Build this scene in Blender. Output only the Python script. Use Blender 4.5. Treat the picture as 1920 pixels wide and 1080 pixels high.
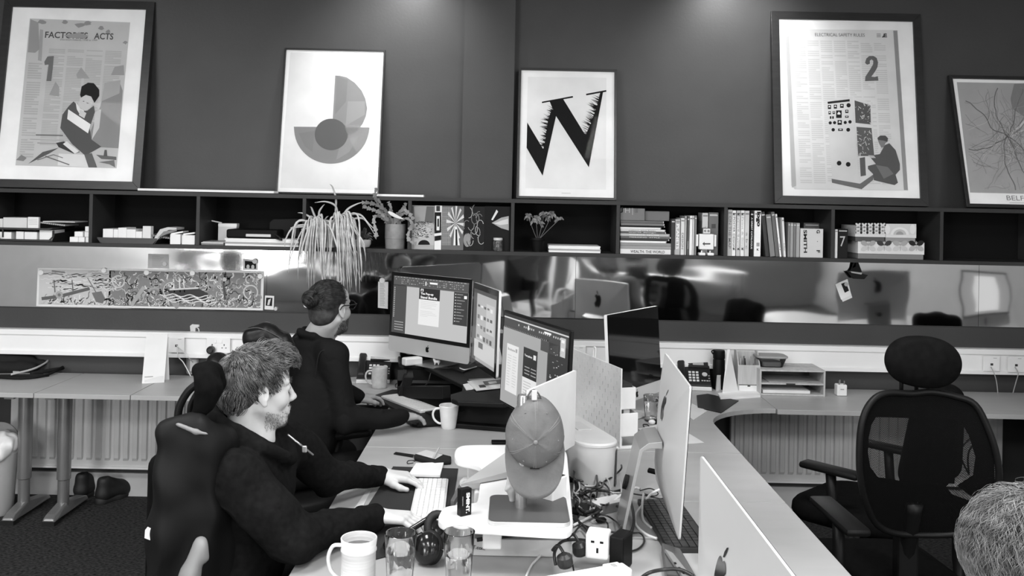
import bpy, bmesh, math, random
import numpy as np
from mathutils import Vector, Matrix, Euler, noise as mnoise
R = math.radians
rnd = random.Random(7)
S = bpy.context.scene
for o in list(bpy.data.objects): bpy.data.objects.remove(o)
C = S.collection
# ---------------------------------------------------------------- camera
F = 1700.0; PX, PY = 960.0, 357.0; HC = 1.78
ROLL = 0.0208; PITCH = math.atan(18/1700)
fwd = Vector((0, math.cos(PITCH), math.sin(PITCH)))
right = Vector((1, 0, ROLL)).normalized()
right = (right - fwd*right.dot(fwd)).normalized()
up = right.cross(fwd).normalized()
CAM = Vector((0, 0, HC))
cd = bpy.data.cameras.new('camera'); cam = bpy.data.objects.new('camera', cd); C.objects.link(cam)
cd.sensor_width = 36; cd.lens = F/1920*36; cd.shift_y = -(540-PY)/1920; cd.clip_start = 0.05
m = Matrix((right, up, -fwd)).transposed().to_4x4(); m.translation = CAM
cam.matrix_world = m
S.camera = cam
S.view_settings.view_transform = 'Standard'; S.view_settings.look = 'None'
S.view_settings.exposure = 0.4; S.view_settings.gamma = 1.0
S.view_settings.use_curve_mapping = False
# ---------------------------------------------------------------- world and large lights
W = bpy.data.worlds.new('world'); S.world = W; W.use_nodes = True
W.node_tree.nodes['Background'].inputs[0].default_value = (.9, .9, .9, 1)
W.node_tree.nodes['Background'].inputs[1].default_value = 1.6
def area(name, loc, sx, sy, power, rot=(0, 0, 0), spread=180):
    l = bpy.data.lights.new(name, 'AREA'); l.shape = 'RECTANGLE'; l.size = sx; l.size_y = sy
    l.energy = power; l.spread = R(spread)
    o = bpy.data.objects.new(name, l); C.objects.link(o); o.location = loc; o.rotation_euler = rot
    return o
CEIL = 3.25
PANELS = [(-3.4, 2.2), (-1.2, 2.2), (1.0, 2.2), (-3.4, -.6), (-1.2, -.6), (1.0, -.6), (3.2, -.6), (-1.2, -3.2), (1.9, -3.2)]
for px_, py_ in PANELS:
    area('panel_light', (px_, py_, CEIL-.03), .58, 1.15, 38)
# daylight through the low rear windows
area('window_light', (-5.2, -4.6, 1.6), 3.4, 1.7, 260, (R(90), 0, 0))
area('window_light', (2.9, -4.6, 1.9), 3.0, 1.2, 90, (R(90), 0, 0))
def spot(name, loc, tgt, power, ang, blend=1.0, size=.05):
    l = bpy.data.lights.new(name, 'SPOT'); l.energy = power; l.spot_size = R(ang); l.spot_blend = blend
    l.shadow_soft_size = size
    o = bpy.data.objects.new(name, l); C.objects.link(o); o.location = loc
    o.rotation_euler = (Vector(tgt)-Vector(loc)).to_track_quat('-Z', 'Y').to_euler()
for x_, p_ in ((-.66, 60), (1.30, 60)):
    spot('downlight', (x_, 4.75, CEIL-.02), (x_, 5.6, 2.3), p_, 96, 1.0, .06)
# ---------------------------------------------------------------- pixel helpers (1920x1080 frame of the photograph)
def ray(x, y): return (fwd + right*((x-PX)/F) - up*((y-PY)/F))
def atY(x, y, Y): d = ray(x, y); return CAM + d*(Y/d.y)
def atZ(x, y, z): d = ray(x, y); return CAM + d*((z-HC)/d.z)
def atX(x, y, X): d = ray(x, y); return CAM + d*(X/d.x)
class Plane:
    def __init__(s, p, n): s.p = Vector(p); s.n = Vector(n).normalized()
    def px(s, x, y, off=0.0):
        d = ray(x, y); q = s.p + s.n*off
        return CAM + d*((q-CAM).dot(s.n)/d.dot(s.n))
YW = 5.35
WALLP = Plane((0, YW, 0), (0, -1, 0))
# ---------------------------------------------------------------- materials
MATS = {}
def M(name, g=.5, rough=.5, metal=0., spec=.5, noise=None, bump=None, trans=0., ior=1.45, emit=None, coat=0., sheen=0.):
    """noise=(scale, amount, (sx,sy,sz)); bump=(scale, strength, (sx,sy,sz))"""
    if name in MATS: return MATS[name]
    mt = bpy.data.materials.new(name); mt.use_nodes = True; nt = mt.node_tree
    b = nt.nodes['Principled BSDF']
    b.inputs['Base Color'].default_value = (g, g, g, 1); b.inputs['Roughness'].default_value = rough
    b.inputs['Metallic'].default_value = metal; b.inputs['Specular IOR Level'].default_value = spec
    b.inputs['Transmission Weight'].default_value = trans; b.inputs['IOR'].default_value = ior
    b.inputs['Coat Weight'].default_value = coat; b.inputs['Sheen Weight'].default_value = sheen
    if emit is not None:
        b.inputs['Emission Color'].default_value = (1, 1, 1, 1); b.inputs['Emission Strength'].default_value = emit
    tc = None
    def coord(sc):
        nonlocal tc
        if tc is None: tc = nt.nodes.new('ShaderNodeTexCoord')
        mp = nt.nodes.new('ShaderNodeMapping'); mp.inputs['Scale'].default_value = sc
        nt.links.new(tc.outputs['Object'], mp.inputs[0]); return mp.outputs[0]
    if noise is None: noise = (6, .06, (1, 1, 1))
    n = nt.nodes.new('ShaderNodeTexNoise'); n.inputs['Scale'].default_value = noise[0]; n.inputs['Detail'].default_value = 5
    nt.links.new(coord(noise[2]), n.inputs['Vector'])
    r = nt.nodes.new('ShaderNodeMapRange'); a = noise[1]
    r.inputs['From Min'].default_value = .3; r.inputs['From Max'].default_value = .7
    r.inputs['To Min'].default_value = g*(1-a); r.inputs['To Max'].default_value = min(1, g*(1+a))
    nt.links.new(n.outputs[0], r.inputs[0]); nt.links.new(r.outputs[0], b.inputs['Base Color'])
    if bump:
        n2 = nt.nodes.new('ShaderNodeTexNoise'); n2.inputs['Scale'].default_value = bump[0]; n2.inputs['Detail'].default_value = 3
        nt.links.new(coord(bump[2]), n2.inputs['Vector'])
        bp = nt.nodes.new('ShaderNodeBump'); bp.inputs['Strength'].default_value = bump[1]; bp.inputs['Distance'].default_value = .01
        nt.links.new(n2.outputs[0], bp.inputs['Height']); nt.links.new(bp.outputs[0], b.inputs['Normal'])
    MATS[name] = mt; return mt
def G(v, rough=.5):
    v = round(v, 2); return M('grey_%03d_%02d' % (round(v*100), round(rough*10)), v*(.55 if v < .05 else 1), rough, spec=.15 if v < .06 else .5)
def glass(name, rough=0.0, tint=1.0, ior=1.5):
    """clear sheet: transparent with a fresnel reflection"""
    if name in MATS: return MATS[name]
    mt = bpy.data.materials.new(name); mt.use_nodes = True; nt = mt.node_tree
    nt.nodes.remove(nt.nodes['Principled BSDF']); out = nt.nodes['Material Output']
    t = nt.nodes.new('ShaderNodeBsdfTransparent'); t.inputs[0].default_value = (tint, tint, tint, 1)
    g = nt.nodes.new('ShaderNodeBsdfGlossy'); g.inputs['Roughness'].default_value = rough
    f = nt.nodes.new('ShaderNodeFresnel'); f.inputs[0].default_value = ior
    x = nt.nodes.new('ShaderNodeMixShader')
    nt.links.new(f.outputs[0], x.inputs[0]); nt.links.new(t.outputs[0], x.inputs[1]); nt.links.new(g.outputs[0], x.inputs[2])
    nt.links.new(x.outputs[0], out.inputs[0]); MATS[name] = mt; return mt
# ---------------------------------------------------------------- objects and tags
def tag(o, label=None, cat=None, group=None, kind=None):
    if label: o['label'] = label
    if cat: o['category'] = cat
    if group: o['group'] = group
    if kind: o['kind'] = kind
    return o
def thing(name, label, cat, loc=(0, 0, 0), rz=0, group=None):
    o = bpy.data.objects.new(name, None); C.objects.link(o); o.empty_display_size = .05
    o.location = loc; o.rotation_euler = (0, 0, rz)
    return tag(o, label, cat, group)
def mat_of(p):
    mw = Matrix.LocRotScale(p.location, p.rotation_euler, None)
    return mat_of(p.parent) @ mw if p.parent else mw
def mesh_obj(name, verts, faces, mat, parent=None, smooth=False, world=True):
    me = bpy.data.meshes.new(name)
    if parent is not None and world:
        inv = mat_of(parent).inverted(); verts = [inv @ Vector(v) for v in verts]
    me.from_pydata([tuple(v) for v in verts], [], faces)
    if smooth: me.polygons.foreach_set('use_smooth', [True]*len(me.polygons))
    me.materials.append(mat); me.update()
    o = bpy.data.objects.new(name, me); C.objects.link(o)
    if parent is not None: o.parent = parent
    return o
def copy_tree(o, parent=None):
    c = o.copy(); C.objects.link(c)
    if parent is not None: c.parent = parent
    for ch in [x for x in o.children]: copy_tree(ch, c)
    return c
def Rz(a): return Matrix.Rotation(a, 4, 'Z')
def TR(loc, rot=(0, 0, 0)): return Matrix.Translation(Vector(loc)) @ Euler(rot).to_matrix().to_4x4()
class MB:
    """mesh builder; all points world (or local when build(world=False))"""
    def __init__(s): s.v = []; s.f = []
    def add(s, vs, fs, T=None):
        b = len(s.v); s.v += [(T @ Vector(v)) if T is not None else Vector(v) for v in vs]
        s.f += [tuple(i+b for i in f) for f in fs]; return s
    def box(s, c, d, T=None, bev=0.):
        x, y, z = d[0]/2, d[1]/2, d[2]/2; cx, cy, cz = c
        if bev <= 0:
            vs = [(cx+i*x, cy+j*y, cz+k*z) for i in (-1, 1) for j in (-1, 1) for k in (-1, 1)]
            return s.add(vs, [(0, 1, 3, 2), (4, 6, 7, 5), (0, 4, 5, 1), (2, 3, 7, 6), (0, 2, 6, 4), (1, 5, 7, 3)], T)
        bm = bmesh.new(); bmesh.ops.create_cube(bm, size=1)
        for v in bm.verts: v.co = Vector((cx+v.co.x*d[0], cy+v.co.y*d[1], cz+v.co.z*d[2]))
        bmesh.ops.bevel(bm, geom=bm.edges[:], offset=min(bev, min(d)*.49), segments=2, profile=.5, affect='EDGES')
        bm.verts.index_update()
        s.add([v.co.copy() for v in bm.verts], [[v.index for v in f.verts] for f in bm.faces], T); bm.free(); return s
    def prism(s, poly, z0, z1, T=None):
        """poly in xy, extruded in z"""
        n = len(poly); vs = [(p[0], p[1], z0) for p in poly]+[(p[0], p[1], z1) for p in poly]
        fs = [tuple(range(n))[::-1], tuple(range(n, 2*n))]+[(i, (i+1) % n, n+(i+1) % n, n+i) for i in range(n)]
        return s.add(vs, fs, T)
    def slab(s, pts, vec):
        """3d polygon extruded by vec"""
        n = len(pts); vec = Vector(vec); vs = [Vector(p) for p in pts]+[Vector(p)+vec for p in pts]
        return s.add(vs, [tuple(range(n)), tuple(range(2*n-1, n-1, -1))]+[(i, n+i, n+(i+1) % n, (i+1) % n) for i in range(n)])
    def poly(s, pts): return s.add(pts, [tuple(range(len(pts)))])
    def lathe(s, prof, T=None, n=32, cap=True, a0=0, a1=2*math.pi):
        """prof [(r,z)]"""
        m_ = len(prof); vs = []; full = abs(a1-a0-2*math.pi) < 1e-6; k = n if full else n+1
        for i in range(k):
            a = a0+(a1-a0)*i/n
            vs += [(r*math.cos(a), r*math.sin(a), z) for r, z in prof]
        fs = []
        for i in range(n):
            j = (i+1) % k
            for q in range(m_-1): fs.append((i*m_+q, j*m_+q, j*m_+q+1, i*m_+q+1))
        if cap and full:
            fs.append(tuple(i*m_ for i in range(k))[::-1]); fs.append(tuple(i*m_+m_-1 for i in range(k)))
        return s.add(vs, fs, T)
    def tube(s, pts, r, n=8, rr=None, cap=True):
        pts = [Vector(p) for p in pts]; N = len(pts); vs = []; fs = []
        t0 = (pts[1]-pts[0]).normalized(); ref = Vector((0, 0, 1)) if abs(t0.z) < .9 else Vector((1, 0, 0))
        nx = t0.cross(ref).normalized()
        for i, p in enumerate(pts):
            t = (pts[min(i+1, N-1)]-pts[max(i-1, 0)])
            t = t.normalized() if t.length > 1e-9 else t0
            nx = (nx-t*nx.dot(t)); nx = nx.normalized() if nx.length > 1e-6 else t.orthogonal().normalized()
            ny = t.cross(nx); q = r if rr is None else rr[i]
            vs += [p+(nx*math.cos(2*math.pi*k/n)+ny*math.sin(2*math.pi*k/n))*q for k in range(n)]
        for i in range(N-1):
            for k in range(n):
                fs.append((i*n+k, i*n+(k+1) % n, (i+1)*n+(k+1) % n, (i+1)*n+k))
        if cap: fs.append(tuple(range(n))[::-1]); fs.append(tuple((N-1)*n+k for k in range(n)))
        return s.add(vs, fs)
    def ball(s, c, r, T=None, n=16):
        if not hasattr(r, '__len__'): r = (r, r, r)
        prof = [(math.sin(math.pi*i/n), -math.cos(math.pi*i/n)) for i in range(n+1)]
        prof[0] = (1e-4, -1); prof[-1] = (1e-4, 1)
        T2 = (T if T is not None else Matrix()) @ Matrix.Translation(Vector(c)) @ Matrix.Diagonal((r[0], r[1], r[2], 1))
        return s.lathe(prof, T2, n*2)
    def build(s, name, mat, parent=None, smooth=False, world=True, bev=0., sharp=35):
        o = mesh_obj(name, s.v, s.f, mat, parent, smooth, world)
        if smooth and smooth != 'all':
            try: o.data.set_sharp_from_angle(angle=R(sharp))
            except Exception: pass
        if bev:
            b = o.modifiers.new('bevel', 'BEVEL'); b.width = bev; b.segments = 2; b.limit_method = 'ANGLE'; b.angle_limit = R(40)
        return o
def crom(pts, k=6, closed=False):
    P = [Vector(p) for p in pts]; out = []; n = len(P)
    for i in range(n if closed else n-1):
        a = P[(i-1) % n] if closed else P[max(i-1, 0)]; b = P[i]; c = P[(i+1) % n]; d = P[(i+2) % n] if closed else P[min(i+2, n-1)]
        for j in range(k):
            t = j/k
            out.append(.5*((2*b)+(-a+c)*t+(2*a-5*b+4*c-d)*t*t+(-a+3*b-3*c+d)*t**3))
    if not closed: out.append(P[-1])
    return out
def rrect(w, h, r, n=6):
    out = []
    for cx, cy, a in ((w/2-r, h/2-r, 0), (-w/2+r, h/2-r, 90), (-w/2+r, -h/2+r, 180), (w/2-r, -h/2+r, 270)):
        for i in range(n+1):
            t = R(a+90*i/n); out.append((cx+r*math.cos(t), cy+r*math.sin(t)))
    return out
# text as mesh
def text_mesh(txt, bold=0.0):
    cu = bpy.data.curves.new('t', 'FONT'); cu.body = txt; cu.size = 1; cu.resolution_u = 3; cu.offset = bold
    ob = bpy.data.objects.new('t', cu); C.objects.link(ob)
    dg = bpy.context.evaluated_depsgraph_get(); me = bpy.data.meshes.new_from_object(ob.evaluated_get(dg))
    vs = [v.co.copy() for v in me.vertices]; fs = [tuple(p.vertices) for p in me.polygons]
    bpy.data.objects.remove(ob); bpy.data.meshes.remove(me); bpy.data.curves.remove(cu); return vs, fs
def text3(txt, o, u, v, width=None, height=None, bold=0.0, mb=None):
    """text with its lower-left at o, unit vectors u (reading) and v (up)"""
    vs, fs = text_mesh(txt, bold)
    if not vs: return mb
    x0 = min(p.x for p in vs); x1 = max(p.x for p in vs); y0 = min(p.y for p in vs); y1 = max(p.y for p in vs)
    sx = (width/(x1-x0)) if width else None; sy = (height/(y1-y0)) if height else None
    if sx is None: sx = sy
    if sy is None: sy = sx
    u = Vector(u); v = Vector(v); o = Vector(o); mb = mb or MB()
    return mb.add([o+u*((p.x-x0)*sx)+v*((p.y-y0)*sy) for p in vs], fs)
def text_px(txt, A, B, hpx, plane, off=.001, bold=0.0, mb=None, vert=None):
    """baseline from photo pixel A to B, glyph height hpx"""
    a = plane.px(*A, off); b = plane.px(*B, off); u = (b-a)
    w = u.length; u.normalize(); v = plane.n.cross(u); v.normalize()
    tp = plane.px(A[0]+(B[1]-A[1])*hpx/max(1, math.dist(A, B)), A[1]-(B[0]-A[0])*hpx/max(1, math.dist(A, B)), off)
    return text3(txt, a, u, v, w, (tp-a).length, bold, mb)
# ---------------------------------------------------------------- implicit surfaces (smooth union of round cones and ellipsoids)
def cap(a, b, ra, rb=None, k=.02, sub=False): return ('c', np.array(a, float), np.array(b, float), ra, ra if rb is None else rb, k, sub)
def ell(c, r, rot=(0, 0, 0), k=.02, sub=False, T=None):
    m3 = np.array(Euler(rot).to_matrix()) if T is None else np.array(T)
    return ('e', np.array(c, float), np.array(r, float) if hasattr(r, '__len__') else np.array([r]*3, float), m3, None, k, sub)
def sdf_mesh(prims, vox):
    lo = np.full(3, 1e9); hi = -lo; bbs = []
    for p in prims:
        if p[0] == 'c':
            r = max(p[3], p[4]); l = np.minimum(p[1], p[2])-r; h = np.maximum(p[1], p[2])+r
        else:
            e = np.sqrt(((p[3]*p[2][None, :])**2).sum(1)); l = p[1]-e; h = p[1]+e
        bbs.append((l, h))
        if not p[6]: lo = np.minimum(lo, l); hi = np.maximum(hi, h)
    lo -= 3*vox+.01; hi += 3*vox+.01
    n = np.ceil((hi-lo)/vox).astype(int)+1
    D = np.full(n, .05, np.float32)
    ax = [lo[i]+np.arange(n[i])*vox for i in range(3)]
    for p, (l, h) in zip(prims, bbs):
        k = p[5]; mg = max(2*k, .03)+vox
        i0 = np.clip(((l-mg-lo)/vox).astype(int), 0, n-1); i1 = np.clip(((h+mg-lo)/vox).astype(int)+2, 1, n)
        sl = tuple(slice(i0[q], i1[q]) for q in range(3))
        X = ax[0][sl[0]][:, None, None]; Y = ax[1][sl[1]][None, :, None]; Z = ax[2][sl[2]][None, None, :]
        if p[0] == 'c':
            a, b, ra, rb = p[1], p[2], p[3], p[4]; ba = b-a; L = max(1e-9, (ba**2).sum())
            t = np.clip(((X-a[0])*ba[0]+(Y-a[1])*ba[1]+(Z-a[2])*ba[2])/L, 0, 1)
            d = np.sqrt((X-a[0]-t*ba[0])**2+(Y-a[1]-t*ba[1])**2+(Z-a[2]-t*ba[2])**2)-(ra+(rb-ra)*t)
        else:
            c, r, m3 = p[1], p[2], p[3]; x = X-c[0]; y = Y-c[1]; z = Z-c[2]
            q = [(m3[0][i]*x+m3[1][i]*y+m3[2][i]*z) for i in range(3)]
            k0 = np.sqrt((q[0]/r[0])**2+(q[1]/r[1])**2+(q[2]/r[2])**2)
            k1 = np.sqrt((q[0]/r[0]**2)**2+(q[1]/r[1]**2)**2+(q[2]/r[2]**2)**2)
            d = k0*(k0-1)/np.maximum(k1, 1e-6)
        A = D[sl]
        if p[6]:
            d = -d; hh = np.clip(.5-.5*(A-d)/k, 0, 1); D[sl] = A*(1-hh)+d*hh+k*hh*(1-hh)
        else:
            hh = np.clip(.5+.5*(A-d)/k, 0, 1); D[sl] = A*(1-hh)+d*hh-k*hh*(1-hh)
    # surface nets
    ins = D < 0
    c8 = [ins[i:n[0]-1+i, j:n[1]-1+j, q:n[2]-1+q] for i in (0, 1) for j in (0, 1) for q in (0, 1)]
    anyi = np.logical_or.reduce(c8); alli = np.logical_and.reduce(c8); act = anyi & ~alli
    I = np.argwhere(act); idx = -np.ones(act.shape, np.int64); idx[tuple(I.T)] = np.arange(len(I))
    acc = np.zeros((len(I), 3)); cnt = np.zeros(len(I))
    for axi in range(3):
        o1, o2 = [q for q in range(3) if q != axi]
        for u in (0, 1):
            for v in (0, 1):
                off = np.zeros(3, int); off[o1] = u; off[o2] = v; e = off.copy(); e[axi] = 1
                A = D[tuple((I+off).T)]; B = D[tuple((I+e).T)]; mk = (A < 0) != (B < 0)
                t = np.where(mk, A/np.where(mk, A-B, 1), 0)
                pt = np.tile(off.astype(float), (len(I), 1)); pt[:, axi] = t
                acc[mk] += pt[mk]; cnt[mk] += 1
    V = lo+(I+acc/cnt[:, None])*vox
    faces = []
    for axi in range(3):
        o1, o2 = (axi+1) % 3, (axi+2) % 3
        s0 = [slice(None)]*3; s1 = [slice(None)]*3; s0[axi] = slice(0, -1); s1[axi] = slice(1, None)
        a = ins[tuple(s0)]; b = ins[tuple(s1)]
        E = np.argwhere(a != b); ok = (E[:, o1] > 0) & (E[:, o2] > 0) & (E[:, o1] < n[o1]-1) & (E[:, o2] < n[o2]-1); E = E[ok]
        flip = ~a[tuple(E.T)]
        def g(d1, d2):
            q = E.copy(); q[:, o1] -= d1; q[:, o2] -= d2; return idx[tuple(q.T)]
        q = np.stack([g(0, 0), g(1, 0), g(1, 1), g(0, 1)], 1)
        q[flip] = q[flip][:, ::-1]; faces.append(q)
    Fc = np.concatenate(faces); Fc = Fc[(Fc >= 0).all(1)]
    return V, Fc
def relax(V, Fc, it=2, lam=.5):
    E = np.concatenate([Fc[:, [0, 1]], Fc[:, [1, 2]], Fc[:, [2, 3]], Fc[:, [3, 0]]]); E = np.concatenate([E, E[:, ::-1]])
    c = np.bincount(E[:, 0], minlength=len(V))[:, None]
    for _ in range(it):
        s = np.zeros_like(V)
        for q in range(3): s[:, q] = np.bincount(E[:, 0], V[E[:, 1], q], minlength=len(V))
        V = V*(1-lam)+lam*s/np.maximum(c, 1)
    return V
def sdf_obj(name, prims, vox, mat, parent=None, it=2, extra=None, disp=None):
    V, Fc = sdf_mesh(prims, vox); V = relax(V, Fc, it)
    if extra:
        for e_p, e_v in extra:
            V2, F2 = sdf_mesh(e_p, e_v); V2 = relax(V2, F2, 1); Fc = np.concatenate([Fc, F2+len(V)]); V = np.concatenate([V, V2])
    if disp: V = disp(V)
    if parent is not None:
        inv = np.array(mat_of(parent).inverted()); V = V @ inv[:3, :3].T+inv[:3, 3]
    me = bpy.data.meshes.new(name); me.vertices.add(len(V)); me.vertices.foreach_set('co', V.astype(np.float32).ravel())
    me.loops.add(len(Fc)*4); me.loops.foreach_set('vertex_index', Fc.astype(np.int32).ravel())
    me.polygons.add(len(Fc)); me.polygons.foreach_set('loop_start', np.arange(0, len(Fc)*4, 4, dtype=np.int32))
    try: me.polygons.foreach_set('loop_total', np.full(len(Fc), 4, np.int32))
    except Exception: pass
    me.update(calc_edges=True); me.validate()
    me.polygons.foreach_set('use_smooth', [True]*len(me.polygons)); me.materials.append(mat)
    o = bpy.data.objects.new(name, me); C.objects.link(o)
    if parent is not None: o.parent = parent
    return o
# ================================================================ the room
wallm = M('wall_paint', .054, .42, spec=.28, noise=(3, .08, (1, 1, 1)), bump=(60, .05, (1, 1, 1)))
whitem = M('white_wall', .7, .6); shelfm = M('shelf_black', .034, .45, spec=.25, noise=(4, .12, (1, 1, 1)))
shelfb = M('shelf_back', .006, .8, spec=.15)
carpet = M('carpet', .035, .95, spec=.1, noise=(55, .85, (1, 2.2, 1)), bump=(320, .6, (1, 1, 1)))
beech = M('beech_top', .39, .36, spec=.45, noise=(4, .045, (1, 3.5, 1)))
edgem = M('desk_edge', .5, .45); dmetal = M('desk_metal', .30, .32, .7)
XL, XR, YB = -5.6, 5.2, -4.6
def struct(name, mb, mat, **k):
    o = mb.build(name, mat, **k); o['kind'] = 'structure'; return o
struct('floor', MB().box((-.2, .4, -.02), (11.2, 10.4, .04)), carpet)
struct('ceiling', MB().box((-.2, .4, CEIL+.02), (11.2, 10.4, .04)), M('ceiling_tile', .72, .9))
struct('wall_back', MB().box((-.2, YW+.05, CEIL/2), (11.2, .1, CEIL)), wallm)
struct('wall_left', MB().box((XL-.05, .4, CEIL/2), (.1, 10.2, CEIL)), M('left_paint', .35, .7))
struct('wall_right', MB().box((XR+.05, .4, CEIL/2), (.1, 10.2, CEIL)), M('left_paint', .35, .7))
# rear wall with two window openings (x ranges)
wins = [(-5.0, -3.3, .75, 2.5), (1.4, 4.4, 1.25, 2.5)]
rw = MB()
xs = [XL-.05]+[v for w in wins for v in w[:2]]+[XR+.05]
for i in range(0, len(xs), 2): rw.box(((xs[i]+xs[i+1])/2, YB-.05, CEIL/2), (xs[i+1]-xs[i], .1, CEIL))
for a, b, z0, z1 in wins:
    rw.box(((a+b)/2, YB-.05, z0/2), (b-a, .1, z0)); rw.box(((a+b)/2, YB-.05, (CEIL+z1)/2), (b-a, .1, CEIL-z1))
struct('wall_rear', rw, M('rear_paint', .16, .6))
for i, (a, b, z0, z1) in enumerate(wins):
    f = MB(); n = 4 if i else 3
    for q in range(n+1): f.box((a+(b-a)*q/n, YB-.03, (z0+z1)/2), (.05, .06, z1-z0))
    for z in (z0, z1): f.box(((a+b)/2, YB-.03, z), (b-a+.05, .06, .05))
    struct('window_%d' % (i+1), f, whitem)
# pillar strip on the back wall
pl = atY(869, 200, YW); pr = atY(963, 200, YW-.07)
struct('wall_pier', MB().box(((pl.x+pr.x)/2, YW-.035, (CEIL+1.786)/2), (pr.x-pl.x, .07, CEIL-1.786)), wallm)
# skirting
sk = atY(200, 886, YW-.02).z
struct('baseboard_back', MB().box((-.2, YW-.012, sk/2), (11.0, .024, sk)), M('skirting', .48, .5))
# dado trunking
t_top = .968; t_bot = .822
tr = MB(); tr.box((-.2, YW-.028, (t_top+t_bot)/2), (11.0, .056, t_top-t_bot))
tr.box((-.2, YW-.06, t_top-.016), (11.0, .012, .03)); tr.box((-.2, YW-.06, t_bot+.012), (11.0, .012, .024))
struct('trim_1', tr, M('trunking_white', .84, .4, noise=(3, .02, (1, 1, 1))), bev=.003)
# ceiling lights
cl0 = None
for i, (x, y) in enumerate(PANELS):
    if cl0 is None:
        cl0 = thing('ceiling_light', 'flat square-edged ceiling light panel recessed overhead', 'ceiling light', (x, y, CEIL), 0, 'recessed ceiling light panels')
        f = MB()
        for sx in (-1, 1): f.box((sx*.31, 0, -.008), (.025, 1.24, .016)); f.box((0, sx*.61, -.008), (.62, .025, .016))
        f.build('frame', G(.8), cl0, world=False)
        MB().box((0, 0, -.004), (.6, 1.2, .006)).build('diffuser', M('diffuser', .9, .5, emit=2.0), cl0, world=False)
    else: c = copy_tree(cl0); c.location = (x, y, CEIL)
# ================================================================ shelf unit
YS = 5.05
su = thing('shelf_unit', 'long low black wall shelf of open compartments running above the mirrored strip', 'shelf', (0, YS, 1.48))
zt = 1.786; zb = atY(960, 479, YS).z
XS0, XS1 = -3.3, 3.3
shelf_z = zb+.021
MB().box((0, (YS+YW)/2, zt-.011), (XS1-XS0, YW-YS-.002, .022)).build('top_board', shelfm, su, bev=.001)
MB().box((0, (YS+YW)/2, zb+.0105), (XS1-XS0, YW-YS-.002, .021)).build('bottom_board', shelfm, su, bev=.001)
MB().box((0, YW-.008, (zt+zb)/2), (XS1-XS0, .012, zt-zb-.04)).build('back_panel', shelfb, su)
divx = [-2.93+0*0]
divx = [atY(p, 415+(p-960)*.02, YS).x for p in (-29, 170, 371, 570, 768, 961, 1159, 1361, 1562, 1766, 1966)]
for x in divx: MB().box((x, (YS+YW)/2-.004, (zt+zb)/2), (.019, YW-YS-.012, zt-zb-.044)).build('divider', shelfm, su)
# loose white foamboards lying on top of the shelf
for (x0, x1, z, d, lab) in ((262, 516, .010, .10, 'thin white board lying flat on the shelf top between the two left posters'),
                         (705, 795, .006, .08, 'white board offcut lying on the shelf top right of the geometric poster')):
    a = atY(x0, 366, YS+.05).x; b = atY(x1, 366, YS+.05).x
    o = MB().box(((a+b)/2, YS+.07, zt+z), (b-a, d, .012)).build('foam_board', G(.8)); tag(o, lab, 'board')
# ================================================================ mirrored strip
mir = bpy.data.materials.new('polished_steel'); mir.use_nodes = True; nt = mir.node_tree; b = nt.nodes['Principled BSDF']
b.inputs['Base Color'].default_value = (.66, .66, .66, 1); b.inputs['Metallic'].default_value = 1; b.inputs['Roughness'].default_value = .05
tc = nt.nodes.new('ShaderNodeTexCoord'); mp = nt.nodes.new('ShaderNodeMapping'); mp.inputs['Scale'].default_value = (1.2, 1, 3)
n = nt.nodes.new('ShaderNodeTexNoise'); n.inputs['Scale'].default_value = 1.3; n.inputs['Detail'].default_value = 1
bp = nt.nodes.new('ShaderNodeBump'); bp.inputs['Strength'].default_value = .35; bp.inputs['Distance'].default_value = .012
nt.links.new(tc.outputs['Object'], mp.inputs[0]); nt.links.new(mp.outputs[0], n.inputs['Vector']); nt.links.new(n.outputs[0], bp.inputs['Height']); nt.links.new(bp.outputs[0], b.inputs['Normal'])
YM = YW-.012
mz = atY(960, 594, YM).z
mxs = [-3.6, atY(500, 540, YM).x, atY(1079, 540, YM).x, atY(1835, 560, YM).x, 3.6]
MIRP = Plane((0, YM-.001, 0), (0, -1, 0))
for i, lab in enumerate(('polished steel strip at far left behind the sea monster print', 'polished steel strip behind the hanging spider plant and man with a bun',
                         'long polished steel strip in the middle of the wall right of the plant', 'polished steel strip at the far right edge of the wall')):
    o = MB().box(((mxs[i]+mxs[i+1])/2, YM+.004, (mz+zb)/2), (mxs[i+1]-mxs[i]-.002, .008, zb-mz)).build('mirror_panel', mir)
    tag(o, lab, 'mirror', 'polished steel strips under the shelf')
# ================================================================ radiators
def radiator(x0, x1, lab):
    z0 = atY(250, 880, YW-.1).z; z1 = .66; cx = (x0+x1)/2; Y = YW-.09
    t = thing('radiator', lab, 'radiator', (cx, Y, z0), 0)
    nr = int((x1-x0)/.052); rm = M('radiator_paint', .58, .4)
    pts = []; wv = (x1-x0)/nr
    prof = [(0, 0), (.3, 0), (.42, .012), (.88, .012), (1, 0)]
    for i in range(nr):
        for u, d in prof[:-1]: pts.append((x0+(i+u)*wv, Y-d))
    pts.append((x1, Y))
    vs = []; nP = len(pts)
    for z, kf in ((z0+.012, 0), (z0+.045, 0), (z0+.062, 1), (z1-.06, 1), (z1-.045, 0), (z1, 0)):
        vs += [(x, Y-(Y-y)*kf, z) for x, y in pts]
    fs = [(r*nP+i, r*nP+i+1, (r+1)*nP+i+1, (r+1)*nP+i) for r in range(5) for i in range(nP-1)]
    mb = MB().add(vs, fs); mb.box((cx, Y+.02, (z0+z1)/2), (x1-x0, .03, z1-z0-.03))
    mb.build('panel', rm, t)
    MB().box((cx, Y-.004, z0+.006), (x1-x0, .02, .012)).build('bottom_rail', G(.75), t)
    MB().box((cx, Y+.02, z1+.006), (x1-x0, .07, .012)).build('top_grille', rm, t)
radiator(atY(18, 800, YW-.1).x, atY(640, 800, YW-.1).x, 'wide ribbed radiator under the left part of the wall desk')
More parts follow.
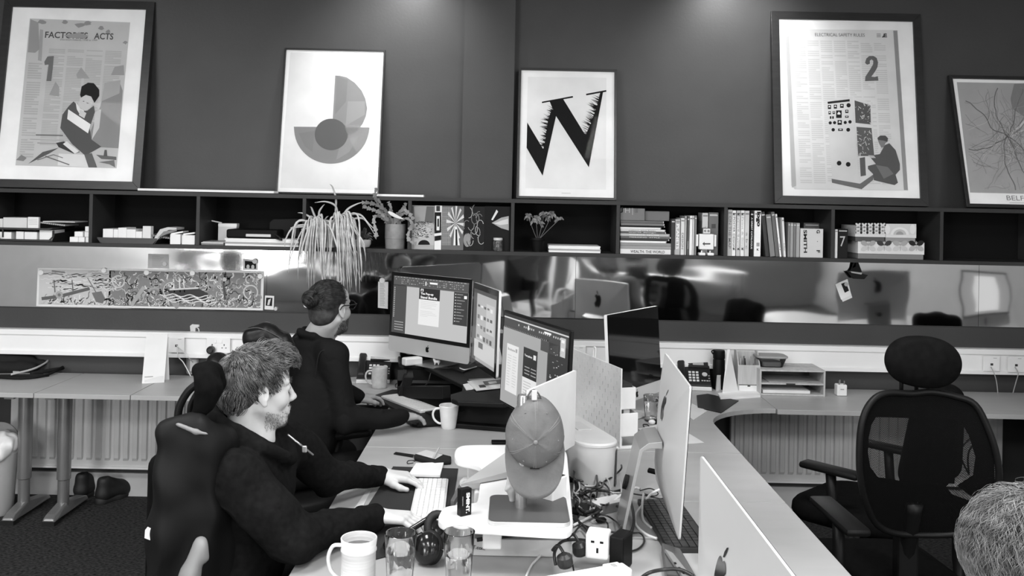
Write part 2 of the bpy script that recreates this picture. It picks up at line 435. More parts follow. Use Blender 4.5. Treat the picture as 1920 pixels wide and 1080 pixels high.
radiator(atY(1372, 800, YW-.1).x, atY(1881, 850, YW-.1).x, 'wide ribbed radiator under the right part of the wall desk')
# ================================================================ desks
ZD = .72; TH = .025
YF = 4.74
def curve_pts(cx, cy, r, a0, a1, n=10): return [(cx+r*math.cos(R(a0+(a1-a0)*i/n)), cy+r*math.sin(R(a0+(a1-a0)*i/n))) for i in range(n+1)]
def desk(name, poly, label, group=None, cat='desk'):
    cx = sum(p[0] for p in poly)/len(poly); cy = sum(p[1] for p in poly)/len(poly)
    t = thing(name, label, cat, (cx, cy, 0), 0, group)
    o = MB().prism(poly, ZD-TH, ZD).build('desk_top', beech, t, bev=.002); return t
def tleg(t, x, yc, yf=None, yb=None):
    """cantilever T leg: column with foot running front to back"""
    yf = yf if yf is not None else YF+.08; yb = yb if yb is not None else YW-.14
    col = MB(); col.lathe([(.030, .05), (.030, .2), (.036, .205), (.036, ZD-TH)], TR((x, yc, 0)), 20)
    col.build('leg', dmetal, t, smooth=True)
    ft = MB(); h = .022
    prof = [(yf, .018, .035), (yf+.03, .012, .055), (yc, .0, .085), (yb-.03, .012, .05), (yb, .02, .04)]
    vs = []; w = .036
    for y, zl, zh in prof: vs += [(x-w, y, .022), (x+w, y, .022), (x+w*.7, y, zh), (x-w*.7, y, zh)]
    fs = [(i*4+k, i*4+(k+1) % 4, (i+1)*4+(k+1) % 4, (i+1)*4+k) for i in range(4) for k in range(4)]+[(3, 2, 1, 0), (16, 17, 18, 19)]
    f = ft.add(vs, fs).build('foot', dmetal, t, bev=.006)
    MB().box((x, yf+.03, .012), (.066, .06, .024)).build('glide', G(.03), t)
    MB().box((x, (yf+yb)/2, ZD-TH-.012), (.05, .42, .022)).build('bracket', dmetal, t)
    return t
seamA = atZ(52, 742, ZD).x; seamB = atZ(332, 745, ZD).x
xs1 = atZ(334, 745, ZD).x
def rect(x0, x1, y0, y1): return [(x0, y0), (x1, y0), (x1, y1), (x0, y1)]
d1 = desk('wall_desk', rect(-4.6, seamA-.002, YF, YW-.06), 'pale wood wall desk at far left edge carrying the black bag', 'straight desks along the back wall')
l1 = atY(105, 800, 4.95); tleg(d1, atY(48, 800, 4.98).x, 4.98)
d2 = desk('wall_desk', rect(seamA+.002, -1.97, YF, YW-.06), 'pale wood wall desk with white folded card standing on it', 'straight desks along the back wall')
tleg(d2, atY(122, 800, 4.98).x, 4.98)
# the leg pair seen in the photo: columns at px ~105 and ~130
d3 = desk('wall_desk', rect(-1.966, -.602, YF, YW-.06), 'pale wood wall desk behind the two seated men under the phone', 'straight desks along the back wall')
tleg(d3, -.95, 4.98)
# bench: left row (facing left) and right row (facing right)
YB0 = 1.15
s1 = 3.86; s2 = 2.1
bl = desk('bench_desk', rect(-.60, .198, s1+.002, YW-.06), 'pale wood bench desk under the black desk riser at the wall', 'desks of the shared bench')
bl2 = desk('bench_desk', rect(-.60, .198, YB0, s1-.002), 'pale wood bench desk under the white riser and the three drinking vessels', 'desks of the shared bench')
xj = atZ(1462, 772, ZD).x
cr = [(xj, YF)]+[(1.0+.0+(xj-1.0)*(1-math.sin(R(a))), YF-(xj-1.0)*.95*(1-math.cos(R(a)))) for a in range(0, 91, 9)][1:]
# concave corner joining bench and wall desk
cr = []
rr = xj-1.0
for i in range(11):
    a = R(90+90*i/10); cr.append((xj+rr*math.cos(a), YF-rr*.9+rr*.9*math.sin(a)))
br = desk('corner_desk', [(.202, 3.88), (1.0, 3.88)]+cr[::-1]+[(xj, YW-.06), (.202, YW-.06)], 'pale wood corner desk with curved inner edge under the black screen and phone')
for yy0, yy1, lab in ((YB0, 3.24, 'pale wood bench desk under the two silver computers at lower right'), (3.244, 3.876, 'short pale wood bench section beside the near silver computer')):
    desk('bench_desk', rect(.202, 1.0, yy0, yy1), lab, 'desks of the shared bench')
d4 = desk('wall_desk', rect(xj+.003, 4.2, YF-.02, YW-.06), 'pale wood wall desk at right behind the mesh office chair', 'straight desks along the back wall')
tleg(d4, 3.2, 4.98)
# bench frame legs
for t, x, y in ((bl2, -.40, 1.4), (bl2, -.40, 3.7), (bl, -.40, 4.1)):
    MB().box((x, y, (ZD-TH)/2), (.05, .05, ZD-TH)).build('leg', dmetal, t, bev=.003)
MB().box((.72, 4.1, (ZD-TH)/2), (.05, .05, ZD-TH)).build('leg', dmetal, br, bev=.003)
for t in [o for o in bpy.data.objects if o.name.startswith('bench_desk') and o.location.x > .3]:
    MB().box((.70, 3.75 if t.location.y > 3.3 else 3.0, (ZD-TH)/2), (.05, .05, ZD-TH)).build('leg', dmetal, t, bev=.003)
for t, x in ((d4, 3.2),): MB().box((3.35, 5.0, .34), (.4, .5, .6)).build('drawer_box', G(.06), t, bev=.004)
# ================================================================ sockets on the trunking
YT = YW-.0665
def socket(px0, px1, py0, py1, lab, gang=1, group='sockets on the white trunking'):
    a = atY(px0, py0, YT); b = atY(px1, py1, YT); c = (a+b)/2; w = b.x-a.x; h = a.z-b.z
    t = thing('wall_socket', lab, 'socket', (c.x, YT, c.z), 0, group)
    MB().box((c.x, YT-.004, c.z), (w, .010, h), bev=.002).build('face_plate', G(.86, .3), t)
    hm = G(.05); n = MB()
    for g in range(gang):
        gx = c.x+(g-(gang-1)/2)*w*.5
        if gang == 1: n.box((gx, YT-.0095, c.z-.004), (.015, .002, .013))
        else:
            n.box((gx, YT-.0095, c.z+.004), (.005, .002, .009))
            for s_ in (-1, 1): n.box((gx+s_*.011, YT-.0095, c.z-.013), (.007, .002, .004))
    n.build('pin_holes', hm, t)['kind'] = 'stuff'
    if gang == 2:
        for g in (-1, 1): MB().box((c.x+g*w*.12, YT-.010, c.z+h*.27), (.012, .006, .018)).build('switch', G(.9), t)
    else: MB().box((c.x+w*.2, YT-.0095, c.z+h*.38), (.02, .001, .002)).build('label_mark', G(.3), t)
    return t
socket(318, 346, 632, 661, 'single data socket behind the white card and spray bottle')
socket(388, 432, 633, 662, 'double power socket with black plug behind the seated man', 2)
socket(1843, 1873, 667, 696, 'left one of the two data sockets at far right of the trunking')
socket(1889, 1919, 668, 698, 'right one of the two data sockets at far right of the trunking')
socket(1068, 1098, 648, 676, 'single socket on the trunking behind the white pegboard')
def cable(name, pts, r, mat, lab, group=None, k=6, cat='cable'):
    o = MB().tube(crom(pts, k), r, 8).build(name, mat, smooth='all'); tag(o, lab, cat, group); return o
blackc = M('black_cable', .02, .35); whitec = M('white_cable', .72, .35); greyc = M('grey_cable', .4, .4)
for i, (x0, x1) in enumerate(((1858, 1871), (1903, 1899))):
    a = atY(x0, 688, YT-.02); cable('network_cable', [a, atY(x0+6, 700, YT-.05), atY((x0+x1)/2+4, 716, YT-.04), atY(x1, 738, YT-.03)], .0028, greyc,
      'grey network cable dropping from the %s data socket at far right' % ('left', 'right')[i], 'network cables at far right')
a = atY(331, 648, YT-.01)
for i, q in enumerate(((345, 668, 372, 688), (334, 676, 358, 704))):
    cable('network_cable', [a+Vector((.004*i, 0, -.003*i)), atY(q[0], q[1]-8, YT-.04), atY(q[0]+10, q[1]+4, YT-.05), atZ(q[2], q[3]+2, ZD+.006)], .003, whitec, 'white network cable running down from the left data socket' + (', lower of the two' if i else ', upper of the two'))
# black UK plug in the double socket
pc = atY(396, 656, YT-.02)
t = thing('power_plug', 'black three-pin plug pushed into the double socket', 'plug', (pc.x, YT-.02, pc.z-.02))
pm = M('plug_black', .02, .4)
MB().lathe([(.021, 0), (.024, .01), (.022, .03), (.012, .038)], TR((pc.x, YT-.010, pc.z), (R(90), 0, 0)), 20).build('plug_body', pm, t, smooth=True)
MB().tube(crom([(pc.x, YT-.03, pc.z-.015), atY(398, 672, YT-.04), atY(412, 684, YT-.05), atY(428, 700, YT-.06), atZ(437, 712, ZD+.01)]), .004, 8).build('cord', pm, t, smooth='all')
# ================================================================ posters leaning on the shelf
class Art:
    """flat printed shapes laid on a plane, drawn in photo pixels"""
    def __init__(s, plane, off=.0010): s.p = plane; s.off = off; s.mb = {}; s.k = 0
    def _m(s, g, lay):
        return s.mb.setdefault((round(g, 2), lay), MB())
    def poly(s, pts, g, lay=0):
        s._m(g, lay).poly([s.p.px(x, y, s.off+lay*.0004) for x, y in pts])
    def line(s, pts, w, g, lay=0):
        for (x0, y0), (x1, y1) in zip(pts[:-1], pts[1:]):
            L = math.hypot(x1-x0, y1-y0) or 1; nx = -(y1-y0)/L*w/2; ny = (x1-x0)/L*w/2
            s.poly([(x0+nx, y0+ny), (x1+nx, y1+ny), (x1-nx, y1-ny), (x0-nx, y0-ny)], g, lay)
    def disc(s, x, y, r, g, lay=0, ry=None, a0=0, a1=360, n=24):
        ry = ry or r
        s.poly([(x+r*math.cos(R(a0+(a1-a0)*i/n)), y+ry*math.sin(R(a0+(a1-a0)*i/n))) for i in range(n+(0 if a1-a0 == 360 else 1))], g, lay)
    def text(s, t, A, B, h, g, lay=1, bold=0.0):
        text_px(t, A, B, h, s.p, s.off+lay*.0004, bold, s._m(g, lay))
    def build(s, name, parent, rough=.6, kind=None, label=None, emit=None):
        allm = MB(); idx = []; mats = []
        for (g, lay), mb in sorted(s.mb.items()):
            if not mb.f: continue
            mt = G(g, rough) if emit is None else M('lit_%03d' % int(g*100), .02, .3, emit=g*emit, noise=(6, 0, (1, 1, 1)))
            if mt not in mats: mats.append(mt)
            idx += [mats.index(mt)]*len(mb.f); allm.add(mb.v, mb.f)
        o = allm.build(name, mats[0], parent)
        for mt in mats[1:]: o.data.materials.append(mt)
        o.data.polygons.foreach_set('material_index', idx)
        if kind: o['kind'] = kind
        if label: o['label'] = label
        return o
def quad(q, u, v):
    (ax, ay), (bx, by), (cx, cy), (dx, dy) = q   # TL TR BR BL
    return ((ax*(1-u)+bx*u)*(1-v)+(dx*(1-u)+cx*u)*v, (ay*(1-u)+by*u)*(1-v)+(dy*(1-u)+cy*u)*v)
def qpoly(q, u0, v0, u1, v1): return [quad(q, u0, v0), quad(q, u1, v0), quad(q, u1, v1), quad(q, u0, v1)]
def textcols(art, q, cols, rows, g, lay, u0=.05, u1=.95, v0=.1, v1=.95, seed=1, fill=.62, skip=.08):
    r = random.Random(seed); cw = (u1-u0)/cols
    for c in range(cols):
        for i in range(rows):
            if r.random() < skip: continue
            a = u0+c*cw; w = cw*(.86 if r.random() < .8 else r.uniform(.3, .8)); y = v0+(v1-v0)*i/rows
            art.poly(qpoly(q, a, y, a+w, y+(v1-v0)/rows*fill), g, lay)
framem = M('frame_black', .022, .35, noise=(8, .2, (1, 1, 6)))
def frame(label, bl, br, tl, Yb, Yt, fw, dep, group='framed posters leaning on the shelf', back=.86):
    a = atY(*bl, Yb); b_ = atY(*br, Yb); t_ = atY(*tl, Yt)
    z0 = zt+.001; W_ = b_.x-a.x; v = Vector((0, Yt-Yb, t_.z-z0)); H_ = v.length; v.normalize(); u = Vector((1, 0, 0)); n = u.cross(v)  # n towards camera
    if n.y > 0: n = -n
    O_dz = dep*abs(n.z)
    z0 += O_dz+.001
    t = thing('framed_poster', label, 'poster', ((a.x+b_.x)/2, Yb, z0), 0, group)
    O = Vector((a.x, Yb, z0))
    def P(x, y, d): return O+u*x+v*y+n*d
    def bar(q):
        MB().slab([P(x, y, -dep) for x, y in q], n*dep).build('frame_side', framem, t, bev=.0012)
    bar([(0, 0), (W_, 0), (W_-fw, fw), (fw, fw)]); bar([(W_, 0), (W_, H_), (W_-fw, H_-fw), (W_-fw, fw)])
    bar([(W_, H_), (0, H_), (fw, H_-fw), (W_-fw, H_-fw)]); bar([(0, H_), (0, 0), (fw, fw), (fw, H_-fw)])
    e = .002; md = -.012
    MB().slab([P(fw-e, fw-e, md), P(W_-fw+e, fw-e, md), P(W_-fw+e, H_-fw+e, md), P(fw-e, H_-fw+e, md)], n*-.003).build('mount', M('mount_white', back, .8), t)
    pl_ = Plane(P(0, 0, md), n)
    MB().poly([P(fw-e, fw-e, -.004), P(W_-fw+e, fw-e, -.004), P(W_-fw+e, H_-fw+e, -.004), P(fw-e, H_-fw+e, -.004)]).build('glazing', glass('picture_glass', ior=1.12), t)
    return t, Art(pl_), pl_
# ---- poster 1: headline, big 1, reading boy
t, A, p = frame('large framed poster headed FACTORIES ACTS with a grey figure 1 and reading boy', (-28, 355), (262, 359), (9, -1), 5.19, 5.335, .048, .035)
q = [(56, 34.5), (244, 42), (218.5, 315.5), (29, 310)]
A.poly(q, .50)
textcols(A, q, 4, 58, .40, 1, .22, .97, .20, .86, 3)
textcols(A, q, 1, 40, .40, 1, .03, .19, .30, .95, 5)
A.text('FACTORIES', (84, 71), (164, 73), 12, .06, 2, .02); A.text('ACTS', (176, 73.5), (212, 74.5), 12, .06, 2, .02)
A.text('(Northern Ireland), 1938 to 1949', (113, 76.5), (182, 78), 4, .12, 2)
A.poly([(120, 66), (148, 61), (166, 67), (160, 72), (130, 71)], .3, 3)
A.poly([(57, 36), (72, 42), (74, 92), (66, 99), (52, 98)], .30, 2); A.poly([(75, 55), (81, 56), (78, 115), (71, 113)], .34, 2)
for x, y, r in ((150, 47, 9), (78, 41, 8), (190, 52, 6), (122, 41, 6), (165, 44, 7), (203, 59, 5), (235, 80, 5)):
    rr = random.Random(int(x)); A.poly([(x+r*math.cos(a)*rr.uniform(.6, 1.3), y+.6*r*math.sin(a)*rr.uniform(.6, 1.3)) for a in [k*.7 for k in range(9)]], .26, 2)
A.poly([(89, 106), (101, 105), (99, 128), (96, 152), (87, 152), (91, 121), (84, 122), (83, 116)], .14, 3)
A.poly([(215, 125), (232, 122), (233, 141), (208, 141)], .30, 2); A.poly([(143, 140), (152, 126), (168, 147), (145, 147)], .32, 2)
A.poly([(95, 172), (104, 153), (111, 163), (111, 181), (92, 178)], .30, 2)
A.poly([(224, 153), (230, 170), (222, 278), (170, 275), (168, 250), (186, 205), (195, 178)], .24, 2)     # brushed dark area right of the figure
A.poly([(196, 155), (226, 150), (224, 175), (190, 190)], .36, 3)
A.poly([(150, 178), (153, 162), (165, 155), (176, 156), (186, 168), (186, 180), (177, 193), (171, 181), (161, 178), (152, 183)], .03, 5)   # hair
A.poly([(152, 182), (161, 178), (171, 181), (176, 190), (170, 202), (160, 208), (150, 204), (147, 194)], .55, 4)   # face
A.poly([(154, 190), (158, 189), (158, 191)], .1, 6); A.poly([(162, 192), (168, 194), (163, 194)], .1, 6)
A.poly([(138, 190), (150, 203), (163, 208), (176, 198), (178, 210), (168, 240), (172, 262), (190, 275), (160, 292), (135, 270), (113, 240), (117, 215), (128, 200)], .07, 3)
A.poly([(142, 192), (149, 200), (158, 208), (150, 215), (144, 205)], .75, 4)
A.poly([(128, 205), (170, 233), (165, 250), (126, 223)], .80, 6)     # sheet held up
A.poly([(178, 210), (190, 204), (186, 240), (172, 262), (176, 236)], .55, 4)
A.poly([(150, 205), (162, 212), (158, 222), (148, 216)], .58, 7)
A.poly([(105, 268), (120, 265), (150, 285), (138, 288), (110, 276)], .05, 4); A.poly([(125, 265), (148, 284), (140, 288), (118, 270)], .72, 5)
A.poly([(158, 290), (172, 287), (182, 314), (166, 314)], .10, 5)
A.poly([(53, 307), (80, 285), (110, 277), (92, 288)], .08, 4); A.poly([(30, 300), (40, 290), (50, 296), (44, 302)], .2, 3)
A.poly([(110, 288), (158, 290), (166, 314), (108, 310)], .66, 4); A.line([(85, 293), (105, 300), (130, 309)], 2, .12, 5); A.line([(70, 300), (100, 290), (118, 296)], 1.5, .15, 5)
A.poly([(180, 290), (218, 294), (218, 300), (190, 298)], .12, 4); A.poly([(185, 304), (214, 300), (216, 314), (205, 308)], .15, 4); A.poly([(196, 281), (200, 281), (201, 293), (194, 293)], .08, 5)
A.line([(67, 253), (118, 254)], 2.5, .15, 3); A.line([(56, 261), (120, 263)], 1.2, .3, 3); A.line([(70, 268), (110, 269)], 1.5, .25, 3)
A.build('print', t)
# ---- poster 2: abstract half discs
t, A, p = frame('slim framed abstract poster of half discs and a dark circle, left of the pillar', (516, 363), (710, 367), (538, 91), 5.20, 5.335, .009, .02)
q = [(545, 98), (719, 102), (704, 356), (525, 352)]
A.poly(q, .70)
def arcpts(cx, cy, r, a0, a1, n=30, sk=0): return [(cx+r*math.cos(R(a0+(a1-a0)*i/n))+sk*(r*math.sin(R(a0+(a1-a0)*i/n))), cy+r*math.sin(R(a0+(a1-a0)*i/n))) for i in range(n+1)]
sk = -.05
A.poly([(628.5, 141.5), (636, 141.8), (650, 145), (665, 155), (678, 170), (685, 185), (688.5, 203), (686, 218), (680, 232), (670, 246), (655, 252), (640, 238), (623, 238)], .22, 1)
A.poly([(551, 237.5), (693, 239)]+[(622+70.5*math.cos(R(a))+(-.03*68*math.sin(R(a))), 239+68*math.sin(R(a))) for a in range(6, 180, 6)], .20, 2)
A.poly([(650, 239), (676, 239), (668, 247), (655, 253), (648, 254)], .13, 3)
A.disc(621, 252, 31, .085, 4, 29.5, n=40)
for qd, g in ((((631, 143), (652, 150), (649, 190), (628, 215)), .19), (((652, 190), (684, 190), (684, 215), (648, 236)), .27), (((560, 250), (590, 245), (586, 285), (572, 275)), .18), (((640, 262), (672, 255), (655, 285), (630, 300)), .24)): A.poly(qd, g, 3)
A.build('print', t)
# ---- poster 3: letter W
t, A, p = frame('framed poster of a large tilted black letter W with feathery edges', (968, 371.5), (1156, 374), (971, 127.5), 5.17, 5.275, .014, .02)
q = [(990, 144), (1137, 146), (1136, 355.5), (985.5, 352)]
A.poly(q, .76)
z3 = lambda x, y: (940+x/2.7, 100+y/2.7)
K = .012
A.poly([z3(*c) for c in ((205, 245), (362, 216), (363, 224), (206, 252))], K, 1); A.poly([z3(*c) for c in ((429, 205), (531, 186), (532, 194), (430, 213))], K, 1)
A.poly([z3(*c) for c in ((243, 240), (311, 228), (420, 405), (434, 410), (443, 577), (272, 310))], K, 2)
A.poly([z3(*c) for c in ((503, 196), (515, 196), (443, 577), (418, 500), (432, 400), (470, 320))], K, 3)
A.poly([z3(*c) for c in ((272, 310), (262, 290), (243, 320), (228, 400), (226, 490), (222, 505), (131, 350), (128, 478), (209, 619))], K, 4) if False else None
A.poly([z3(*c) for c in ((131, 350), (224, 505), (209, 619), (128, 478))], K, 4)
A.poly([z3(*c) for c in ((262, 285), (278, 312), (209, 619), (200, 560), (222, 480), (226, 400))], K, 5)
rr = random.Random(4)
for i in range(70):
    u = rr.random(); a = (268-48*u, 285+205*u); L = rr.uniform(25, 62)*(1-.5*abs(u-.35)); an = R(200+rr.uniform(-24, 24)); b2 = (a[0]+L*math.cos(an), a[1]+L*math.sin(an)); w = rr.uniform(2, 5)
    A.poly([z3(a[0]+6, a[1]-w), z3(a[0]+6, a[1]+w), z3(*b2)], K, 6)
for i in range(60):
    u = rr.random(); a = (502-70*u, 225+185*u); L = rr.uniform(22, 58)*(1-.4*abs(u-.4)); an = R(222+rr.uniform(-22, 22)); b2 = (a[0]+L*math.cos(an), a[1]+L*math.sin(an)); w = rr.uniform(2, 5)
    A.poly([z3(a[0]+5, a[1]-w), z3(a[0]+8, a[1]+w), z3(*b2)], K, 6)
A.poly([z3(*c) for c in ((500, 200), (512, 200), (450, 520), (425, 440), (462, 330), (486, 262))], K, 7)
A.poly([z3(*c) for c in ((256, 280), (275, 300), (232, 500), (205, 520), (226, 420), (236, 340))], K, 7)
A.line([(1053, 362), (1070, 362.3)], 1, .5, 1)
A.build('print', t)
# ---- poster 4: electrical safety rules
t, A, p = frame('large framed poster headed ELECTRICAL SAFETY RULES with a figure 2 and a cabinet', (1453, 383), (1742, 388), (1439, 22), 5.19, 5.335, .046, .035)
z4 = lambda x, y: (1420+x/2.7, y/2.7)
q = [z4(160, 148), z4(690, 152), z4(742, 962), z4(198, 955)]
A.poly([z4(*c) for c in ((143, 150), (710, 153), (763, 965), (190, 958), (172, 940))], .60)
A.poly(q, .68, 1); A.poly([z4(*c) for c in ((688, 155), (708, 155), (762, 962), (742, 962))], .28, 2); A.poly([z4(*c) for c in ((143, 190), (160, 180), (197, 940), (175, 950))], .42, 2)
textcols(A, q, 7, 70, .57, 2, .04, .93, .07, .97, 9, .55, .12)
A.text('ELECTRICAL SAFETY RULES', z4(292, 183), z4(544, 186), 6, .10, 4)
A.text('E', z4(640, 189), z4(657, 189), 7, .06, 4, .05)
for k in range(3): A.line([z4(604, 172+k*7), z4(625, 172+k*7)], 1.3, .25, 4)
A.poly([z4(*c) for c in ((645, 169), (630, 190), (638, 190), (650, 169))], .06, 4)
two = [(545, 318), (552, 296), (566, 284), (588, 283), (604, 293), (611, 315), (608, 340), (596, 362), (577, 388), (592, 390), (610, 386), (613, 408), (545, 411), (547, 388), (572, 350), (586, 325), (587, 308), (578, 300), (569, 308), (570, 322), (556, 328)]
A.poly([z4(*c) for c in two], .12, 5)
A.poly([z4(*c) for c in ((345, 505), (482, 488), (520, 945), (380, 905))], .62, 5); A.poly([z4(*c) for c in ((482, 488), (578, 522), (598, 800), (590, 880), (525, 955))], .66, 5)
A.poly([z4(*c) for c in ((376, 905), (520, 930), (592, 880), (585, 912), (528, 958), (378, 925))], .14, 6)
A.poly([z4(*c) for c in ((355, 515), (467, 502), (468, 513), (357, 526))], .04, 6)
A.poly([z4(*c) for c in ((492, 508), (572, 533), (575, 630), (497, 622))], .08, 6); A.poly([z4(*c) for c in ((502, 642), (578, 648), (592, 790), (510, 790))], .10, 6)
A.poly([z4(*c) for c in ((518, 800), (545, 795), (550, 888), (523, 893))], .10, 6)
r4 = random.Random(12)
for i in range(60):
    x = r4.uniform(498, 570); y = r4.choice([r4.uniform(520, 620), r4.uniform(655, 780)]); A.line([z4(x, y), z4(x+r4.uniform(-14, 14), y+r4.uniform(-18, 18))], 1.1, r4.choice([.3, .5, .65]), 7)
for x, y, w, h in ((365, 542, 16, 20), (395, 540, 16, 20), (428, 536, 18, 20), (366, 571, 12, 16), (387, 570, 12, 14), (453, 564, 16, 16), (413, 578, 28, 38), (371, 595, 8, 13), (383, 595, 8, 13), (453, 591, 18, 10), (417, 620, 22, 24), (421, 657, 24, 12)):
    A.poly([z4(x-w/2, y-h/2), z4(x+w/2, y-h/2), z4(x+w/2, y+h/2), z4(x-w/2, y+h/2)], .03, 6)
    if w > 11: A.poly([z4(x-w*.3, y-h*.1), z4(x, y-h*.35), z4(x+w*.3, y-h*.1), z4(x+w*.25, y+h*.05), z4(x-w*.25, y+h*.05)], .75, 7)
for x, y, r_ in ((462, 533, 4), (369, 622, 3), (391, 621, 3), (445, 620, 3), (469, 617, 3.2), (384, 657, 3.2), (460, 657, 3.6), (414, 826, 4.4), (460, 832, 4.4)): A.disc(*z4(x, y), r_, .03, 6)
A.poly([z4(*c) for c in ((608, 700), (622, 688), (645, 687), (660, 700), (660, 715), (648, 725), (640, 745), (628, 748), (616, 725))], .22, 8); A.poly([z4(*c) for c in ((608, 698), (622, 686), (648, 686), (662, 700), (658, 718), (640, 712), (612, 708))], .07, 9)
A.poly([z4(*c) for c in ((645, 735), (668, 725), (700, 760), (722, 830), (722, 860), (700, 885), (712, 925), (695, 937), (590, 912), (585, 880), (560, 855), (560, 840), (600, 830), (575, 800), (590, 785), (620, 780))], .09, 8)
A.poly([z4(*c) for c in ((600, 835), (660, 845), (690, 880), (640, 905), (620, 870))], .17, 9)
A.poly([z4(*c) for c in ((560, 785), (590, 788), (600, 800), (575, 800))], .5, 9)
A.build('print', t)
# ---- poster 5: town map
t, A, p = frame('slim framed street map poster at far right, cut by the photo edge', (1813, 390.5), (2030, 395), (1783, 143), 5.09, 5.325, .020, .025)
q = [(1794, 154), (2013, 158), (2040, 366), (1819, 361)]
z5 = lambda x, y: (1420+x/2.7, y/2.7)
A.poly(q, .36)
A.poly([z5(*c) for c in ((1300, 425), (1380, 420), (1420, 470), (1390, 560), (1355, 620), (1330, 660), (1290, 680), (1350, 590), (1290, 550), (1282, 500))], .22, 1)
A.line([z5(1280, 680), z5(1330, 640), z5(1360, 600)], 4, .55, 2); A.line([z5(1290, 690), z5(1350, 655)], 3, .5, 2)
r5 = random.Random(21)
def wander(x, y, a, n, st, w, g):
    pts = [z5(x, y)]
    for i in range(n): a += r5.uniform(-.45, .45); x += st*math.cos(a); y += st*math.sin(a); pts.append(z5(x, y))
    pts = [c for c in pts if 1800 < c[0]-(c[1]-154)*.12 < 2000 and 160 < c[1] < 357]
    if len(pts) > 1: A.line(pts, w, g, 3)
for i in range(120): wander(1270+r5.gauss(0, 95), 700+r5.gauss(0, 110), r5.uniform(0, 6.3), 7, 22, r5.choice([.7, .7, 1.1]), r5.choice([.24, .28, .46, .3]))
for a in (0.4, 1.3, 2.0, 2.7, 3.5, 4.3, 5.0): wander(1265, 690, a, 16, 24, 1.8, .17)
A.text('BELFAST', (1888, 375.5), (1950, 377), 9, .22, 1); A.line([(1893, 380), (1944, 381)], 1, .45, 1)
A.build('print', t)
# ================================================================ sea monster print, notes and magnets on the steel strip
t = thing('art_print', 'long panoramic ink print of ships and sea monsters held by magnets on the steel strip', 'print', tuple(MIRP.px(282, 578)))
q = [(71, 502), (495, 508), (493, 582), (68, 574)]
MB().slab([MIRP.px(*c, .001) for c in q], (0, -.0008, 0)).build('sheet', G(.72, .5), t)
A = Art(MIRP, .0024)
z6 = lambda x, y: (x/4, 350+y/4)
A.poly([(74, 505), (208, 507), (206, 573), (72, 571)], .52); A.poly([(205, 507), (490, 512), (488, 578), (203, 573)], .20)
r6 = random.Random(5)
def wavy(x, y, L, a, amp, w, g, lay, n=10):
    pts = []
    for i in range(n+1):
        s_ = L*i/n; o_ = amp*math.sin(i*1.1); pts.append((x+s_*math.cos(a)-o_*math.sin(a), y+s_*math.sin(a)+o_*math.cos(a)))
    pts = [c for c in pts if 74 < c[0] < 490 and 505+.014*(c[0]-70) < c[1] < 570+.019*(c[0]-70)]
    if len(pts) > 1: A.line(pts, w, g, lay)
for i in range(60): wavy(r6.uniform(76, 200), r6.uniform(508, 545), r6.uniform(15, 40), r6.uniform(-.1, .15), 1.2, r6.uniform(1, 2.5), r6.choice([.3, .4, .62, .65]), 1)
for i in range(260): wavy(r6.uniform(76, 488), r6.uniform(560, 578), r6.uniform(5, 16), r6.uniform(-1.4, .3), 2, r6.uniform(.8, 2), r6.choice([.7, .75, .15, .45]), 2, 5)
for i in range(150): wavy(r6.uniform(205, 488), r6.uniform(510, 565), r6.uniform(8, 34), r6.uniform(-3, 3), 3, r6.uniform(.8, 3), r6.choice([.6, .45, .06, .32, .7]), 2, 8)
def ring(cx, cy, r_, a0, a1, w, g, lay, e=1.0):
    A.line([(cx+r_*math.cos(R(a0+(a1-a0)*i/16)), cy+e*r_*math.sin(R(a0+(a1-a0)*i/16))) for i in range(17)], w, g, lay)
ring(322, 545, 19, 130, 290, 9, .26, 4); ring(322, 545, 15.5, 130, 290, 1.5, .6, 5); ring(290, 552, 12, 180, 360, 6, .34, 4); ring(276, 556, 7, 180, 360, 4, .4, 4)
ring(400, 524, 12, -60, 150, 5, .30, 4); ring(222, 528, 11, 0, 300, 3, .55, 4); ring(470, 548, 13, 120, 400, 2.5, .55, 4); ring(468, 524, 7, 90, 400, 2, .6, 4)
A.line([(322, 563), (334, 577)], 9, .28, 4)
A.line([(246, 573), (270, 538)], 7, .36, 4); A.line([(78, 560), (110, 556), (168, 541)], 6, .10, 4); A.disc(111, 553, 7, .35, 5); A.disc(111, 553, 3, .15, 6)
for x in (101, 135, 325, 336, 344): A.line([(x, 525 if x < 200 else 523), (x+2, 548)], 2, .12 if x < 200 else .7, 5)
A.poly([(316, 545), (372, 541), (390, 550), (386, 565), (330, 560)], .05, 5); A.line([(318, 543), (372, 540)], 3, .6, 6)
for k in range(4): wavy(300+k*6, 552+k*4, 90, .05, 2.4, 1.6, .75, 7, 16)
A.poly([(172, 549), (190, 546), (197, 560), (192, 569), (180, 566)], .15, 5); A.line([(164, 521), (181, 550)], 1.5, .15, 6); A.line([(419, 530), (422, 562)], 4, .06, 6); A.disc(421, 524, 4, .5, 6)
A.line([(97, 508), (122, 511)], 3, .2, 4); A.line([(97, 512), (118, 515)], 2, .2, 4)
A.build('drawing', t)
def magnet(x, y, r_, lab, g=.82, pl_=MIRP, off=.004):
    c = pl_.px(x, y, off); rr_ = r_*c.y/F
    o = MB().lathe([(rr_, 0), (rr_, .004), (rr_*.85, .006)], TR(c, (R(90), 0, 0)), 20).build('round_magnet', G(g, .3), smooth=True)
    tag(o, lab, 'magnet', 'round magnets on the steel strip')
for x, y, l in ((77, 511, 'pale round magnet at the top left corner of the sea monster print'), (195, 507, 'white round magnet on the sky of the ship picture'),
                (275, 511, 'white round magnet second from left above the sea serpent coils'), (361, 512, 'white round magnet above the black steamship'),
                (488, 518, 'white round magnet at the top right corner of the sea monster print')): magnet(x, y, 5, l)
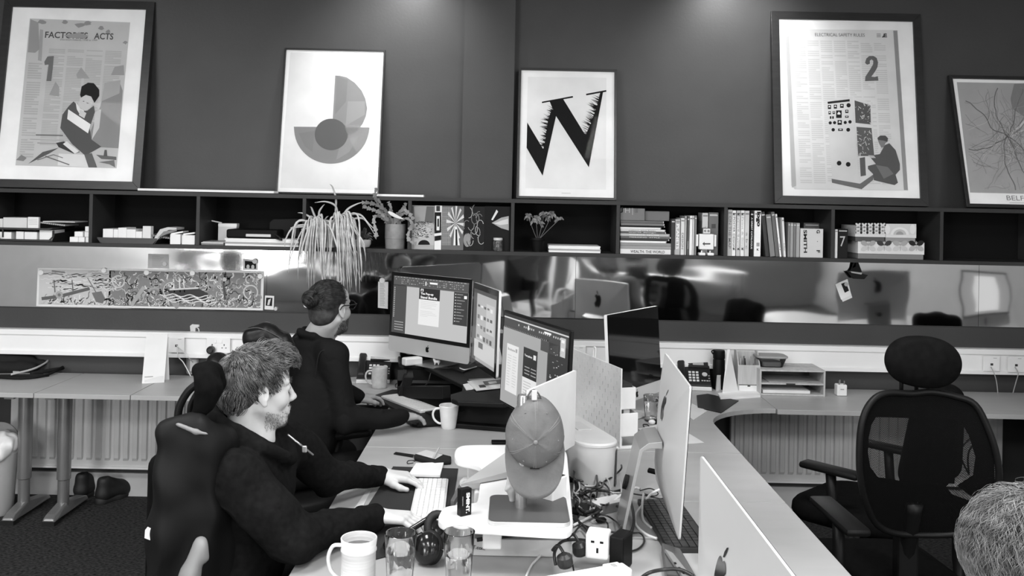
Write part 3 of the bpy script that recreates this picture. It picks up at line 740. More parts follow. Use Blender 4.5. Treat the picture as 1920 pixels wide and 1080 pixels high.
def note(quad_, lab, art=None, g=.75, off=.001):
    t = thing('paper_note', lab, 'note', tuple(MIRP.px((quad_[2][0]+quad_[3][0])/2, (quad_[2][1]+quad_[3][1])/2)))
    MB().slab([MIRP.px(*c, off) for c in quad_], (0, -.0006, 0)).build('sheet', G(g, .6), t)
    if art: a_ = Art(MIRP, off+.0014); art(a_); a_.build('print', t)
def n1(a):
    for k in range(9): a.line([(285, 480+k*2.4), (300+(k*7) % 9, 480.3+k*2.4)], .9, .45)
note([(278, 476), (316, 477), (316, 503.5), (277, 503)], 'small printed note above the sea monster print', n1, .62); magnet(309, 495, 4.5, 'pale round magnet on the small printed note', .62)
def n2(a): a.poly([(459, 489), (480, 491), (480, 504), (459, 503)], .02); a.disc(465, 500, 3, .7, 1, 4); a.disc(474, 500.5, 3, .7, 1, 4)
note([(456, 485), (484, 488), (483, 507), (456, 506)], 'small instant photo of two heads on the steel strip', n2); magnet(478, 489.5, 5, 'white round magnet holding the instant photo of two heads', .6)
def n3(a): a.poly([(499, 558), (511, 558.5), (510, 574), (498, 573)], .03); a.poly([(503, 562), (508, 560), (505, 572), (501, 572)], .6, 1)
note([(497, 554), (514, 555), (513, 581), (496, 580)], 'tall instant photo pinned right of the sea monster print', n3); magnet(517, 579, 3.4, 'small pale magnet at the foot of the tall instant photo', .5)
magnet(574, 572, 4.6, 'white round magnet alone left of the man with the bun')
def n4(a):
    for k in range(17): a.line([(712, 533+k*2.5), (720+(k % 3), 533.2+k*2.5)], .8, .3)
note([(709, 528), (728, 528.5), (727, 579), (708.5, 577)], 'narrow printed price list hanging left of the wall computer', n4, .68); magnet(716.5, 526, 5.2, 'white round magnet holding the narrow printed list')
note([(734, 553), (738.5, 553), (738, 587), (733, 586)], 'sliver of white card beside the screen edge on the steel strip')
c = MIRP.px(1608, 520)
t = thing('toy_ship', 'little black paper sailing ship standing on the upper edge of the steel strip', 'ornament', tuple(c))
g2 = G(.03); A2 = Plane((0, YM-.02, 0), (0, -1, 0))
MB().slab([A2.px(*p_) for p_ in ((1588, 509), (1625, 515), (1618, 523), (1598, 522))], (0, -.02, 0)).build('hull', g2, t)
MB().slab([A2.px(*p_) for p_ in ((1607, 487), (1616, 510), (1604, 512), (1593, 509))], (0, -.004, 0)).build('sail', g2, t)
MB().slab([A2.px(*p_) for p_ in ((1600, 489), (1605, 487), (1604, 500), (1597, 503))], (0, -.004, 0)).build('sail', g2, t)
MB().slab([A2.px(*p_) for p_ in ((1592, 508), (1614, 511), (1612, 514), (1594, 511))], (0, -.024, 0)).build('deck', G(.6), t)
def n5(a): a.poly([(1577, 532), (1586, 529), (1592, 545), (1584, 549)], .03); a.disc(1587, 533, 4, .5, 1)
note([(1566, 533), (1589, 523), (1596, 553), (1577, 562)], 'tilted pair of small photo cards, the upper with a dark picture', n5, .8, .003)
note([(1569, 540), (1590, 531), (1598, 558), (1580, 566)], 'lower tilted photo card peeping from under the upper one', None, .7, .001)
# ================================================================ things in the shelf compartments
def sbox(name, x0, y0, x1, y1, g, lab, cat, group=None, Y=YS+.02, d=.16, rx=0, art=None, z=None, bev=.002, rough=.55, lean=0, rz=0):
    """upright cuboid whose front face covers the photo box; stands on the shelf unless z is None and y1 is higher"""
    a = atY(x0, y0, Y); b = atY(x1, y1, Y); xm = (x0+x1)/2; a.z = atY(xm, y0, Y).z; b.z = atY(xm, y1, Y).z; w = b.x-a.x; h = a.z-b.z
    zb_ = b.z if z is None else z; h = a.z-zb_ if z is not None else h
    t = thing(name, lab, cat, ((a.x+b.x)/2, Y, zb_), rz, group) if art else None
    T = TR(((a.x+b.x)/2, Y, zb_), (0, lean, rz))
    mb = MB().box((0, d/2, h/2), (w, d, h), T, bev=bev)
    if art:
        mb.build('body', G(g, rough), t); P_ = Plane(T @ Vector((0, -.0008, 0)), T.to_3x3() @ Vector((0, -1, 0)))
        A_ = Art(P_, 0); art(A_); A_.build('print', t); return t
    o = mb.build(name, G(g, rough)); 
    # origin at its own base
    off = Vector(((a.x+b.x)/2, Y+d/2, zb_))
    for v in o.data.vertices: v.co = v.co-off
    o.location = off
    return tag(o, lab, cat, group)
SZ = shelf_z+.0005
# compartment 0: letter trays and pen boxes
def tray(x0, x1, ytop, ybot, lab, z, d=.26, g=.02, solid=False):
    a = atY(x0, ytop, YS+.01); b = atY(x1, ybot, YS+.01); h = max(.02, a.z-b.z); w = b.x-a.x; cx = (a.x+b.x)/2
    t = thing('letter_tray', lab, 'tray', (cx, YS+.01, z)); mt = M('tray_black', g, .35)
    MB().box((cx, YS+.01+d/2, z+.004), (w-.03, d, .006)).build('tray_floor', mt, t, bev=.002)
    for s_ in (-1, 1):
        MB().slab([(cx+s_*(w/2-.018), YS+.012, z+.002), (cx+s_*(w/2-.018), YS+.01+d, z+.002), (cx+s_*w/2, YS+.01+d, z+h), (cx+s_*w/2, YS+.012, z+h*.8)], (-s_*.003, 0, 0)).build('tray_side', mt, t)
    pts = [(cx-w/2, z+h*.8), (cx-w*.42, z+.002), (cx+w*.42, z+.002), (cx+w/2, z+h*.8), (cx+w*.40, z+.012), (cx-w*.40, z+.012)]
    MB().slab([(x, YS+.012, zz) for x, zz in pts[:3]+pts[3:]], (0, -.003, 0)).build('tray_lip', mt, t)
    if solid: MB().slab([(x, YS+.010, zz) for x, zz in ((cx-w/2, z+h), (cx-w*.42, z), (cx+w*.42, z), (cx+w/2, z+h))], (0, -.003, 0)).build('tray_front', mt, t)
    return t
tray(-10, 103, 430, 452, 'black letter tray low in the far left compartment', SZ)
# raised second tray resting on corner posts of the lower tray
t = tray(-10, 100, 425, 432, 'upper black letter tray stacked over white pen boxes at far left', atY(40, 431, YS+.02).z)
for x in (98, 4):
    p_ = atY(x, 440, YS+.02); MB().box((p_.x, YS+.03, (SZ+.02+t.location.z)/2), (.008, .01, t.location.z-SZ-.02)).build('stacking_post', M('tray_black'), t)
PB = ['white pen box lying at the far left edge of the lower tray', 'white pen box in the middle of the lower tray', 'pale pen box turned sideways right of the middle of the lower tray', 'larger white pen box at the right end of the lower tray']
ZT = SZ+.008
for (x0, y0, x1, y1), l in zip(((-4, 435, 21, 447), (30, 434, 44, 447), (46, 435, 69, 447), (74, 431, 98, 447)), PB): sbox('pen_box', x0, y0, x1, y1, .78, l, 'box', 'white pen boxes on the shelf', YS+.03, .14, z=ZT)
ZU = t.location.z+.008
sbox('pen_box', -4, 410, 5, 424, .6, 'grey box cut by the photo edge on the upper tray', 'box', 'boxes on the upper tray', YS+.03, .14, z=ZU)
sbox('storage_box', 6, 408, 50, 425, .62, 'wide light grey box on the upper letter tray at far left', 'box', 'boxes on the upper tray', YS+.03, .12, z=ZU)
def pk(a):
    for k in range(5): a.line([(54, 411+k*2.5), (70, 410.5+k*2.5)], .8, .5)
sbox('swatch_pack', 52, 407, 72, 424, .8, 'thick swatch pack with striped side lying on the upper letter tray', 'swatch pack', None, YS+.03, .02, art=pk, z=ZU)
a = atY(73, 408, YS+.04); b = atY(126, 420, YS+.2)
sp = MB()
for k in range(12):
    x0 = a.x+.012*k; sp.box((x0+.006, YS+.13, ZU+.034-.0012*k), (.010, .16, .008))
o = sp.build('swatch_strip', G(.32)); tag(o, 'fanned dark striped swatch strip behind the thick swatch pack', 'swatch strip'); o['kind'] = 'stuff'
def sheets(name, x0, x1, ys, Y, d, lab, g=.8, group=None, dx=3, base=None, cat='paper', seed=1):
    """a short pile: each sheet/booklet is its own object"""
    r_ = random.Random(seed); z = base if base is not None else SZ; out = []
    th = None
    for i, (yt, yb, gg, l) in enumerate(ys):
        A_ = atY(x0, yt, Y); B_ = atY(x1, yb, Y); h = max(.0015, (yb-yt)/337)
        o = MB().box((0, 0, h/2), (B_.x-A_.x, d, h), bev=min(.0008, h*.3)).build(name, G(gg, .5)); o.location = ((A_.x+B_.x)/2+r_.uniform(-.004, .004), Y+d/2+r_.uniform(0, .008), z); o.rotation_euler = (0, 0, r_.uniform(-.02, .02))
        z += h+.0003; tag(o, l, cat, group); out.append(o)
    return z
sheets('paper_sheet', 80, 140, [(414, 416, .55, 'pale paper lying across the upper tray at far left')], YS+.05, .16, '', base=ZU+.037)
SB = (((157, 429.5, 167, 439), 'white pen box, upper right of the small stack by the divider'), ((138, 428, 154, 437.5), 'white pen box on top of the left column of the small stack'),
      ((129, 438, 145, 450), 'white pen box at the lower left of the small stack'), ((145.5, 439, 157, 450), 'white pen box in the lower middle of the small stack'), ((159, 440.5, 167, 450), 'narrow white pen box at the lower right of the small stack'),
      ((158, 418, 167, 429), 'white pen box crowning the small stack beside the divider'))
bases = [None]*6
zl = SZ; hrow = .030
for i, ((x0, y0, x1, y1), l) in enumerate(SB):
    zz = {0: SZ+hrow, 1: SZ+hrow, 2: SZ, 3: SZ, 4: SZ, 5: SZ+2*hrow}[i]
    A_ = atY(x0, y0, YS+.03); B_ = atY(x1, y1, YS+.03); o = MB().box((0, 0, hrow/2-.0004), (B_.x-A_.x-.001, .12, hrow-.001), bev=.002).build('pen_box', G(.8))
    o.location = ((A_.x+B_.x)/2, YS+.10, zz); tag(o, l, 'box', 'white pen boxes on the shelf')
# compartment 1: tray of white boxes
tray(182, 296, 438, 451, 'black letter tray full of white pen boxes in the second compartment', SZ, solid=True)
L1 = ['white pen box at the left end of the second compartment tray', 'narrow white pen box second from left in that tray', 'tall white pen box third from left in that tray', 'white pen box fourth from left in that tray', 'small white pen box fifth from left in that tray']
for (x0, y0, x1, y1), l in zip(((193, 429, 212, 440), (213, 430, 221, 441), (221.5, 427, 237, 441), (237.5, 430, 254, 442), (254.5, 434, 266, 441)), L1): sbox('pen_box', x0, y0, x1, y1, .8, l, 'box', 'white pen boxes on the shelf', YS+.04, .13, z=ZT)
sbox('swatch_pack', 267, 424, 283, 439, .75, 'white swatch pack right of the boxes in the second compartment tray', 'swatch pack', None, YS+.04, .03, z=ZT, rz=-.15)
sp = MB()
for k in range(11): sp.box((atY(284+k*4.0, 430, YS+.08).x, YS+.13, ZT+.040-.0016*k), (.008, .17, .010))
o = sp.build('swatch_strip', G(.24)); tag(o, 'fanned dark swatch strip in the second compartment tray', 'swatch strip'); o['kind'] = 'stuff'
P_ = Plane((0, YS+.03, 0), (0, -1, 0))
t = thing('brochure', 'bent pale brochure leaning at the right end of the second tray', 'brochure', tuple(P_.px(290, 452)))
MB().slab([P_.px(*c) for c in ((286, 451.5), (300, 430), (314, 426), (331, 427), (331, 431), (316, 431), (306, 438), (293, 452))], (0, .12, 0)).build('cover', G(.55), t)
MB().slab([P_.px(*c) for c in ((296, 446), (307, 434), (331, 430), (332, 433), (310, 440))], (0, -.002, 0)).build('page_band', G(.2), t)
sbox('pen_box', 319, 439, 338, 453, .8, 'white pen box right of the bent brochure', 'box', 'white pen boxes on the shelf', YS+.03, .1, z=SZ)
sbox('pen_box', 341, 441, 365, 453, .8, 'white pen box in the right corner of the second compartment', 'box', 'white pen boxes on the shelf', YS+.03, .1, z=SZ)
for x0, x1, yt, ln, l in ((320, 343, 433, -.18, 'white lid lying tilted on the pen box right of the brochure'), (343, 365, 431, -.14, 'white lid lying tilted on the corner pen box')):
    A_ = atY(x0, yt, YS+.03); B_ = atY(x1, yt, YS+.03); o = MB().box((0, 0, .005), (B_.x-A_.x, .09, .009), bev=.002).build('box_lid', G(.82)); o.location = ((A_.x+B_.x)/2, YS+.08, atY(330, 440 if x0 < 330 else 441, YS+.03).z+.003+.002); o.rotation_euler = (0, ln, 0); tag(o, l, 'lid', 'white lids in the second compartment')
# compartment 2: magazines, folder and bag
z = SZ
zz2 = sheets('magazine', 422, 560, [(454, 457.5, .8, 'lowest white magazine under the black folder'), (450.5, 454, .35, 'grey magazine second from bottom under the black folder'), (447.5, 450.5, .82, 'white magazine third from bottom under the black folder'), (444, 447.5, .8, 'top white magazine directly under the black folder')], YS+.01, .22, '', .8, 'magazines under the black folder', cat='magazine')
t = thing('document_folder', 'black document folder with a pale band lying on four magazines', 'folder', (atY(470, 440, YS+.05).x, YS+.05, zz2))
A_ = atY(424, 427, YS+.02); B_ = atY(520, 443, YS+.02); B_.z = A_.z-.05
MB().box(((A_.x+B_.x)/2, YS+.12, zz2+(A_.z-B_.z)/2), (B_.x-A_.x, .20, A_.z-B_.z), bev=.01).build('cover', G(.015, .6), t)
c_ = atY(484, 437, YS+.01); MB().box((c_.x, YS+.016, zz2+.018), (.14, .01, .016), bev=.003).build('pale_band', G(.55, .4), t)
c_ = atY(524, 440, YS+.0); MB().tube(crom([(c_.x-.03, YS+.01, zz2+.03), (c_.x, YS-.005, zz2+.012), (c_.x+.015, YS-.004, zz2-.004), (c_.x-.02, YS-.002, zz2+.004)]), .004, 8).build('strap', G(.03, .3), t, smooth='all')
P_ = Plane((0, YS+.16, 0), (0, -1, 0))
o = MB().slab([P_.px(*c) for c in ((504, 444), (505, 417), (512, 411), (560, 410), (563, 444))], (0, .04, 0)).build('document_case', G(.02, .6), bev=.004); tag(o, 'dark upright case at the back right of the third compartment', 'case')
sheets('paper_sheet', 378, 420, [(451, 454, .15, 'dark loose paper at the left of the third compartment'), (448, 450, .6, 'pale loose paper at the left of the third compartment'), (446, 447.5, .3, 'grey loose paper topmost at the left of the third compartment')], YS+.02, .16, '', group='loose papers by the folder', seed=4)
sbox('storage_box', 409, 425, 443, 446, .6, 'white box behind the loose papers in the third compartment', 'box', 'white boxes by the loose papers', YS+.17, .05, z=SZ+.004)
sbox('storage_box', 409, 419, 444, 424.5, .75, 'white lidded box top behind the loose papers', 'box', 'white boxes by the loose papers', YS+.17, .05, z=atY(409, 425, YS+.17).z)
o = MB().tube([atY(397, 414, YS+.2), atY(416, 418, YS+.2)], .004, 6).build('white_stick', G(.75)); tag(o, 'thin white stick lying on the lidded box', 'stick')
# ---- plants
leafm = M('leaf_pale', .34, .45, noise=(9, .5, (1, 1, 3))); leafd = M('leaf_dark', .05, .35, noise=(9, .4, (1, 1, 1))); stemm = M('stem', .15, .6)
leafstripe = M('leaf_stripe', .62, .45)
def ribbon(mb, pts, w, tip=True, fold=.25):
    pts = [Vector(p) for p in pts]; n = len(pts); vs = []
    for i, p in enumerate(pts):
        t_ = (pts[min(i+1, n-1)]-pts[max(i-1, 0)]).normalized(); sd = t_.cross(Vector((0, -1, .3))); sd = sd.normalized() if sd.length > 1e-4 else Vector((1, 0, 0))
        u = i/(n-1); ww = w*(min(1, .45+2.2*u) if u < .25 else 1)*(1-max(0, (u-.35)/.65)**1.6*.95); nn = sd.cross(t_)
        vs += [p-sd*ww, p+nn*ww*fold, p+sd*ww]
    fs = []
    for i in range(n-1):
        a_ = i*3; fs += [(a_, a_+1, a_+4, a_+3), (a_+1, a_+2, a_+5, a_+4)]
    mb.add(vs, fs)
# spider plant
c_ = atY(614, 455, YS+.06); pz = atY(614, 413, YS+.06).z
t = thing('spider_plant', 'big spider plant with long striped leaves trailing over the shelf edge', 'plant', (c_.x, YS+.06, SZ))
MB().lathe([(.055, 0), (.075, pz-SZ-.01), (.08, pz-SZ-.01), (.08, pz-SZ), (.07, pz-SZ), (.07, pz-SZ-.015)], TR((c_.x, YS+.085, SZ)), 28).build('plant_pot', M('pot_white', .72, .5, noise=(25, .15, (1, 1, 1))), t, smooth=True)
MB().lathe([(.068, 0), (.0685, .002)], TR((c_.x, YS+.085, pz-.018)), 24).build('soil', G(.05), t)
r7 = random.Random(11); cw = Vector((c_.x, YS+.085, pz-.005))
lf = MB(); ls = MB()
def spider(base, tipx, tipy, Y, arch, w=.0055):
    e = atY(tipx, tipy, Y); b0 = Vector(base); mid1 = b0+(e-b0)*.22; mid1.z = b0.z+arch; mid1.x = b0.x+(e.x-b0.x)*r7.uniform(.35, .75); mid1.y = YS-.012-r7.uniform(0, .03)
    mid2 = b0+(e-b0)*.6; mid2.x = b0.x+(e.x-b0.x)*r7.uniform(.75, 1.0); mid2.y = min(mid1.y, Y)
    pts = crom([b0, mid1, mid2, e], 7); ribbon(lf, pts, w); ribbon(ls, [p+Vector((0, -.0016, .0008)) for p in pts], w*.32)
for i in range(105):
    side = -1 if r7.random() < .5 else 1
    bx = c_.x+(r7.uniform(-.085, -.045) if side < 0 else r7.uniform(.035, .085))
    tx = (r7.gauss(584, 24) if side < 0 else r7.gauss(652, 18)); tx = min(max(tx, 534), 686); ty = r7.uniform(470, 552)-abs(tx-618)*.25+12
    if r7.random() < .25: ty -= 40
    spider((bx, YS+r7.uniform(.0, .05), pz+r7.uniform(-.045, .0)+(.02 if side > 0 else 0)), tx, ty, r7.uniform(YS-.12, YS-.02), r7.uniform(-.01, .035), r7.uniform(.0036, .0056))
for pts in (((628, 405), (630, 375), (624, 352), (618, 345)), ((634, 402), (628, 385), (610, 378), (590, 380)), ((596, 418), (588, 400), (584, 390), (581, 388)), ((597, 425), (582, 408), (568, 400), (558, 399)),
            ((600, 425), (598, 400), (604, 388), (609, 383)), ((636, 418), (650, 394), (668, 383), (682, 379)), ((636, 422), (655, 404), (676, 403), (693, 424), (705, 445)), ((636, 430), (652, 414), (678, 409), (692, 420), (704, 432)),
            ((604, 425), (608, 415), (612, 408), (616, 405)), ((640, 436), (655, 436), (660, 450), (668, 500), (678, 528)), ((630, 470), (640, 520), (636, 530), (632, 536))):
    P3 = [atY(x, y, YS+.04-i_*.018) for i_, (x, y) in enumerate(pts)]; P3 = crom(P3, 6); ribbon(lf, P3, .006); ribbon(ls, [p+Vector((0, -.0016, .0008)) for p in P3], .002)
lf.build('leaves', leafm, t, smooth='all')['kind'] = 'stuff'; ls.build('leaf_stripes', leafstripe, t, smooth='all')['kind'] = 'stuff'
# bowl pot with dark succulent
def small_leaves(mb, c, rad, n, L, w, seed, up_=.4):
    r_ = random.Random(seed)
    for i in range(n):
        a_ = r_.uniform(0, 6.28); e_ = r_.uniform(.1, 1.3); d_ = Vector((math.cos(a_)*math.cos(e_), math.sin(a_)*math.cos(e_)*.6, math.sin(e_)))
        s0 = Vector(c)+d_*r_.uniform(.0, rad); e0 = s0+d_*L*r_.uniform(.6, 1.1); m_ = (s0+e0)/2+Vector((0, 0, L*.18)); ribbon(mb, crom([s0, m_, e0+Vector((0, 0, -L*.15))], 4), w*r_.uniform(.7, 1.2))
c_ = atY(676, 457, YS+.05)
t = thing('potted_succulent', 'small round white bowl pot with a dark plant', 'plant', (c_.x, YS+.08, SZ))
MB().lathe([(.032, 0), (.046, .006), (.055, .022), (.056, .046), (.050, .047), (.049, .04)], TR((c_.x, YS+.07, SZ)), 28).build('plant_pot', M('pot_cream', .6, .35), t, smooth=True)
mb = MB(); small_leaves(mb, (c_.x, YS+.07, SZ+.04), .04, 46, .05, .006, 3); mb.build('leaves', leafd, t, smooth='all')
# christmas cactus in a cylinder pot
c_ = atY(740, 458, YS+.05)
t = thing('christmas_cactus', 'arching segmented cactus in a ribbed grey cylinder pot', 'plant', (c_.x, YS+.08, SZ))
ph = atY(740, 420, YS+.05).z-SZ
MB().lathe([(.054, 0), (.057, ph*.40), (.0585, ph*.41), (.0585, ph-.004), (.056, ph), (.051, ph), (.051, ph-.012)], TR((c_.x, YS+.07, SZ)), 32).build('plant_pot', M('pot_grey', .22, .5, noise=(30, .12, (1, 1, 1))), t, smooth=True)
MB().lathe([(.050, 0), (.0505, .002)], TR((c_.x, YS+.07, SZ+ph-.014)), 24).build('soil', G(.04), t)
cac = MB()
def segs(path, w0=.011):
    P3 = crom([atY(x, y, Y_) for x, y, Y_ in path], 5); L = sum((P3[i+1]-P3[i]).length for i in range(len(P3)-1)); ns = max(3, int(L/.026)); acc_ = 0; cur = [P3[0]]; out = []
    for i in range(len(P3)-1):
        cur.append(P3[i+1]); acc_ += (P3[i+1]-P3[i]).length
        if acc_ > L/ns: out.append((cur[0], cur[-1])); cur = [P3[i+1]]; acc_ = 0
    if len(cur) > 1: out.append((cur[0], cur[-1]))
    for a_, b_ in out:
        d_ = b_-a_; sd = d_.cross(Vector((0, -1, 0)))
        if sd.length < 1e-5: continue
        sd.normalize(); w = w0*r7.uniform(.8, 1.25)
        prof = [(0, .25), (.3, .75), (.55, .7), (.8, 1.15), (.92, .55), (1, .3)]
        pts = [a_+d_*u+sd*w*k for u, k in prof]+[a_+d_*u-sd*w*k for u, k in prof[::-1]]
        cac.slab(pts, (0, r7.uniform(.002, .004), 0))
y5 = YS+.03
for path in ([(735, 420, y5), (728, 400, y5), (708, 385, y5-.04), (690, 380, y5-.08), (678, 380, y5-.1)], [(730, 420, y5), (715, 395, y5), (703, 370, y5-.05), (706, 352, y5-.07)], [(728, 420, y5), (712, 405, y5-.05), (700, 408, y5-.08), (706, 440, y5-.1), (703, 446, y5-.1)],
             [(745, 420, y5), (750, 398, y5), (762, 385, y5-.02), (760, 380, y5-.03)], [(738, 420, y5), (729, 402, y5-.02), (735, 395, y5-.03), (728, 378, y5-.04)], [(745, 420, y5), (762, 408, y5-.05), (773, 420, y5-.07), (764, 440, y5-.08), (768, 452, y5-.09), (781, 457, y5-.09)],
             [(733, 420, y5), (724, 410, y5-.04), (708, 396, y5-.05), (694, 392, y5-.07), (680, 386, y5-.08)], [(745, 420, y5), (752, 400, y5), (768, 402, y5-.03), (775, 412, y5-.05)], [(728, 418, y5), (722, 398, y5), (712, 378, y5-.03), (700, 366, y5-.05)], [(740, 420, y5), (742, 405, y5), (757, 392, y5-.02), (772, 405, y5-.04)]):
    segs(path)
cac.build('stems', M('cactus', .20, .5, noise=(12, .4, (1, 1, 1))), t)
wide = MB(); ribbon(wide, crom([atY(728, 397, YS-.02), atY(742, 405, YS-.02), (atY(757, 411, YS-.02))], 6), .010); wide.build('pale_leaf', G(.6), t, smooth='all')
# compartment 4: art prints standing in a row
def stand(x0, x1, y0, y1, lab, art, g, Y=YS+.04, d=.008): return sbox('art_book', x0, y0, x1, y1, g, lab, 'book', 'art books standing face out', Y, d, art=art, z=SZ, bev=.0005, rough=.3)
r8 = random.Random(8)
def a1(a):
    a.poly([(769, 386), (814, 387), (814, 418), (769, 418)], .10); a.poly([(776, 387), (800, 387), (796, 416), (778, 416)], .3, 1)
    a.poly([(769, 448), (782, 428), (790, 425), (806, 428), (814, 446), (814, 460), (769, 459)], .45, 1)
    for i in range(150): x = r8.gauss(791, 12); y = r8.uniform(416, 445); (769 < x < 812) and a.line([(x, y), (min(813, x+r8.uniform(-5, 5)), y+r8.uniform(-3, 3))], 1, r8.choice([.05, .03, .6]), 2)
    a.disc(795, 459, 11, .02, 3, 9, 180, 360)
stand(772, 814.5, 385.5, 461, 'art book with a dark thicket over pale ground, first of the row', a1, .38)
def a2(a):
    a.poly([(815.5, 398), (827.5, 398), (827, 450), (815, 452)], .02, 1); a.poly([(818, 386), (825, 386), (825, 396), (818, 396)], .05, 1); a.poly([(818.5, 405), (824.5, 405), (824, 432), (818.5, 432)], .75, 2); a.poly([(820, 410), (823, 410), (823, 425), (820, 425)], .02, 3); a.poly([(814, 438), (828, 436), (828, 441), (814, 443)], .7, 2)
stand(815, 828, 385.5, 461, 'narrow white and black art book, second of the row', a2, .78)
def a3(a):
    for k in range(9): a.line([(829+k*1.9, 388), (829+k*1.9, 460)], .8, .35); a.line([(829, 390+k*8), (845, 390+k*8)], .8, .35)
    for an in range(0, 360, 30): a.poly([(854, 418), (854+17*math.cos(R(an)), 418+40*math.sin(R(an))*.8), (854+17*math.cos(R(an+12)), 418+40*math.sin(R(an+12))*.8)], .65, 1)
    a.poly([(850, 460), (852, 425), (857, 425), (862, 460)], .75, 2); a.poly([(854, 460), (854, 430), (857, 430), (858, 460)], .03, 3)
stand(828.5, 869, 386, 461, 'art book with a grid and pale rays, third of the row', a3, .12)
def a4(a):
    for k in range(16):
        x = r8.uniform(874, 903); y = r8.uniform(392, 452); a.line([(x+6*math.cos(t_), y+10*math.sin(t_)) for t_ in [q_*.5+k for q_ in range(7)]], 1, r8.choice([.3, .45, .2]), 1)
    a.disc(876, 450, 7, .25, 1, 13)
stand(870, 908, 387, 462, 'dark art book with looping pale curves, fourth of the row', a4, .025)
def a5(a):
    a.poly([(922, 418), (940, 408), (954, 405), (954, 432), (940, 428)], .35, 1); a.poly([(926, 419), (942, 413), (953, 410), (953, 420), (938, 422)], .6, 2); a.poly([(921, 412), (931, 393), (934, 397), (924, 413)], .7, 2)
stand(909, 956, 387, 462, 'dark art book with a pale swoosh, fifth of the row', a5, .02)
c_ = atY(933.5, 461, YS+.02)
t = thing('glass_jar', 'small glass jar with a pale lid in front of the dark art books', 'jar', (c_.x, YS+.02, SZ))
MB().lathe([(.024, 0), (.027, .006), (.027, .052), (.022, .06)], TR((c_.x, YS+.02, SZ)), 24).build('jar_body', M('jar_dark', .08, .1, noise=(60, .8, (1, 1, 1))), t, smooth=True)
MB().lathe([(.024, .06), (.026, .062), (.026, .072), (.024, .074)], TR((c_.x, YS+.02, SZ)), 24).build('jar_lid', G(.55, .3), t, smooth=True)
# compartment 5
c_ = atY(1008, 463, YS+.05)
t = thing('potted_plant', 'small leafy plant in a tapered black pot, right of the pillar', 'plant', (c_.x, YS+.08, SZ))
MB().lathe([(.028, 0), (.038, .062), (.043, .064), (.043, .078), (.038, .078), (.038, .07)], TR((c_.x, YS+.07, SZ)), 26).build('plant_pot', G(.012, .5), t, smooth=True)
mb = MB()
for bx_, by_, n_ in ((990, 406, 9), (1005, 410, 12), (1020, 402, 12), (1035, 402, 9), (1048, 412, 7), (1012, 420, 8), (1000, 415, 8), (1028, 408, 8)):
    cc = atY(bx_, by_, YS+.05)
    for k in range(n_):
        a_ = r8.uniform(0, 6.28); e0 = cc+Vector((math.cos(a_)*.03, r8.uniform(-.03, .03), math.sin(a_)*.02-.006)); ribbon(mb, crom([cc, (cc+e0)/2+Vector((0, 0, .008)), e0], 3), .007)
mb.build('leaves', M('leaf_mid', .14, .35, noise=(40, .7, (1, 1, 1))), t, smooth='all')
mb = MB()
for bx_, by_ in ((990, 406), (1020, 402), (1048, 412), (1005, 410), (1035, 402)): mb.tube(crom([(c_.x, YS+.07, SZ+.06), (c_.x+(atY(bx_, 430, YS+.05).x-c_.x)*.4, YS+.06, SZ+.11), atY(bx_, by_, YS+.05)], 4), .0016, 5)
mb.build('stems', stemm, t, smooth='all')
sheets('magazine', 1030, 1127, [(463, 466.5, .8, 'bottom white magazine of the small pile right of the black pot'), (459.5, 462.5, .35, 'grey magazine second from bottom right of the black pot'), (456, 459.5, .82, 'white magazine third from bottom right of the black pot'), (452.8, 455, .8, 'thin white magazine on top of the pile right of the black pot')], YS+.02, .2, '', group='magazines right of the black pot', seed=3, cat='magazine')
# compartment 6: lying books
def lying(x0, x1, y0, y1, g, lab, z, txt=None, tg=.1, d=.19, stripes=None):
    a_ = atY(x0, y0, YS+.025); b_ = atY(x1, y1, YS+.025); h = max(.004, (y1-y0)/337)-.0006; cx = (a_.x+b_.x)/2; w = b_.x-a_.x
    t = thing('lying_book', lab, 'book', (cx, YS+.025, z), 0, 'books lying in the tall pile')
    MB().box((cx, YS+.025+d/2, z+h/2), (w, d, h), bev=min(.0015, h*.3)).build('cover', G(g, .45), t)
    if txt:
        o_ = Vector((cx-w*.32, YS+.0240, z+h*.22)); text3(txt, o_, (1, 0, 0), (0, 0, 1), w*.6, h*.55, .01).build('spine_text', G(tg), t)
    MB().box((cx+w/2-.003, YS+.0244, z+h/2), (.004, .001, h*.7)).build('spine_mark', G(.5 if g < .4 else .15), t)
    return z+h+.0006
z = SZ
BK = [(1163, 1270, 461, 470.5, .72, 'bottom white book of the tall pile with bold dark lettering', 'WEALTH. THE WORLD', .05), (1163, 1258, 455, 461, .30, 'mid grey book second from the bottom of the pile', None, 0), (1163, 1261, 449.5, 455, .26, 'darker grey book third from the bottom of the pile', None, 0),
      (1163, 1250, 445.5, 449.5, .80, 'thin white book fourth from the bottom of the pile', None, 0), (1163.5, 1255, 441, 445.5, .05, 'black book fifth from the bottom of the pile', None, 0), (1163.5, 1258, 437, 441, .12, 'charcoal book with small pale title sixth from the bottom', 'MERGING  STYLE', .6),
      (1163, 1256, 432, 437, .42, 'grey book seventh from the bottom of the pile', 'modern spirits', .8), (1163, 1249, 428, 432, .08, 'dark book with pale title eighth from the bottom', 'world design', .7), (1163.5, 1248, 424, 428, .62, 'pale striped book ninth from the bottom of the pile', 'colour and form', .15),
      (1163, 1240, 420, 424, .7, 'white thin book tenth from the bottom of the pile', None, 0), (1163, 1247, 417, 420, .02, 'black thin book eleventh from the bottom of the pile', None, 0), (1164, 1246, 412, 416.5, .16, 'dark grey book twelfth from the bottom of the pile', None, 0), (1163.5, 1245, 407, 412, .10, 'charcoal book under the box with letter blocks', None, 0)]
for b_ in BK: z = lying(b_[0], b_[1], b_[2], b_[3], b_[4], b_[5], z, b_[6], b_[7])
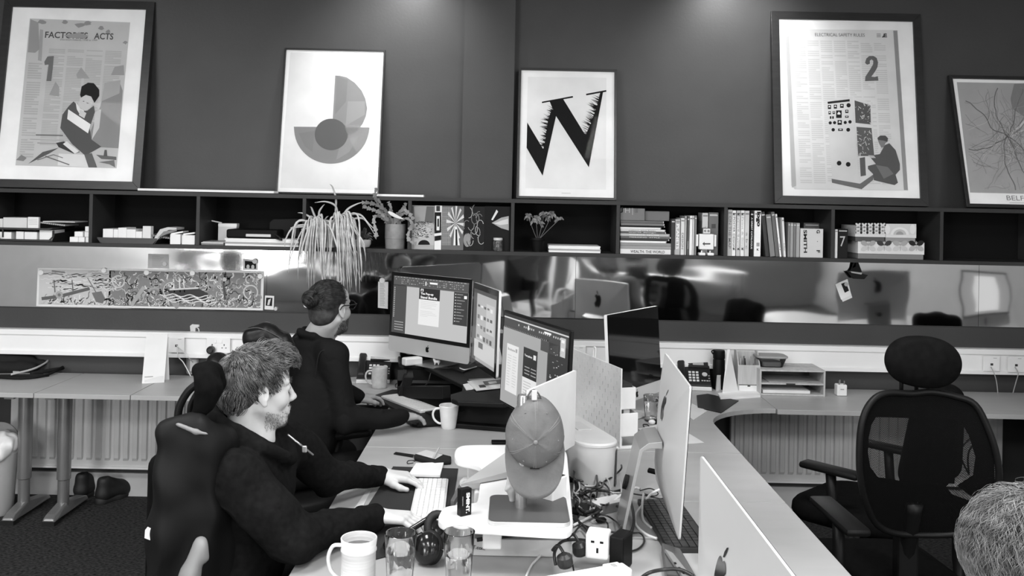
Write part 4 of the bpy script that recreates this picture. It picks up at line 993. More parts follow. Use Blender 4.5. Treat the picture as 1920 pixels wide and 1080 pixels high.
def lb(a):
    a.text('J', (1163, 399), (1168, 399), 11, .03, 1, .03); a.text('H', (1172, 399), (1181, 399), 9, .4, 1); a.text('100', (1190, 399), (1196, 399), 9, .08, 1); a.poly([(1185, 390), (1187, 390), (1187, 403), (1185, 403)], .3)
sbox('letterpress_box', 1163.5, 390.5, 1209, 406, .17, 'grey box printed with large letters on top of the book pile', 'box', None, YS+.03, .14, art=lb, z=z)
sbox('lying_book', 1209.5, 396, 1255, 407, .15, 'dark book lying behind the lettered box on the pile', 'book', 'books lying in the tall pile', YS+.06, .14, z=z)
# upright books
def upright(x0, x1, y0, g, lab, group, txt=None, tg=.1, art=None, lean=0, d=.17, Y=YS+.02, z=SZ, fl=False, th=None):
    ym = 473 if x1 < 1361 else (476 if x1 < 1565 else 480)
    a_ = atY(x0, y0, Y); b_ = atY(x1, y0, Y); w = max(.003, b_.x-a_.x-.0008); h = a_.z-z; cx = (a_.x+b_.x)/2
    t = thing('upright_book', lab, 'book', (cx, Y, z), 0, group); T = TR((cx, Y, z+abs(math.sin(lean))*w/2), (0, lean, 0))
    MB().box((0, d/2, h/2), (w, d, h), T, bev=min(.0015, w*.2)).build('cover', G(g, .45), t)
    MB().box((0, -.0006, h*.93), (w*.8, .001, h*.03), T).build('spine_band', G(.55 if g < .35 else .2), t)
    if txt:
        M3 = T.to_3x3(); hh = min(h*.7, w*len(txt)*.75)
        text3(txt, T @ Vector((-w*.28, -.0008, h*.16+hh)), M3 @ Vector((0, 0, -1)), M3 @ Vector((1, 0, 0)), hh, w*.55, .01).build('spine_text', G(tg), t)
    if art: A_ = Art(Plane(T @ Vector((0, -.0009, 0)), T.to_3x3() @ Vector((0, -1, 0))), 0); art(A_); A_.build('spine_print', t)
    return t
g6 = 'upright books right of the tall pile'
def up_(xs, grp):
    for x0, x1, y0, g, l, txt, tg in xs: upright(x0, x1, y0, g, l, grp, txt, tg)
up_([(1259, 1266, 411, .05, 'black upright book next to the lying pile', None, 0), (1266.5, 1276, 411, .42, 'grey upright book with the word PLANETS on a pale spine', 'PLANETS', .9), (1277, 1284, 409, .66, 'pale upright book with small blocks on the spine', 'DESIGN', .15),
     (1284.5, 1288, 405, .4, 'slim grey upright book, fourth after the pile', None, 0), (1289, 1293, 406, .07, 'slim dark upright book, fifth after the pile', 'notes', .5), (1293.5, 1299, 404.5, .78, 'white upright book beside its slimmer white neighbour', None, 0), (1299.5, 1302, 404.5, .7, 'slimmer white upright book beside a grey one', None, 0),
     (1302.5, 1307, 404, .16, 'dark grey upright book left of the toy robot', None, 0)], g6)
upright(1317, 1328, 399, .62, 'pale upright book directly behind the toy robot', g6, None, 0, d=.12, Y=YS+.07)
def bx_(a): a.poly([(1334, 420), (1342, 420), (1342, 428), (1334, 428)], .06); a.line([(1331, 402), (1344, 402)], 1, .5)
upright(1329, 1347.5, 398, .14, 'wide grey slipcase behind the right arm of the toy robot', g6, None, 0, bx_, d=.12, Y=YS+.07)
# toy robot
c_ = atY(1323.5, 472, YS+.02)
t = thing('toy_robot', 'white wooden toy robot with round eyes standing before the books', 'toy', (c_.x, YS+.02, SZ))
rbm = G(.8, .4); z9 = lambda y: atY(1323, y, YS+.02).z; Yr = YS+.025
k_ = 1/337.
MB().box((c_.x, Yr, (z9(438)+z9(467))/2-.002), (27*k_, .04, 29*k_), bev=.004).build('torso', rbm, t)
MB().box((c_.x-.0, Yr, (z9(427)+z9(438))/2-.002), (16*k_, .035, 12*k_), bev=.003).build('head', G(.10, .4), t)
MB().box((c_.x, Yr-.0178, (z9(427)+z9(438))/2-.002), (13*k_, .002, 9*k_), bev=.0008).build('face_plate', G(.7), t)
for s_ in (-1, 1):
    MB().lathe([(.0058, 0), (.0058, .002)], TR((c_.x+s_*.0095, Yr-.019, (z9(427)+z9(438))/2-.001), (R(90), 0, 0)), 16).build('eye', G(.03), t)
    MB().lathe([(.0025, 0), (.0025, .0028)], TR((c_.x+s_*.0095, Yr-.019, (z9(427)+z9(438))/2-.001), (R(90), 0, 0)), 12).build('pupil', G(.8), t)
    MB().box((c_.x+s_*17*k_, Yr, (z9(440)+z9(462))/2), (4*k_, .02, 22*k_), bev=.002).build('arm', rbm, t)
    MB().box((c_.x+s_*8*k_, Yr-.004, SZ+.008), (12*k_, .045, .015), bev=.004).build('foot', rbm, t)
    MB().box((c_.x+s_*8*k_, Yr, SZ+.02), (.006, .008, .014)).build('leg', rbm, t)
MB().box((c_.x, Yr, z9(426)), (.01, .01, .008)).build('antenna', G(.5), t)
A_ = Art(Plane((0, Yr-.0205, 0), (0, -1, 0)), .0006); A_.poly([(1317, 457), (1321, 453.5), (1321, 456), (1332, 456), (1332, 458.5), (1321, 458.5), (1321, 461)], .06); A_.build('arrow', t)
# compartment 7
def kk(x): return lambda a: (a.text('K', (x, 469), (x+4.5, 469), 4.5, .04, 1, .04), a.text('K', (x, 404), (x+4.5, 404), 4.5, .04, 1, .04))
g7 = 'upright books in the eighth compartment'
for x0, x1, y0, g, l, txt, tg, art in ((1365, 1373.5, 393, .42, 'mottled grey upright book by the left divider', 'ON THE MAP', .15, None), (1373.5, 1380.5, 394.5, .82, 'white book with black title, left of two similar white ones', 'POSTER DESIGN', .1, kk(1374.5)), (1381.5, 1389, 394.5, .5, 'grey book with letter K between the white ones', 'Press & Print', .8, kk(1383)),
        (1389.5, 1396.5, 394.5, .78, 'white book with letter K and faint title', 'Print & Bind', .45, kk(1390.5)), (1397, 1405.5, 395, .58, 'light grey book right of the white ones', 'a b c', .3, None), (1407.5, 1413, 396, .02, 'black book with white title next to the big white logo book', 'A GREAT CATALOGUE', .8, None)):
    upright(x0, x1, y0, g, l, g7, txt, tg, art)
def lg(a): a.text('logo', (1417.5, 397), (1417.6, 425), 9, .02, 1, .05); a.poly([(1419, 455), (1420.5, 455), (1420.5, 462), (1419, 462)], .05); a.poly([(1422, 455), (1423.5, 455), (1423.5, 462), (1422, 462)], .05); a.text('K', (1419, 470), (1423, 470), 4, .04, 1, .04)
upright(1415, 1427.5, 395, .84, 'tall white book with the word logo in heavy black letters', g7, None, 0, lg)
Ln = R(-7)
for (x0, x1, y0, g, l, txt) in ((1438, 1445, 397, .05, 'black book leaning, first of the leaning group', None), (1446.5, 1456, 402, .2, 'dark grey book leaning, second of the leaning group', None), (1457, 1463.5, 397, .12, 'charcoal book leaning, third of the leaning group', None), (1464.5, 1468, 401, .85, 'thin white book leaning, fourth of the leaning group', 'vol 4')):
    upright(x0+(-1), x1-1, y0, g, l, 'leaning books', txt, .1, None, Ln)
for i, (x0, x1, y0, g, l) in enumerate(((1478, 1482, 417, .2, 'thin dark book right of the leaning group'), (1482.5, 1488, 417.5, .3, 'grey book second right of the leaning group'), (1488.5, 1493, 417.5, .16, 'charcoal book third right of the leaning group'), (1493.5, 1500, 418, .34, 'grey book left of the G . F SMITH box'))):
    upright(x0, x1, y0, g, l, g7)
upright(1471, 1475, 408, .75, 'white spine standing between leaning books and grey books', g7, 'index', .2, None, R(-4))
def gf(a):
    a.text('SMITH', (1506.5, 431), (1507, 474), 6.5, .04, 1, .03)
    a.text('G', (1531, 431), (1531, 437.5), 6.5, .04, 1, .03); a.text('.', (1532, 452), (1532, 453.5), 1.5, .04, 1, .03); a.text('F', (1531, 469), (1531, 474), 6.5, .04, 1, .03)
sbox('paper_box', 1501, 429, 1543, 476, .58, 'light grey box lettered G . F SMITH in the eighth compartment', 'box', None, YS+.02, .16, art=gf, z=SZ)
upright(1507, 1538, 417.5, .09, 'dark box behind the G . F SMITH box', None, d=.06, Y=YS+.2)
# compartment 8
upright(1566, 1571, 430, .72, 'white slim book left of the black one with a 7', None)
def sv(a): a.text('7', (1575, 462), (1585, 462), 19, .45, 1)
upright(1571, 1590, 429, .02, 'black book with a large grey 7 on its spine', None, art=sv)
def boxpair(x0, x1, y0, y1, ylid, lab, fn, zb_, gb):
    xm = (x0+x1)/2; a_ = atY(x0, y0, YS+.03); b_ = atY(x1, y1, YS+.03); cx = (a_.x+b_.x)/2; w = b_.x-a_.x; a_.z = atY(xm, y0, YS+.03).z; b_.z = atY(xm, y1, YS+.03).z; zl_ = atY(xm, ylid, YS+.03).z; d = .22
    t = thing('patterned_box', lab, 'box', (cx, YS+.03, zb_), 0, 'patterned lidded boxes')
    sh = zb_-b_.z
    MB().box((cx, YS+.03+d/2+.002, (zb_+zl_+sh)/2), (w-.006, d-.006, zl_+sh-zb_), bev=.001).build('box_body', G(gb), t)
    MB().box((cx, YS+.03+d/2, (zl_+a_.z)/2+sh), (w, d, a_.z-zl_), bev=.001).build('box_lid', G(.7), t)
    A_ = Art(Plane((0, YS+.0292, 0), (0, -1, 0)), .0004); fn(A_); A_.build('lid_pattern', t); return a_.z+sh
def leafp(a, x, y, L, an, g): 
    ca, sa = math.cos(an), math.sin(an); pts = [(0, 0), (.3, .26), (.6, .3), (.85, .2), (1, 0), (.85, -.2), (.6, -.3), (.3, -.26)]
    a.poly([(x+L*(p*ca-q_*sa), y+L*(p*sa+q_*ca)) for p, q_ in pts], g, 2)
def pb1(a):
    for i in range(4):
        x = 1628+i*30
        for an, g in ((-155, .35 if i % 2 == 0 else .05), (-25, .35 if i % 2 == 0 else .05), (155, .55), (25, .55)): leafp(a, x, 461.5-(2 if an < 0 else -1), 15.5, R(an), g if i != 3 else g*.8)
        a.line([(x, 452), (x, 470)], 1, .3, 1)
zl1 = boxpair(1609, 1733, 449, 481, 471.5, 'large white lidded box with leaf pattern under two smaller boxes', pb1, SZ, .2)
def pb2(a):
    a.poly([(1604, 419), (1660, 419.5), (1660, 439), (1604, 438.5)], .02, 0)
    for i in range(5):
        for j in range(3):
            for an in (-140, -40, 140, 40): leafp(a, 1609+i*11.5, 422.5+j*7, 6.2, R(an), .66)
dz = atY(1610, 449, YS+.03).z
zz9 = zl1+.001
boxpair(1604, 1660, 418.5, 448, 439.5, 'small box with pale leaves on black lid, upper left', pb2, zz9, .08)
def pb3(a):
    a.poly([(1661, 419.5), (1718, 420), (1718, 440), (1661, 439.5)], .62, 0); a.disc(1687, 440, 17, .75, 1, 14, 180, 360); a.disc(1687, 440, 12, .5, 2, 10, 180, 360); a.disc(1687, 440, 7, .3, 3, 6, 180, 360)
    for x in (1664, 1711): a.disc(x, 430, 5, .74, 1, 9)
boxpair(1661, 1718, 419.5, 448, 440, 'small box with large pale flower lid, upper right', pb3, zz9, .3)
# ================================================================ screens
alu = M('aluminium', .62, .38, .35, noise=(3, .03, (1, 1, 1))); alu2 = M('aluminium_stand', .42, .3, .6); bez = M('bezel_black', .006, .12, spec=.4); blk = M('plastic_black', .008, .5, spec=.2)
whp = M('plastic_white', .78, .35); blkg = M('screen_off', .003, .05, spec=.5)
APPLE = [(0, .30), (.10, .36), (.22, .36), (.33, .28), (.36, .18), (.26, .10), (.22, -.04), (.27, -.18), (.38, -.26), (.30, -.42), (.18, -.54), (.08, -.52), (0, -.48), (-.08, -.52), (-.18, -.54), (-.31, -.40), (-.39, -.20), (-.40, .0), (-.36, .18), (-.26, .32), (-.12, .36)]
LEAF = [(0, .40), (.02, .52), (.10, .64), (.19, .68), (.18, .56), (.11, .44)]
def logo_pts(s, cx, cz, flip=1): return ([(cx+flip*x*s, cz+z*s) for x, z in crom2(APPLE)], [(cx+flip*x*s, cz+z*s) for x, z in LEAF])
def crom2(pts): return [(p.x, p.y) for p in crom([(x, y, 0) for x, y in pts], 3, True)]
def computer(name, label, L, Rr, z0, z1, zdesk, chin=.07, tilt=4, thick=.0055, bulge=.036, body=None, screen=None, stand='L', logo_back=True, front_logo=True, group=None, bezel=.018, cat='computer', corner=.012, foot_c=None, hole=True, parent_t=None):
    L = Vector((L[0], L[1], 0)); Rv = Vector((Rr[0], Rr[1], 0)); w = (Rv-L).length; rz = math.atan2(Rv.y-L.y, Rv.x-L.x); c = (L+Rv)/2; h = z1-z0
    t = thing(name, label, cat, (c.x, c.y, zdesk), rz, group); body = body or alu
    T = Matrix.Translation((c.x, c.y, 0)) @ Rz(rz) @ Matrix.Translation((0, 0, z0)) @ Matrix.Rotation(-R(tilt), 4, 'X')
    mb = MB(); vs = []; rings = [(0, 0), (0, thick), (.06, thick+bulge*.10), (.18, thick+bulge*.34), (.38, thick+bulge*.68), (.62, thick+bulge*.92), (.85, thick+bulge)]
    n = 28
    for f, y in rings:
        ww = w*(1-f); hh = h*(1-f); r_ = max(.003, corner*(1-f)+f*.05*min(w, h)); vs += [(x, y, z+h/2) for x, z in rrect(ww, hh, r_, 6)]
    fs = [(i*n+k, i*n+(k+1) % n, (i+1)*n+(k+1) % n, (i+1)*n+k) for i in range(len(rings)-1) for k in range(n)]+[tuple(range(n))[::-1], tuple(range((len(rings)-1)*n, len(rings)*n))]
    mb.add(vs, fs, T).build('body', body, t, smooth=True, sharp=40)
    # front glass with bezel
    MB().box((0, -.0012, chin+(h-chin)/2), (w-.002, .002, h-chin-.002), T, bev=.001).build('bezel', bez, t)
    P_ = Plane(T @ Vector((0, -.0024, 0)), T.to_3x3() @ Vector((0, -1, 0)))
    if screen is None:
        MB().box((0, -.0026, chin+(h-chin)/2), (w-2*bezel, .0006, h-chin-2*bezel), T).build('screen', blkg, t)
    elif screen != 'none':
        A_ = Art(P_, .0002); q3 = [T @ Vector((x, -.0026, z)) for x, z in ((-w/2+bezel, h-bezel), (w/2-bezel, h-bezel), (w/2-bezel, chin+bezel), (-w/2+bezel, chin+bezel))]
        A_.rect = q3; A_.T = T; A_.w = w; A_.h = h; A_.chin = chin; A_.bz = bezel
        screen(A_); A_.build('screen', t, emit=.95)
    if front_logo and chin > .03:
        a_, l_ = logo_pts(.032, 0, chin*.5); g_ = MB()
        for q in (a_, l_): g_.slab([T @ Vector((x, -.0004, z)) for x, z in q], T.to_3x3() @ Vector((0, -.0006, 0)))
        g_.build('logo', G(.02, .2), t)['kind'] = 'stuff'
    if logo_back:
        a_, l_ = logo_pts(.085, 0, h*.72, -1); g_ = MB()
        def dep(x, z):
            f = 1-max(abs(x)/(w/2), abs(z-h/2)/(h/2))
            for (f0, y0), (f1, y1) in zip(rings[1:-1], rings[2:]):
                if f <= f1: return y0+(y1-y0)*max(0, f-f0)/(f1-f0)
            return rings[-1][1]
        for q in (a_, l_):
            cx_ = sum(p[0] for p in q)/len(q); cz_ = sum(p[1] for p in q)/len(q); n_ = len(q); g_.add([T @ Vector((x, dep(x, z)+.0012, z)) for x, z in q]+[T @ Vector((cx_, dep(cx_, cz_)+.0012, cz_))], [(k, (k+1) % n_, n_) for k in range(n_)])
        g_.build('logo', G(.015, .12), t)['kind'] = 'stuff'
    M0 = Matrix.Translation((c.x, c.y, 0)) @ Rz(rz)
    if stand == 'L':      # bent plate stand: neck leans back to a flat foot
        sw = .095; yb = thick+bulge
        pr = [(yb*.8-math.sin(R(tilt))*-.2*0, z0+h*.52), (yb+.035, z0+h*.52-.006), (yb+.062, z0+h*.46), (yb+.112, zdesk+.03), (yb+.115, zdesk+.012), (yb+.105, zdesk+.0), (-.045, zdesk+.0), (-.045, zdesk+.006), (yb+.099, zdesk+.008), (yb+.102, zdesk+.03), (yb+.052, z0+h*.45), (yb+.028, z0+h*.47), (yb*.8, z0+h*.47)]
        vs = [M0 @ Vector((sx*sw, y, z)) for sx in (-1, 1) for y, z in pr]; k = len(pr)
        MB().add(vs, [tuple(range(k)), tuple(range(2*k-1, k-1, -1))]+[(i, k+i, k+(i+1) % k, (i+1) % k) for i in range(k)]).build('stand', alu2, t, bev=.001)
        if hole:
            cc = M0 @ Vector((0, yb+.0975, (z0+h*.46+zdesk)/2+.01)); ang = math.atan2(.063, (z0+h*.46)-(zdesk+.03))
            MB().lathe([(.016, -.0045), (.016, .0075)], Matrix.Translation(cc) @ Rz(rz) @ Matrix.Rotation(R(90)+ang, 4, 'X') @ Matrix.Diagonal((1, 1.5, 1, 1)), 20).build('cable_hole', G(.02), t)
    elif stand == 'post':
        MB().box((0, .105, (zdesk+z0+h*.5)/2), (.05, .03, z0+h*.5-zdesk), M0, bev=.004).build('stand', body if body != alu else blk, t)
        MB().box((.0, .105, zdesk+.007), (.16, .10, .014), M0, bev=.005).build('foot', blk, t)
        MB().box((0, .075, z0+h*.45), (.08, .12, .08), M0, bev=.004).build('bracket', blk, t)
    t['_w'] = w
    return t, T, P_
def uv(A, u, v):
    """point on the screen rectangle, as photo-independent uv"""
    q = A.rect; a = q[0].lerp(q[1], u); b = q[3].lerp(q[2], u); return a.lerp(b, v)
def uvrect(A, u0, v0, u1, v1, g, lay=0):
    off = A.p.n*(.0004*lay); A._m(g, lay).poly([uv(A, *c)+off for c in ((u0, v0), (u1, v0), (u1, v1), (u0, v1))])
def uvtext(A, s_, u, v, wd, ht, g, lay=3, bold=.02):
    o_ = uv(A, u, v)+A.p.n*(.0004*lay); ux = (A.rect[1]-A.rect[0]); vx = (A.rect[0]-A.rect[3]); text3(s_, o_, ux.normalized(), vx.normalized(), ux.length*wd, vx.length*ht, bold, A._m(g, lay))
rs = random.Random(31)
def app_window(A, doc):
    uvrect(A, 0, 0, 1, 1, .045); uvrect(A, 0, 0, 1, .028, .10, 1); uvrect(A, 0, .03, 1, .15, .07, 1); uvrect(A, .0, .155, .17, .165, .02, 2)
    for i in range(24): uvrect(A, .02+.04*i, .010, .02+.04*i+rs.uniform(.008, .028), .018, .45, 2)
    for k in range(3):
        for i in range(34):
            if rs.random() < .6: uvrect(A, .03+.027*i, .05+k*.032, .03+.027*i+rs.uniform(.006, .02), .06+k*.032, rs.choice([.2, .35, .5]), 2)
    uvrect(A, .50, .055, .60, .085, .75, 3); uvrect(A, .44, .05, .455, .12, .6, 3)
    uvrect(A, .19, .17, 1, 1, .42, 2); uvrect(A, .19, .155, 1, .17, .10, 3)
    for i in range(40): uvrect(A, .19+.02*i, .158, .192+.02*i, .168, .4, 4)
    uvrect(A, 0, .17, .19, 1, .05, 3)
    for i in range(16): uvrect(A, .015, .2+i*.034, .03, .2+i*.034+.016, .4, 4)
    for k in range(4):
        for i in range(9): uvrect(A, .04+.014*i, .80+.045*k, .048+.014*i, .815+.045*k, .45, 4)
    doc(A)
def doc1(A):
    uvrect(A, .365, .165, .64, .36, .012, 5); uvrect(A, .365, .36, .64, .80, .66, 5)
    uvtext(A, 'The Pop-up', .385, .29, .17, .05, .8, 6, .03); uvtext(A, 'Stand Bundle', .385, .345, .22, .045, .8, 6, .03)
    uvrect(A, .385, .18, .42, .225, .8, 6); uvrect(A, .395, .19, .41, .225, .012, 7)
    for i, wd in enumerate((.2, .22, .21, .15, .2, .0, .16, .2, .22, .1)): wd and uvrect(A, .39, .39+i*.028, .39+wd, .397+i*.028, .5, 6)
    uvrect(A, .82, .17, 1, .72, .03, 5)
    for i in range(10): uvrect(A, .835, .2+i*.05, .85, .215+i*.05, .5, 6); uvrect(A, .86, .2+i*.05, .86+rs.uniform(.03, .1), .212+i*.05, .25, 6)
    uvrect(A, .95, .22, .985, .27, .75, 7)
RISE = .872
imac1, _, _ = computer('desktop_computer', 'silver all-in-one computer by the wall showing a pop-up stand layout', (-.68, 5.13), (-.205, 4.73), .918, 1.362, RISE, chin=.085, tilt=2, screen=lambda A: app_window(A, doc1), bezel=.022, corner=.02)
def s2(A):
    uvrect(A, 0, 0, 1, 1, .30); uvrect(A, 0, 0, 1, .05, .04, 1); uvrect(A, .0, .05, .16, 1, .06, 1); uvrect(A, .16, .05, 1, .8, .33, 2); uvrect(A, .6, .15, .95, .55, .42, 3)
    for i in range(5):
        for j in range(4): uvrect(A, .22+i*.14, .2+j*.14, .31+i*.14, .22+j*.14+.05*rs.random(), rs.choice([.05, .12, .6]), 4)
    uvrect(A, .1, .7, 1, .95, .45, 3); uvrect(A, .3, .72, .5, .8, .1, 4)
computer('display_monitor', 'white-edged glossy display angled beside the wall computer', (-.196, 4.70), (-.057, 4.26), .937, 1.352, RISE, chin=0, tilt=1, screen=s2, stand='L', logo_back=False, front_logo=False, bezel=.03, cat='monitor', body=M('display_rim', .8, .3, .2), bulge=.03, thick=.012, corner=.02, hole=False)
def s3(A):
    uvrect(A, 0, 0, 1, 1, .04); uvrect(A, 0, .0, 1, .035, .012, 1); uvrect(A, 0, .035, 1, .05, .5, 1)
    uvrect(A, .0, .16, .72, 1, .30, 2); uvrect(A, .02, .14, .72, .16, .02, 3)
    for i in range(26): uvrect(A, .02+.027*i, .142, .024+.027*i, .158, .4, 4)
    for i in range(22):
        if rs.random() < .7: uvrect(A, .25+.03*i, .08, .25+.03*i+.014, .10, .45, 3)
    uvrect(A, .41, .06, .425, .11, .8, 4); uvrect(A, .66, .065, .76, .085, .7, 4)
    # white page and black page
    uvrect(A, .08, .33, .28, .86, .62, 5); uvrect(A, .36, .30, .58, .62, .012, 5); uvrect(A, .36, .62, .58, .9, .62, 5)
    uvtext(A, 'Brochures', .10, .40, .12, .028, .15, 6); uvtext(A, 'Template', .38, .40, .12, .028, .7, 6)
    for j in range(2):
        for i in range(12): uvrect(A, .10+j*.09, .45+i*.03, .10+j*.09+rs.uniform(.04, .075), .458+i*.03, .45, 6)
    for i in range(6): uvrect(A, .39+(i % 2)*.1, .5+(i//2)*.035, .47+(i % 2)*.1, .51+(i//2)*.035, .3, 6); uvrect(A, .38, .66+i*.03, .50, .67+i*.03, .4, 6)
    uvrect(A, .52, .35, .56, .4, .6, 6); uvrect(A, .23, .36, .26, .40, .3, 6)
    uvrect(A, .62, .16, .88, .27, .05, 6); uvrect(A, .74, .16, 1, 1, .02, 6)
    for i in range(60): u = rs.uniform(.76, .93); v = rs.uniform(.2, .95); uvrect(A, u, v, u+rs.uniform(.008, .03), v+.008, rs.choice([.3, .5, .15]), 7)
    uvrect(A, .90, .07, .97, .26, .45, 7); uvrect(A, .915, .09, .955, .12, .7, 8); uvrect(A, .915, .17, .955, .20, .65, 8)
computer('display_monitor', 'large black-framed screen with page layouts behind the cap', (-.032, 3.72), (.205, 3.165), .955, 1.329, ZD, chin=0, tilt=2, screen=s3, stand='post', logo_back=False, front_logo=False, bezel=.009, cat='monitor', body=blk, bulge=.02, thick=.012, corner=.006)
# right far screen, switched off
computer('desktop_computer', 'white-edged all-in-one computer with a black switched-off screen near the wall', (.488, 4.30), (.80, 4.735), .80, 1.243, ZD, chin=.06, tilt=4, screen=None, stand='L', bezel=.004, body=M('rim_white', .8, .35, .1), corner=.008, thick=.016, hole=False)
computer('desktop_computer', 'silver computer seen almost edge-on from behind over the black keyboard', (.514, 2.66), (.540, 3.25), .795, 1.245, ZD, chin=.07, tilt=-3, screen=None)
computer('desktop_computer', 'silver computer seen from behind at the bottom right foreground', (.432, 1.33), (.428, 1.985), .775, 1.232, ZD, chin=.07, tilt=0, screen=None)
# grey-backed tablet screen on the pole behind the cap
RW = .858   # top of the white riser
t, T_, _ = computer('tablet_screen', 'pale grey panel screen seen from behind, right of the hanging cap', (.222, 3.06), (.055, 2.715), .962, 1.212, RW, chin=0, tilt=0, stand=None, logo_back=False, front_logo=False, body=M('panel_grey', .68, .5), bulge=.002, thick=.008, corner=.006, cat='tablet', screen=None)
t2 = thing('pole_stand', 'silver pole stand on a dark rounded square base carrying the cap', 'stand', (.046, 2.70, RW))
pz_ = atY(1003, 733, 2.70).z
MB().lathe([(.018, .012), (.018, pz_-RW-.02), (.016, pz_-RW-.012)], TR((.046, 2.70, RW)), 28).build('pole', M('steel_pole', .45, .25, .8), t2, smooth=True)
bq = [atZ(x, y, RW+.012) for x, y in ((917, 928), (1058, 930), (1070, 983), (920, 977))]
bc = sum(bq, Vector())/4
MB().prism([(x, y) for x, y in rrect(.235, .235, .025)], 0, .012, TR((bc.x, bc.y, RW))).build('base_plate', M('base_alu', .6, .4, .5), t2, bev=.002)
MB().prism([(x, y) for x, y in rrect(.232, .232, .024)], .0121, .0132, TR((bc.x, bc.y, RW))).build('base_pad', M('pad_dark', .07, .4), t2)
MB().tube([(.046, 2.70, pz_-.02), (.075, 2.735, pz_-.03)], .009, 12).build('arm_bracket', M('steel_pole'), t2, smooth='all')
# ================================================================ black desk riser of the man with the bun
t = thing('desk_riser', 'large black sit-stand desk riser holding the wall computer and its display', 'desk riser', (-.35, 4.6, ZD))
top = [atZ(x, y, RISE) for x, y in ((746, 668), (748, 681), (757, 684), (795, 686), (868, 722), (866, 733), (845, 739), (847, 748), (858, 752), (945, 756), (962, 752), (957, 690), (900, 655), (800, 656))]
mb = MB().slab([Vector((p.x, min(p.y, 5.27), RISE-.022)) for p in top], (0, 0, .022)); mb.build('riser_top', blk, t, bev=.005)
def xb(a, b, w=.03, h=.05): 
    mb_ = MB(); a = Vector(a); b = Vector(b); u = (b-a).normalized(); s_ = u.cross(Vector((0, 0, 1))).normalized()*w/2; v_ = s_.cross(u).normalized()*h/2
    mb_.add([a-s_-v_, a+s_-v_, a+s_+v_, a-s_+v_, b-s_-v_, b+s_-v_, b+s_+v_, b-s_+v_], [(3, 2, 1, 0), (4, 5, 6, 7), (0, 1, 5, 4), (1, 2, 6, 5), (2, 3, 7, 6), (3, 0, 4, 7)]); return mb_
MB().slab([(-.60, 5.10, ZD), (-.60, 4.7, ZD), (-.24, 4.20, ZD), (.10, 4.12, ZD), (.12, 4.6, ZD), (-.1, 5.1, ZD)], (0, 0, .022)).build('riser_base', blk, t, bev=.004)
for a, b in (((-.58, 5.0, ZD+.03), (-.56, 4.80, RISE-.03)), ((-.56, 4.78, ZD+.04), (-.3, 4.45, RISE-.04)), ((-.24, 4.26, ZD+.03), (.0, 4.3, RISE-.03)), ((.02, 4.22, ZD+.03), (.06, 4.7, RISE-.03))):
    xb(a, b, .05, .06).build('strut', blk, t, bev=.003)
MB().slab([(-.60, 4.95, ZD+.02), (-.57, 4.72, ZD+.02), (-.54, 4.72, RISE-.022), (-.57, 4.95, RISE-.022)], (.05, .0, 0)).build('side_bracket', blk, t, bev=.004)
MB().slab([(-.245, 4.24, ZD+.02), (.06, 4.18, ZD+.02), (.05, 4.2, RISE-.022), (-.22, 4.26, RISE-.022)], (0, .05, 0)).build('side_bracket', blk, t, bev=.004)
TZ = .736
tray_pts = [atZ(x, y, TZ) for x, y in ((700, 741), (735, 730), (760, 730), (850, 757), (905, 776), (885, 788), (830, 793), (783, 797), (772, 795), (757, 784), (746, 770))]
MB().slab([Vector((p.x, p.y, TZ-.012)) for p in tray_pts], (0, 0, .012)).build('keyboard_tray', blk, t, bev=.003)
# ================================================================ keyboards
keym = M('key_white', .80, .45); keyb = M('key_black', .02, .35)
def keyboard(label, corners, z, rows=6, cols=15, base=None, key=None, th=.010, name='keyboard', gap=.14, marks=None, ext=0):
    """corners: top-left, top-right, bottom-right, bottom-left in photo pixels on height z (top-left as its user sees it)"""
    q = [atZ(x, y, z) for x, y in corners]; c = sum(q, Vector())/4; u = ((q[1]-q[0])+(q[2]-q[3])); u.z = 0; w = u.length/2; u.normalize(); v = Vector((-u.y, u.x, 0)); h = abs((q[0]-q[3]).dot(v)+(q[1]-q[2]).dot(v))/2
    rz = math.atan2(u.y, u.x); T = TR((c.x, c.y, z-th), (0, 0, rz)); t = thing(name, label, 'keyboard', (c.x, c.y, z-th), rz)
    MB().prism(rrect(w, h, .008), 0, th, T).build('case', base or keym, t, bev=.001)
    kk_ = None
    for r_ in range(rows):
        hh = (h-.012)/rows; y = h/2-.006-hh*(r_+.5); n = cols; cw = (w-.014)/n; i = 0
        while i < n:
            sp = 1
            if r_ == rows-1 and 3 <= i < 9: sp = 6 if i == 3 else 1
            if r_ in (2, 3, 4) and i == 0: sp = 2
            if i+sp > n: sp = n-i
            ww = cw*sp-cw*gap; x = -w/2+.007+cw*(i+sp/2); key_mb = MB().box((x, y, th+.0016), (ww, hh*(1-gap), .0032), T)
            key_mb.build('key', key or keym, t); i += sp
    return t, T, w, h
keyboard('white keyboard on the black tray under the hands of the man with the bun', ((744.6, 736), (819, 763), (795, 774), (718.7, 744)), TZ+.0105, 6, 15, M('case_silver', .72, .35, .2), keym)
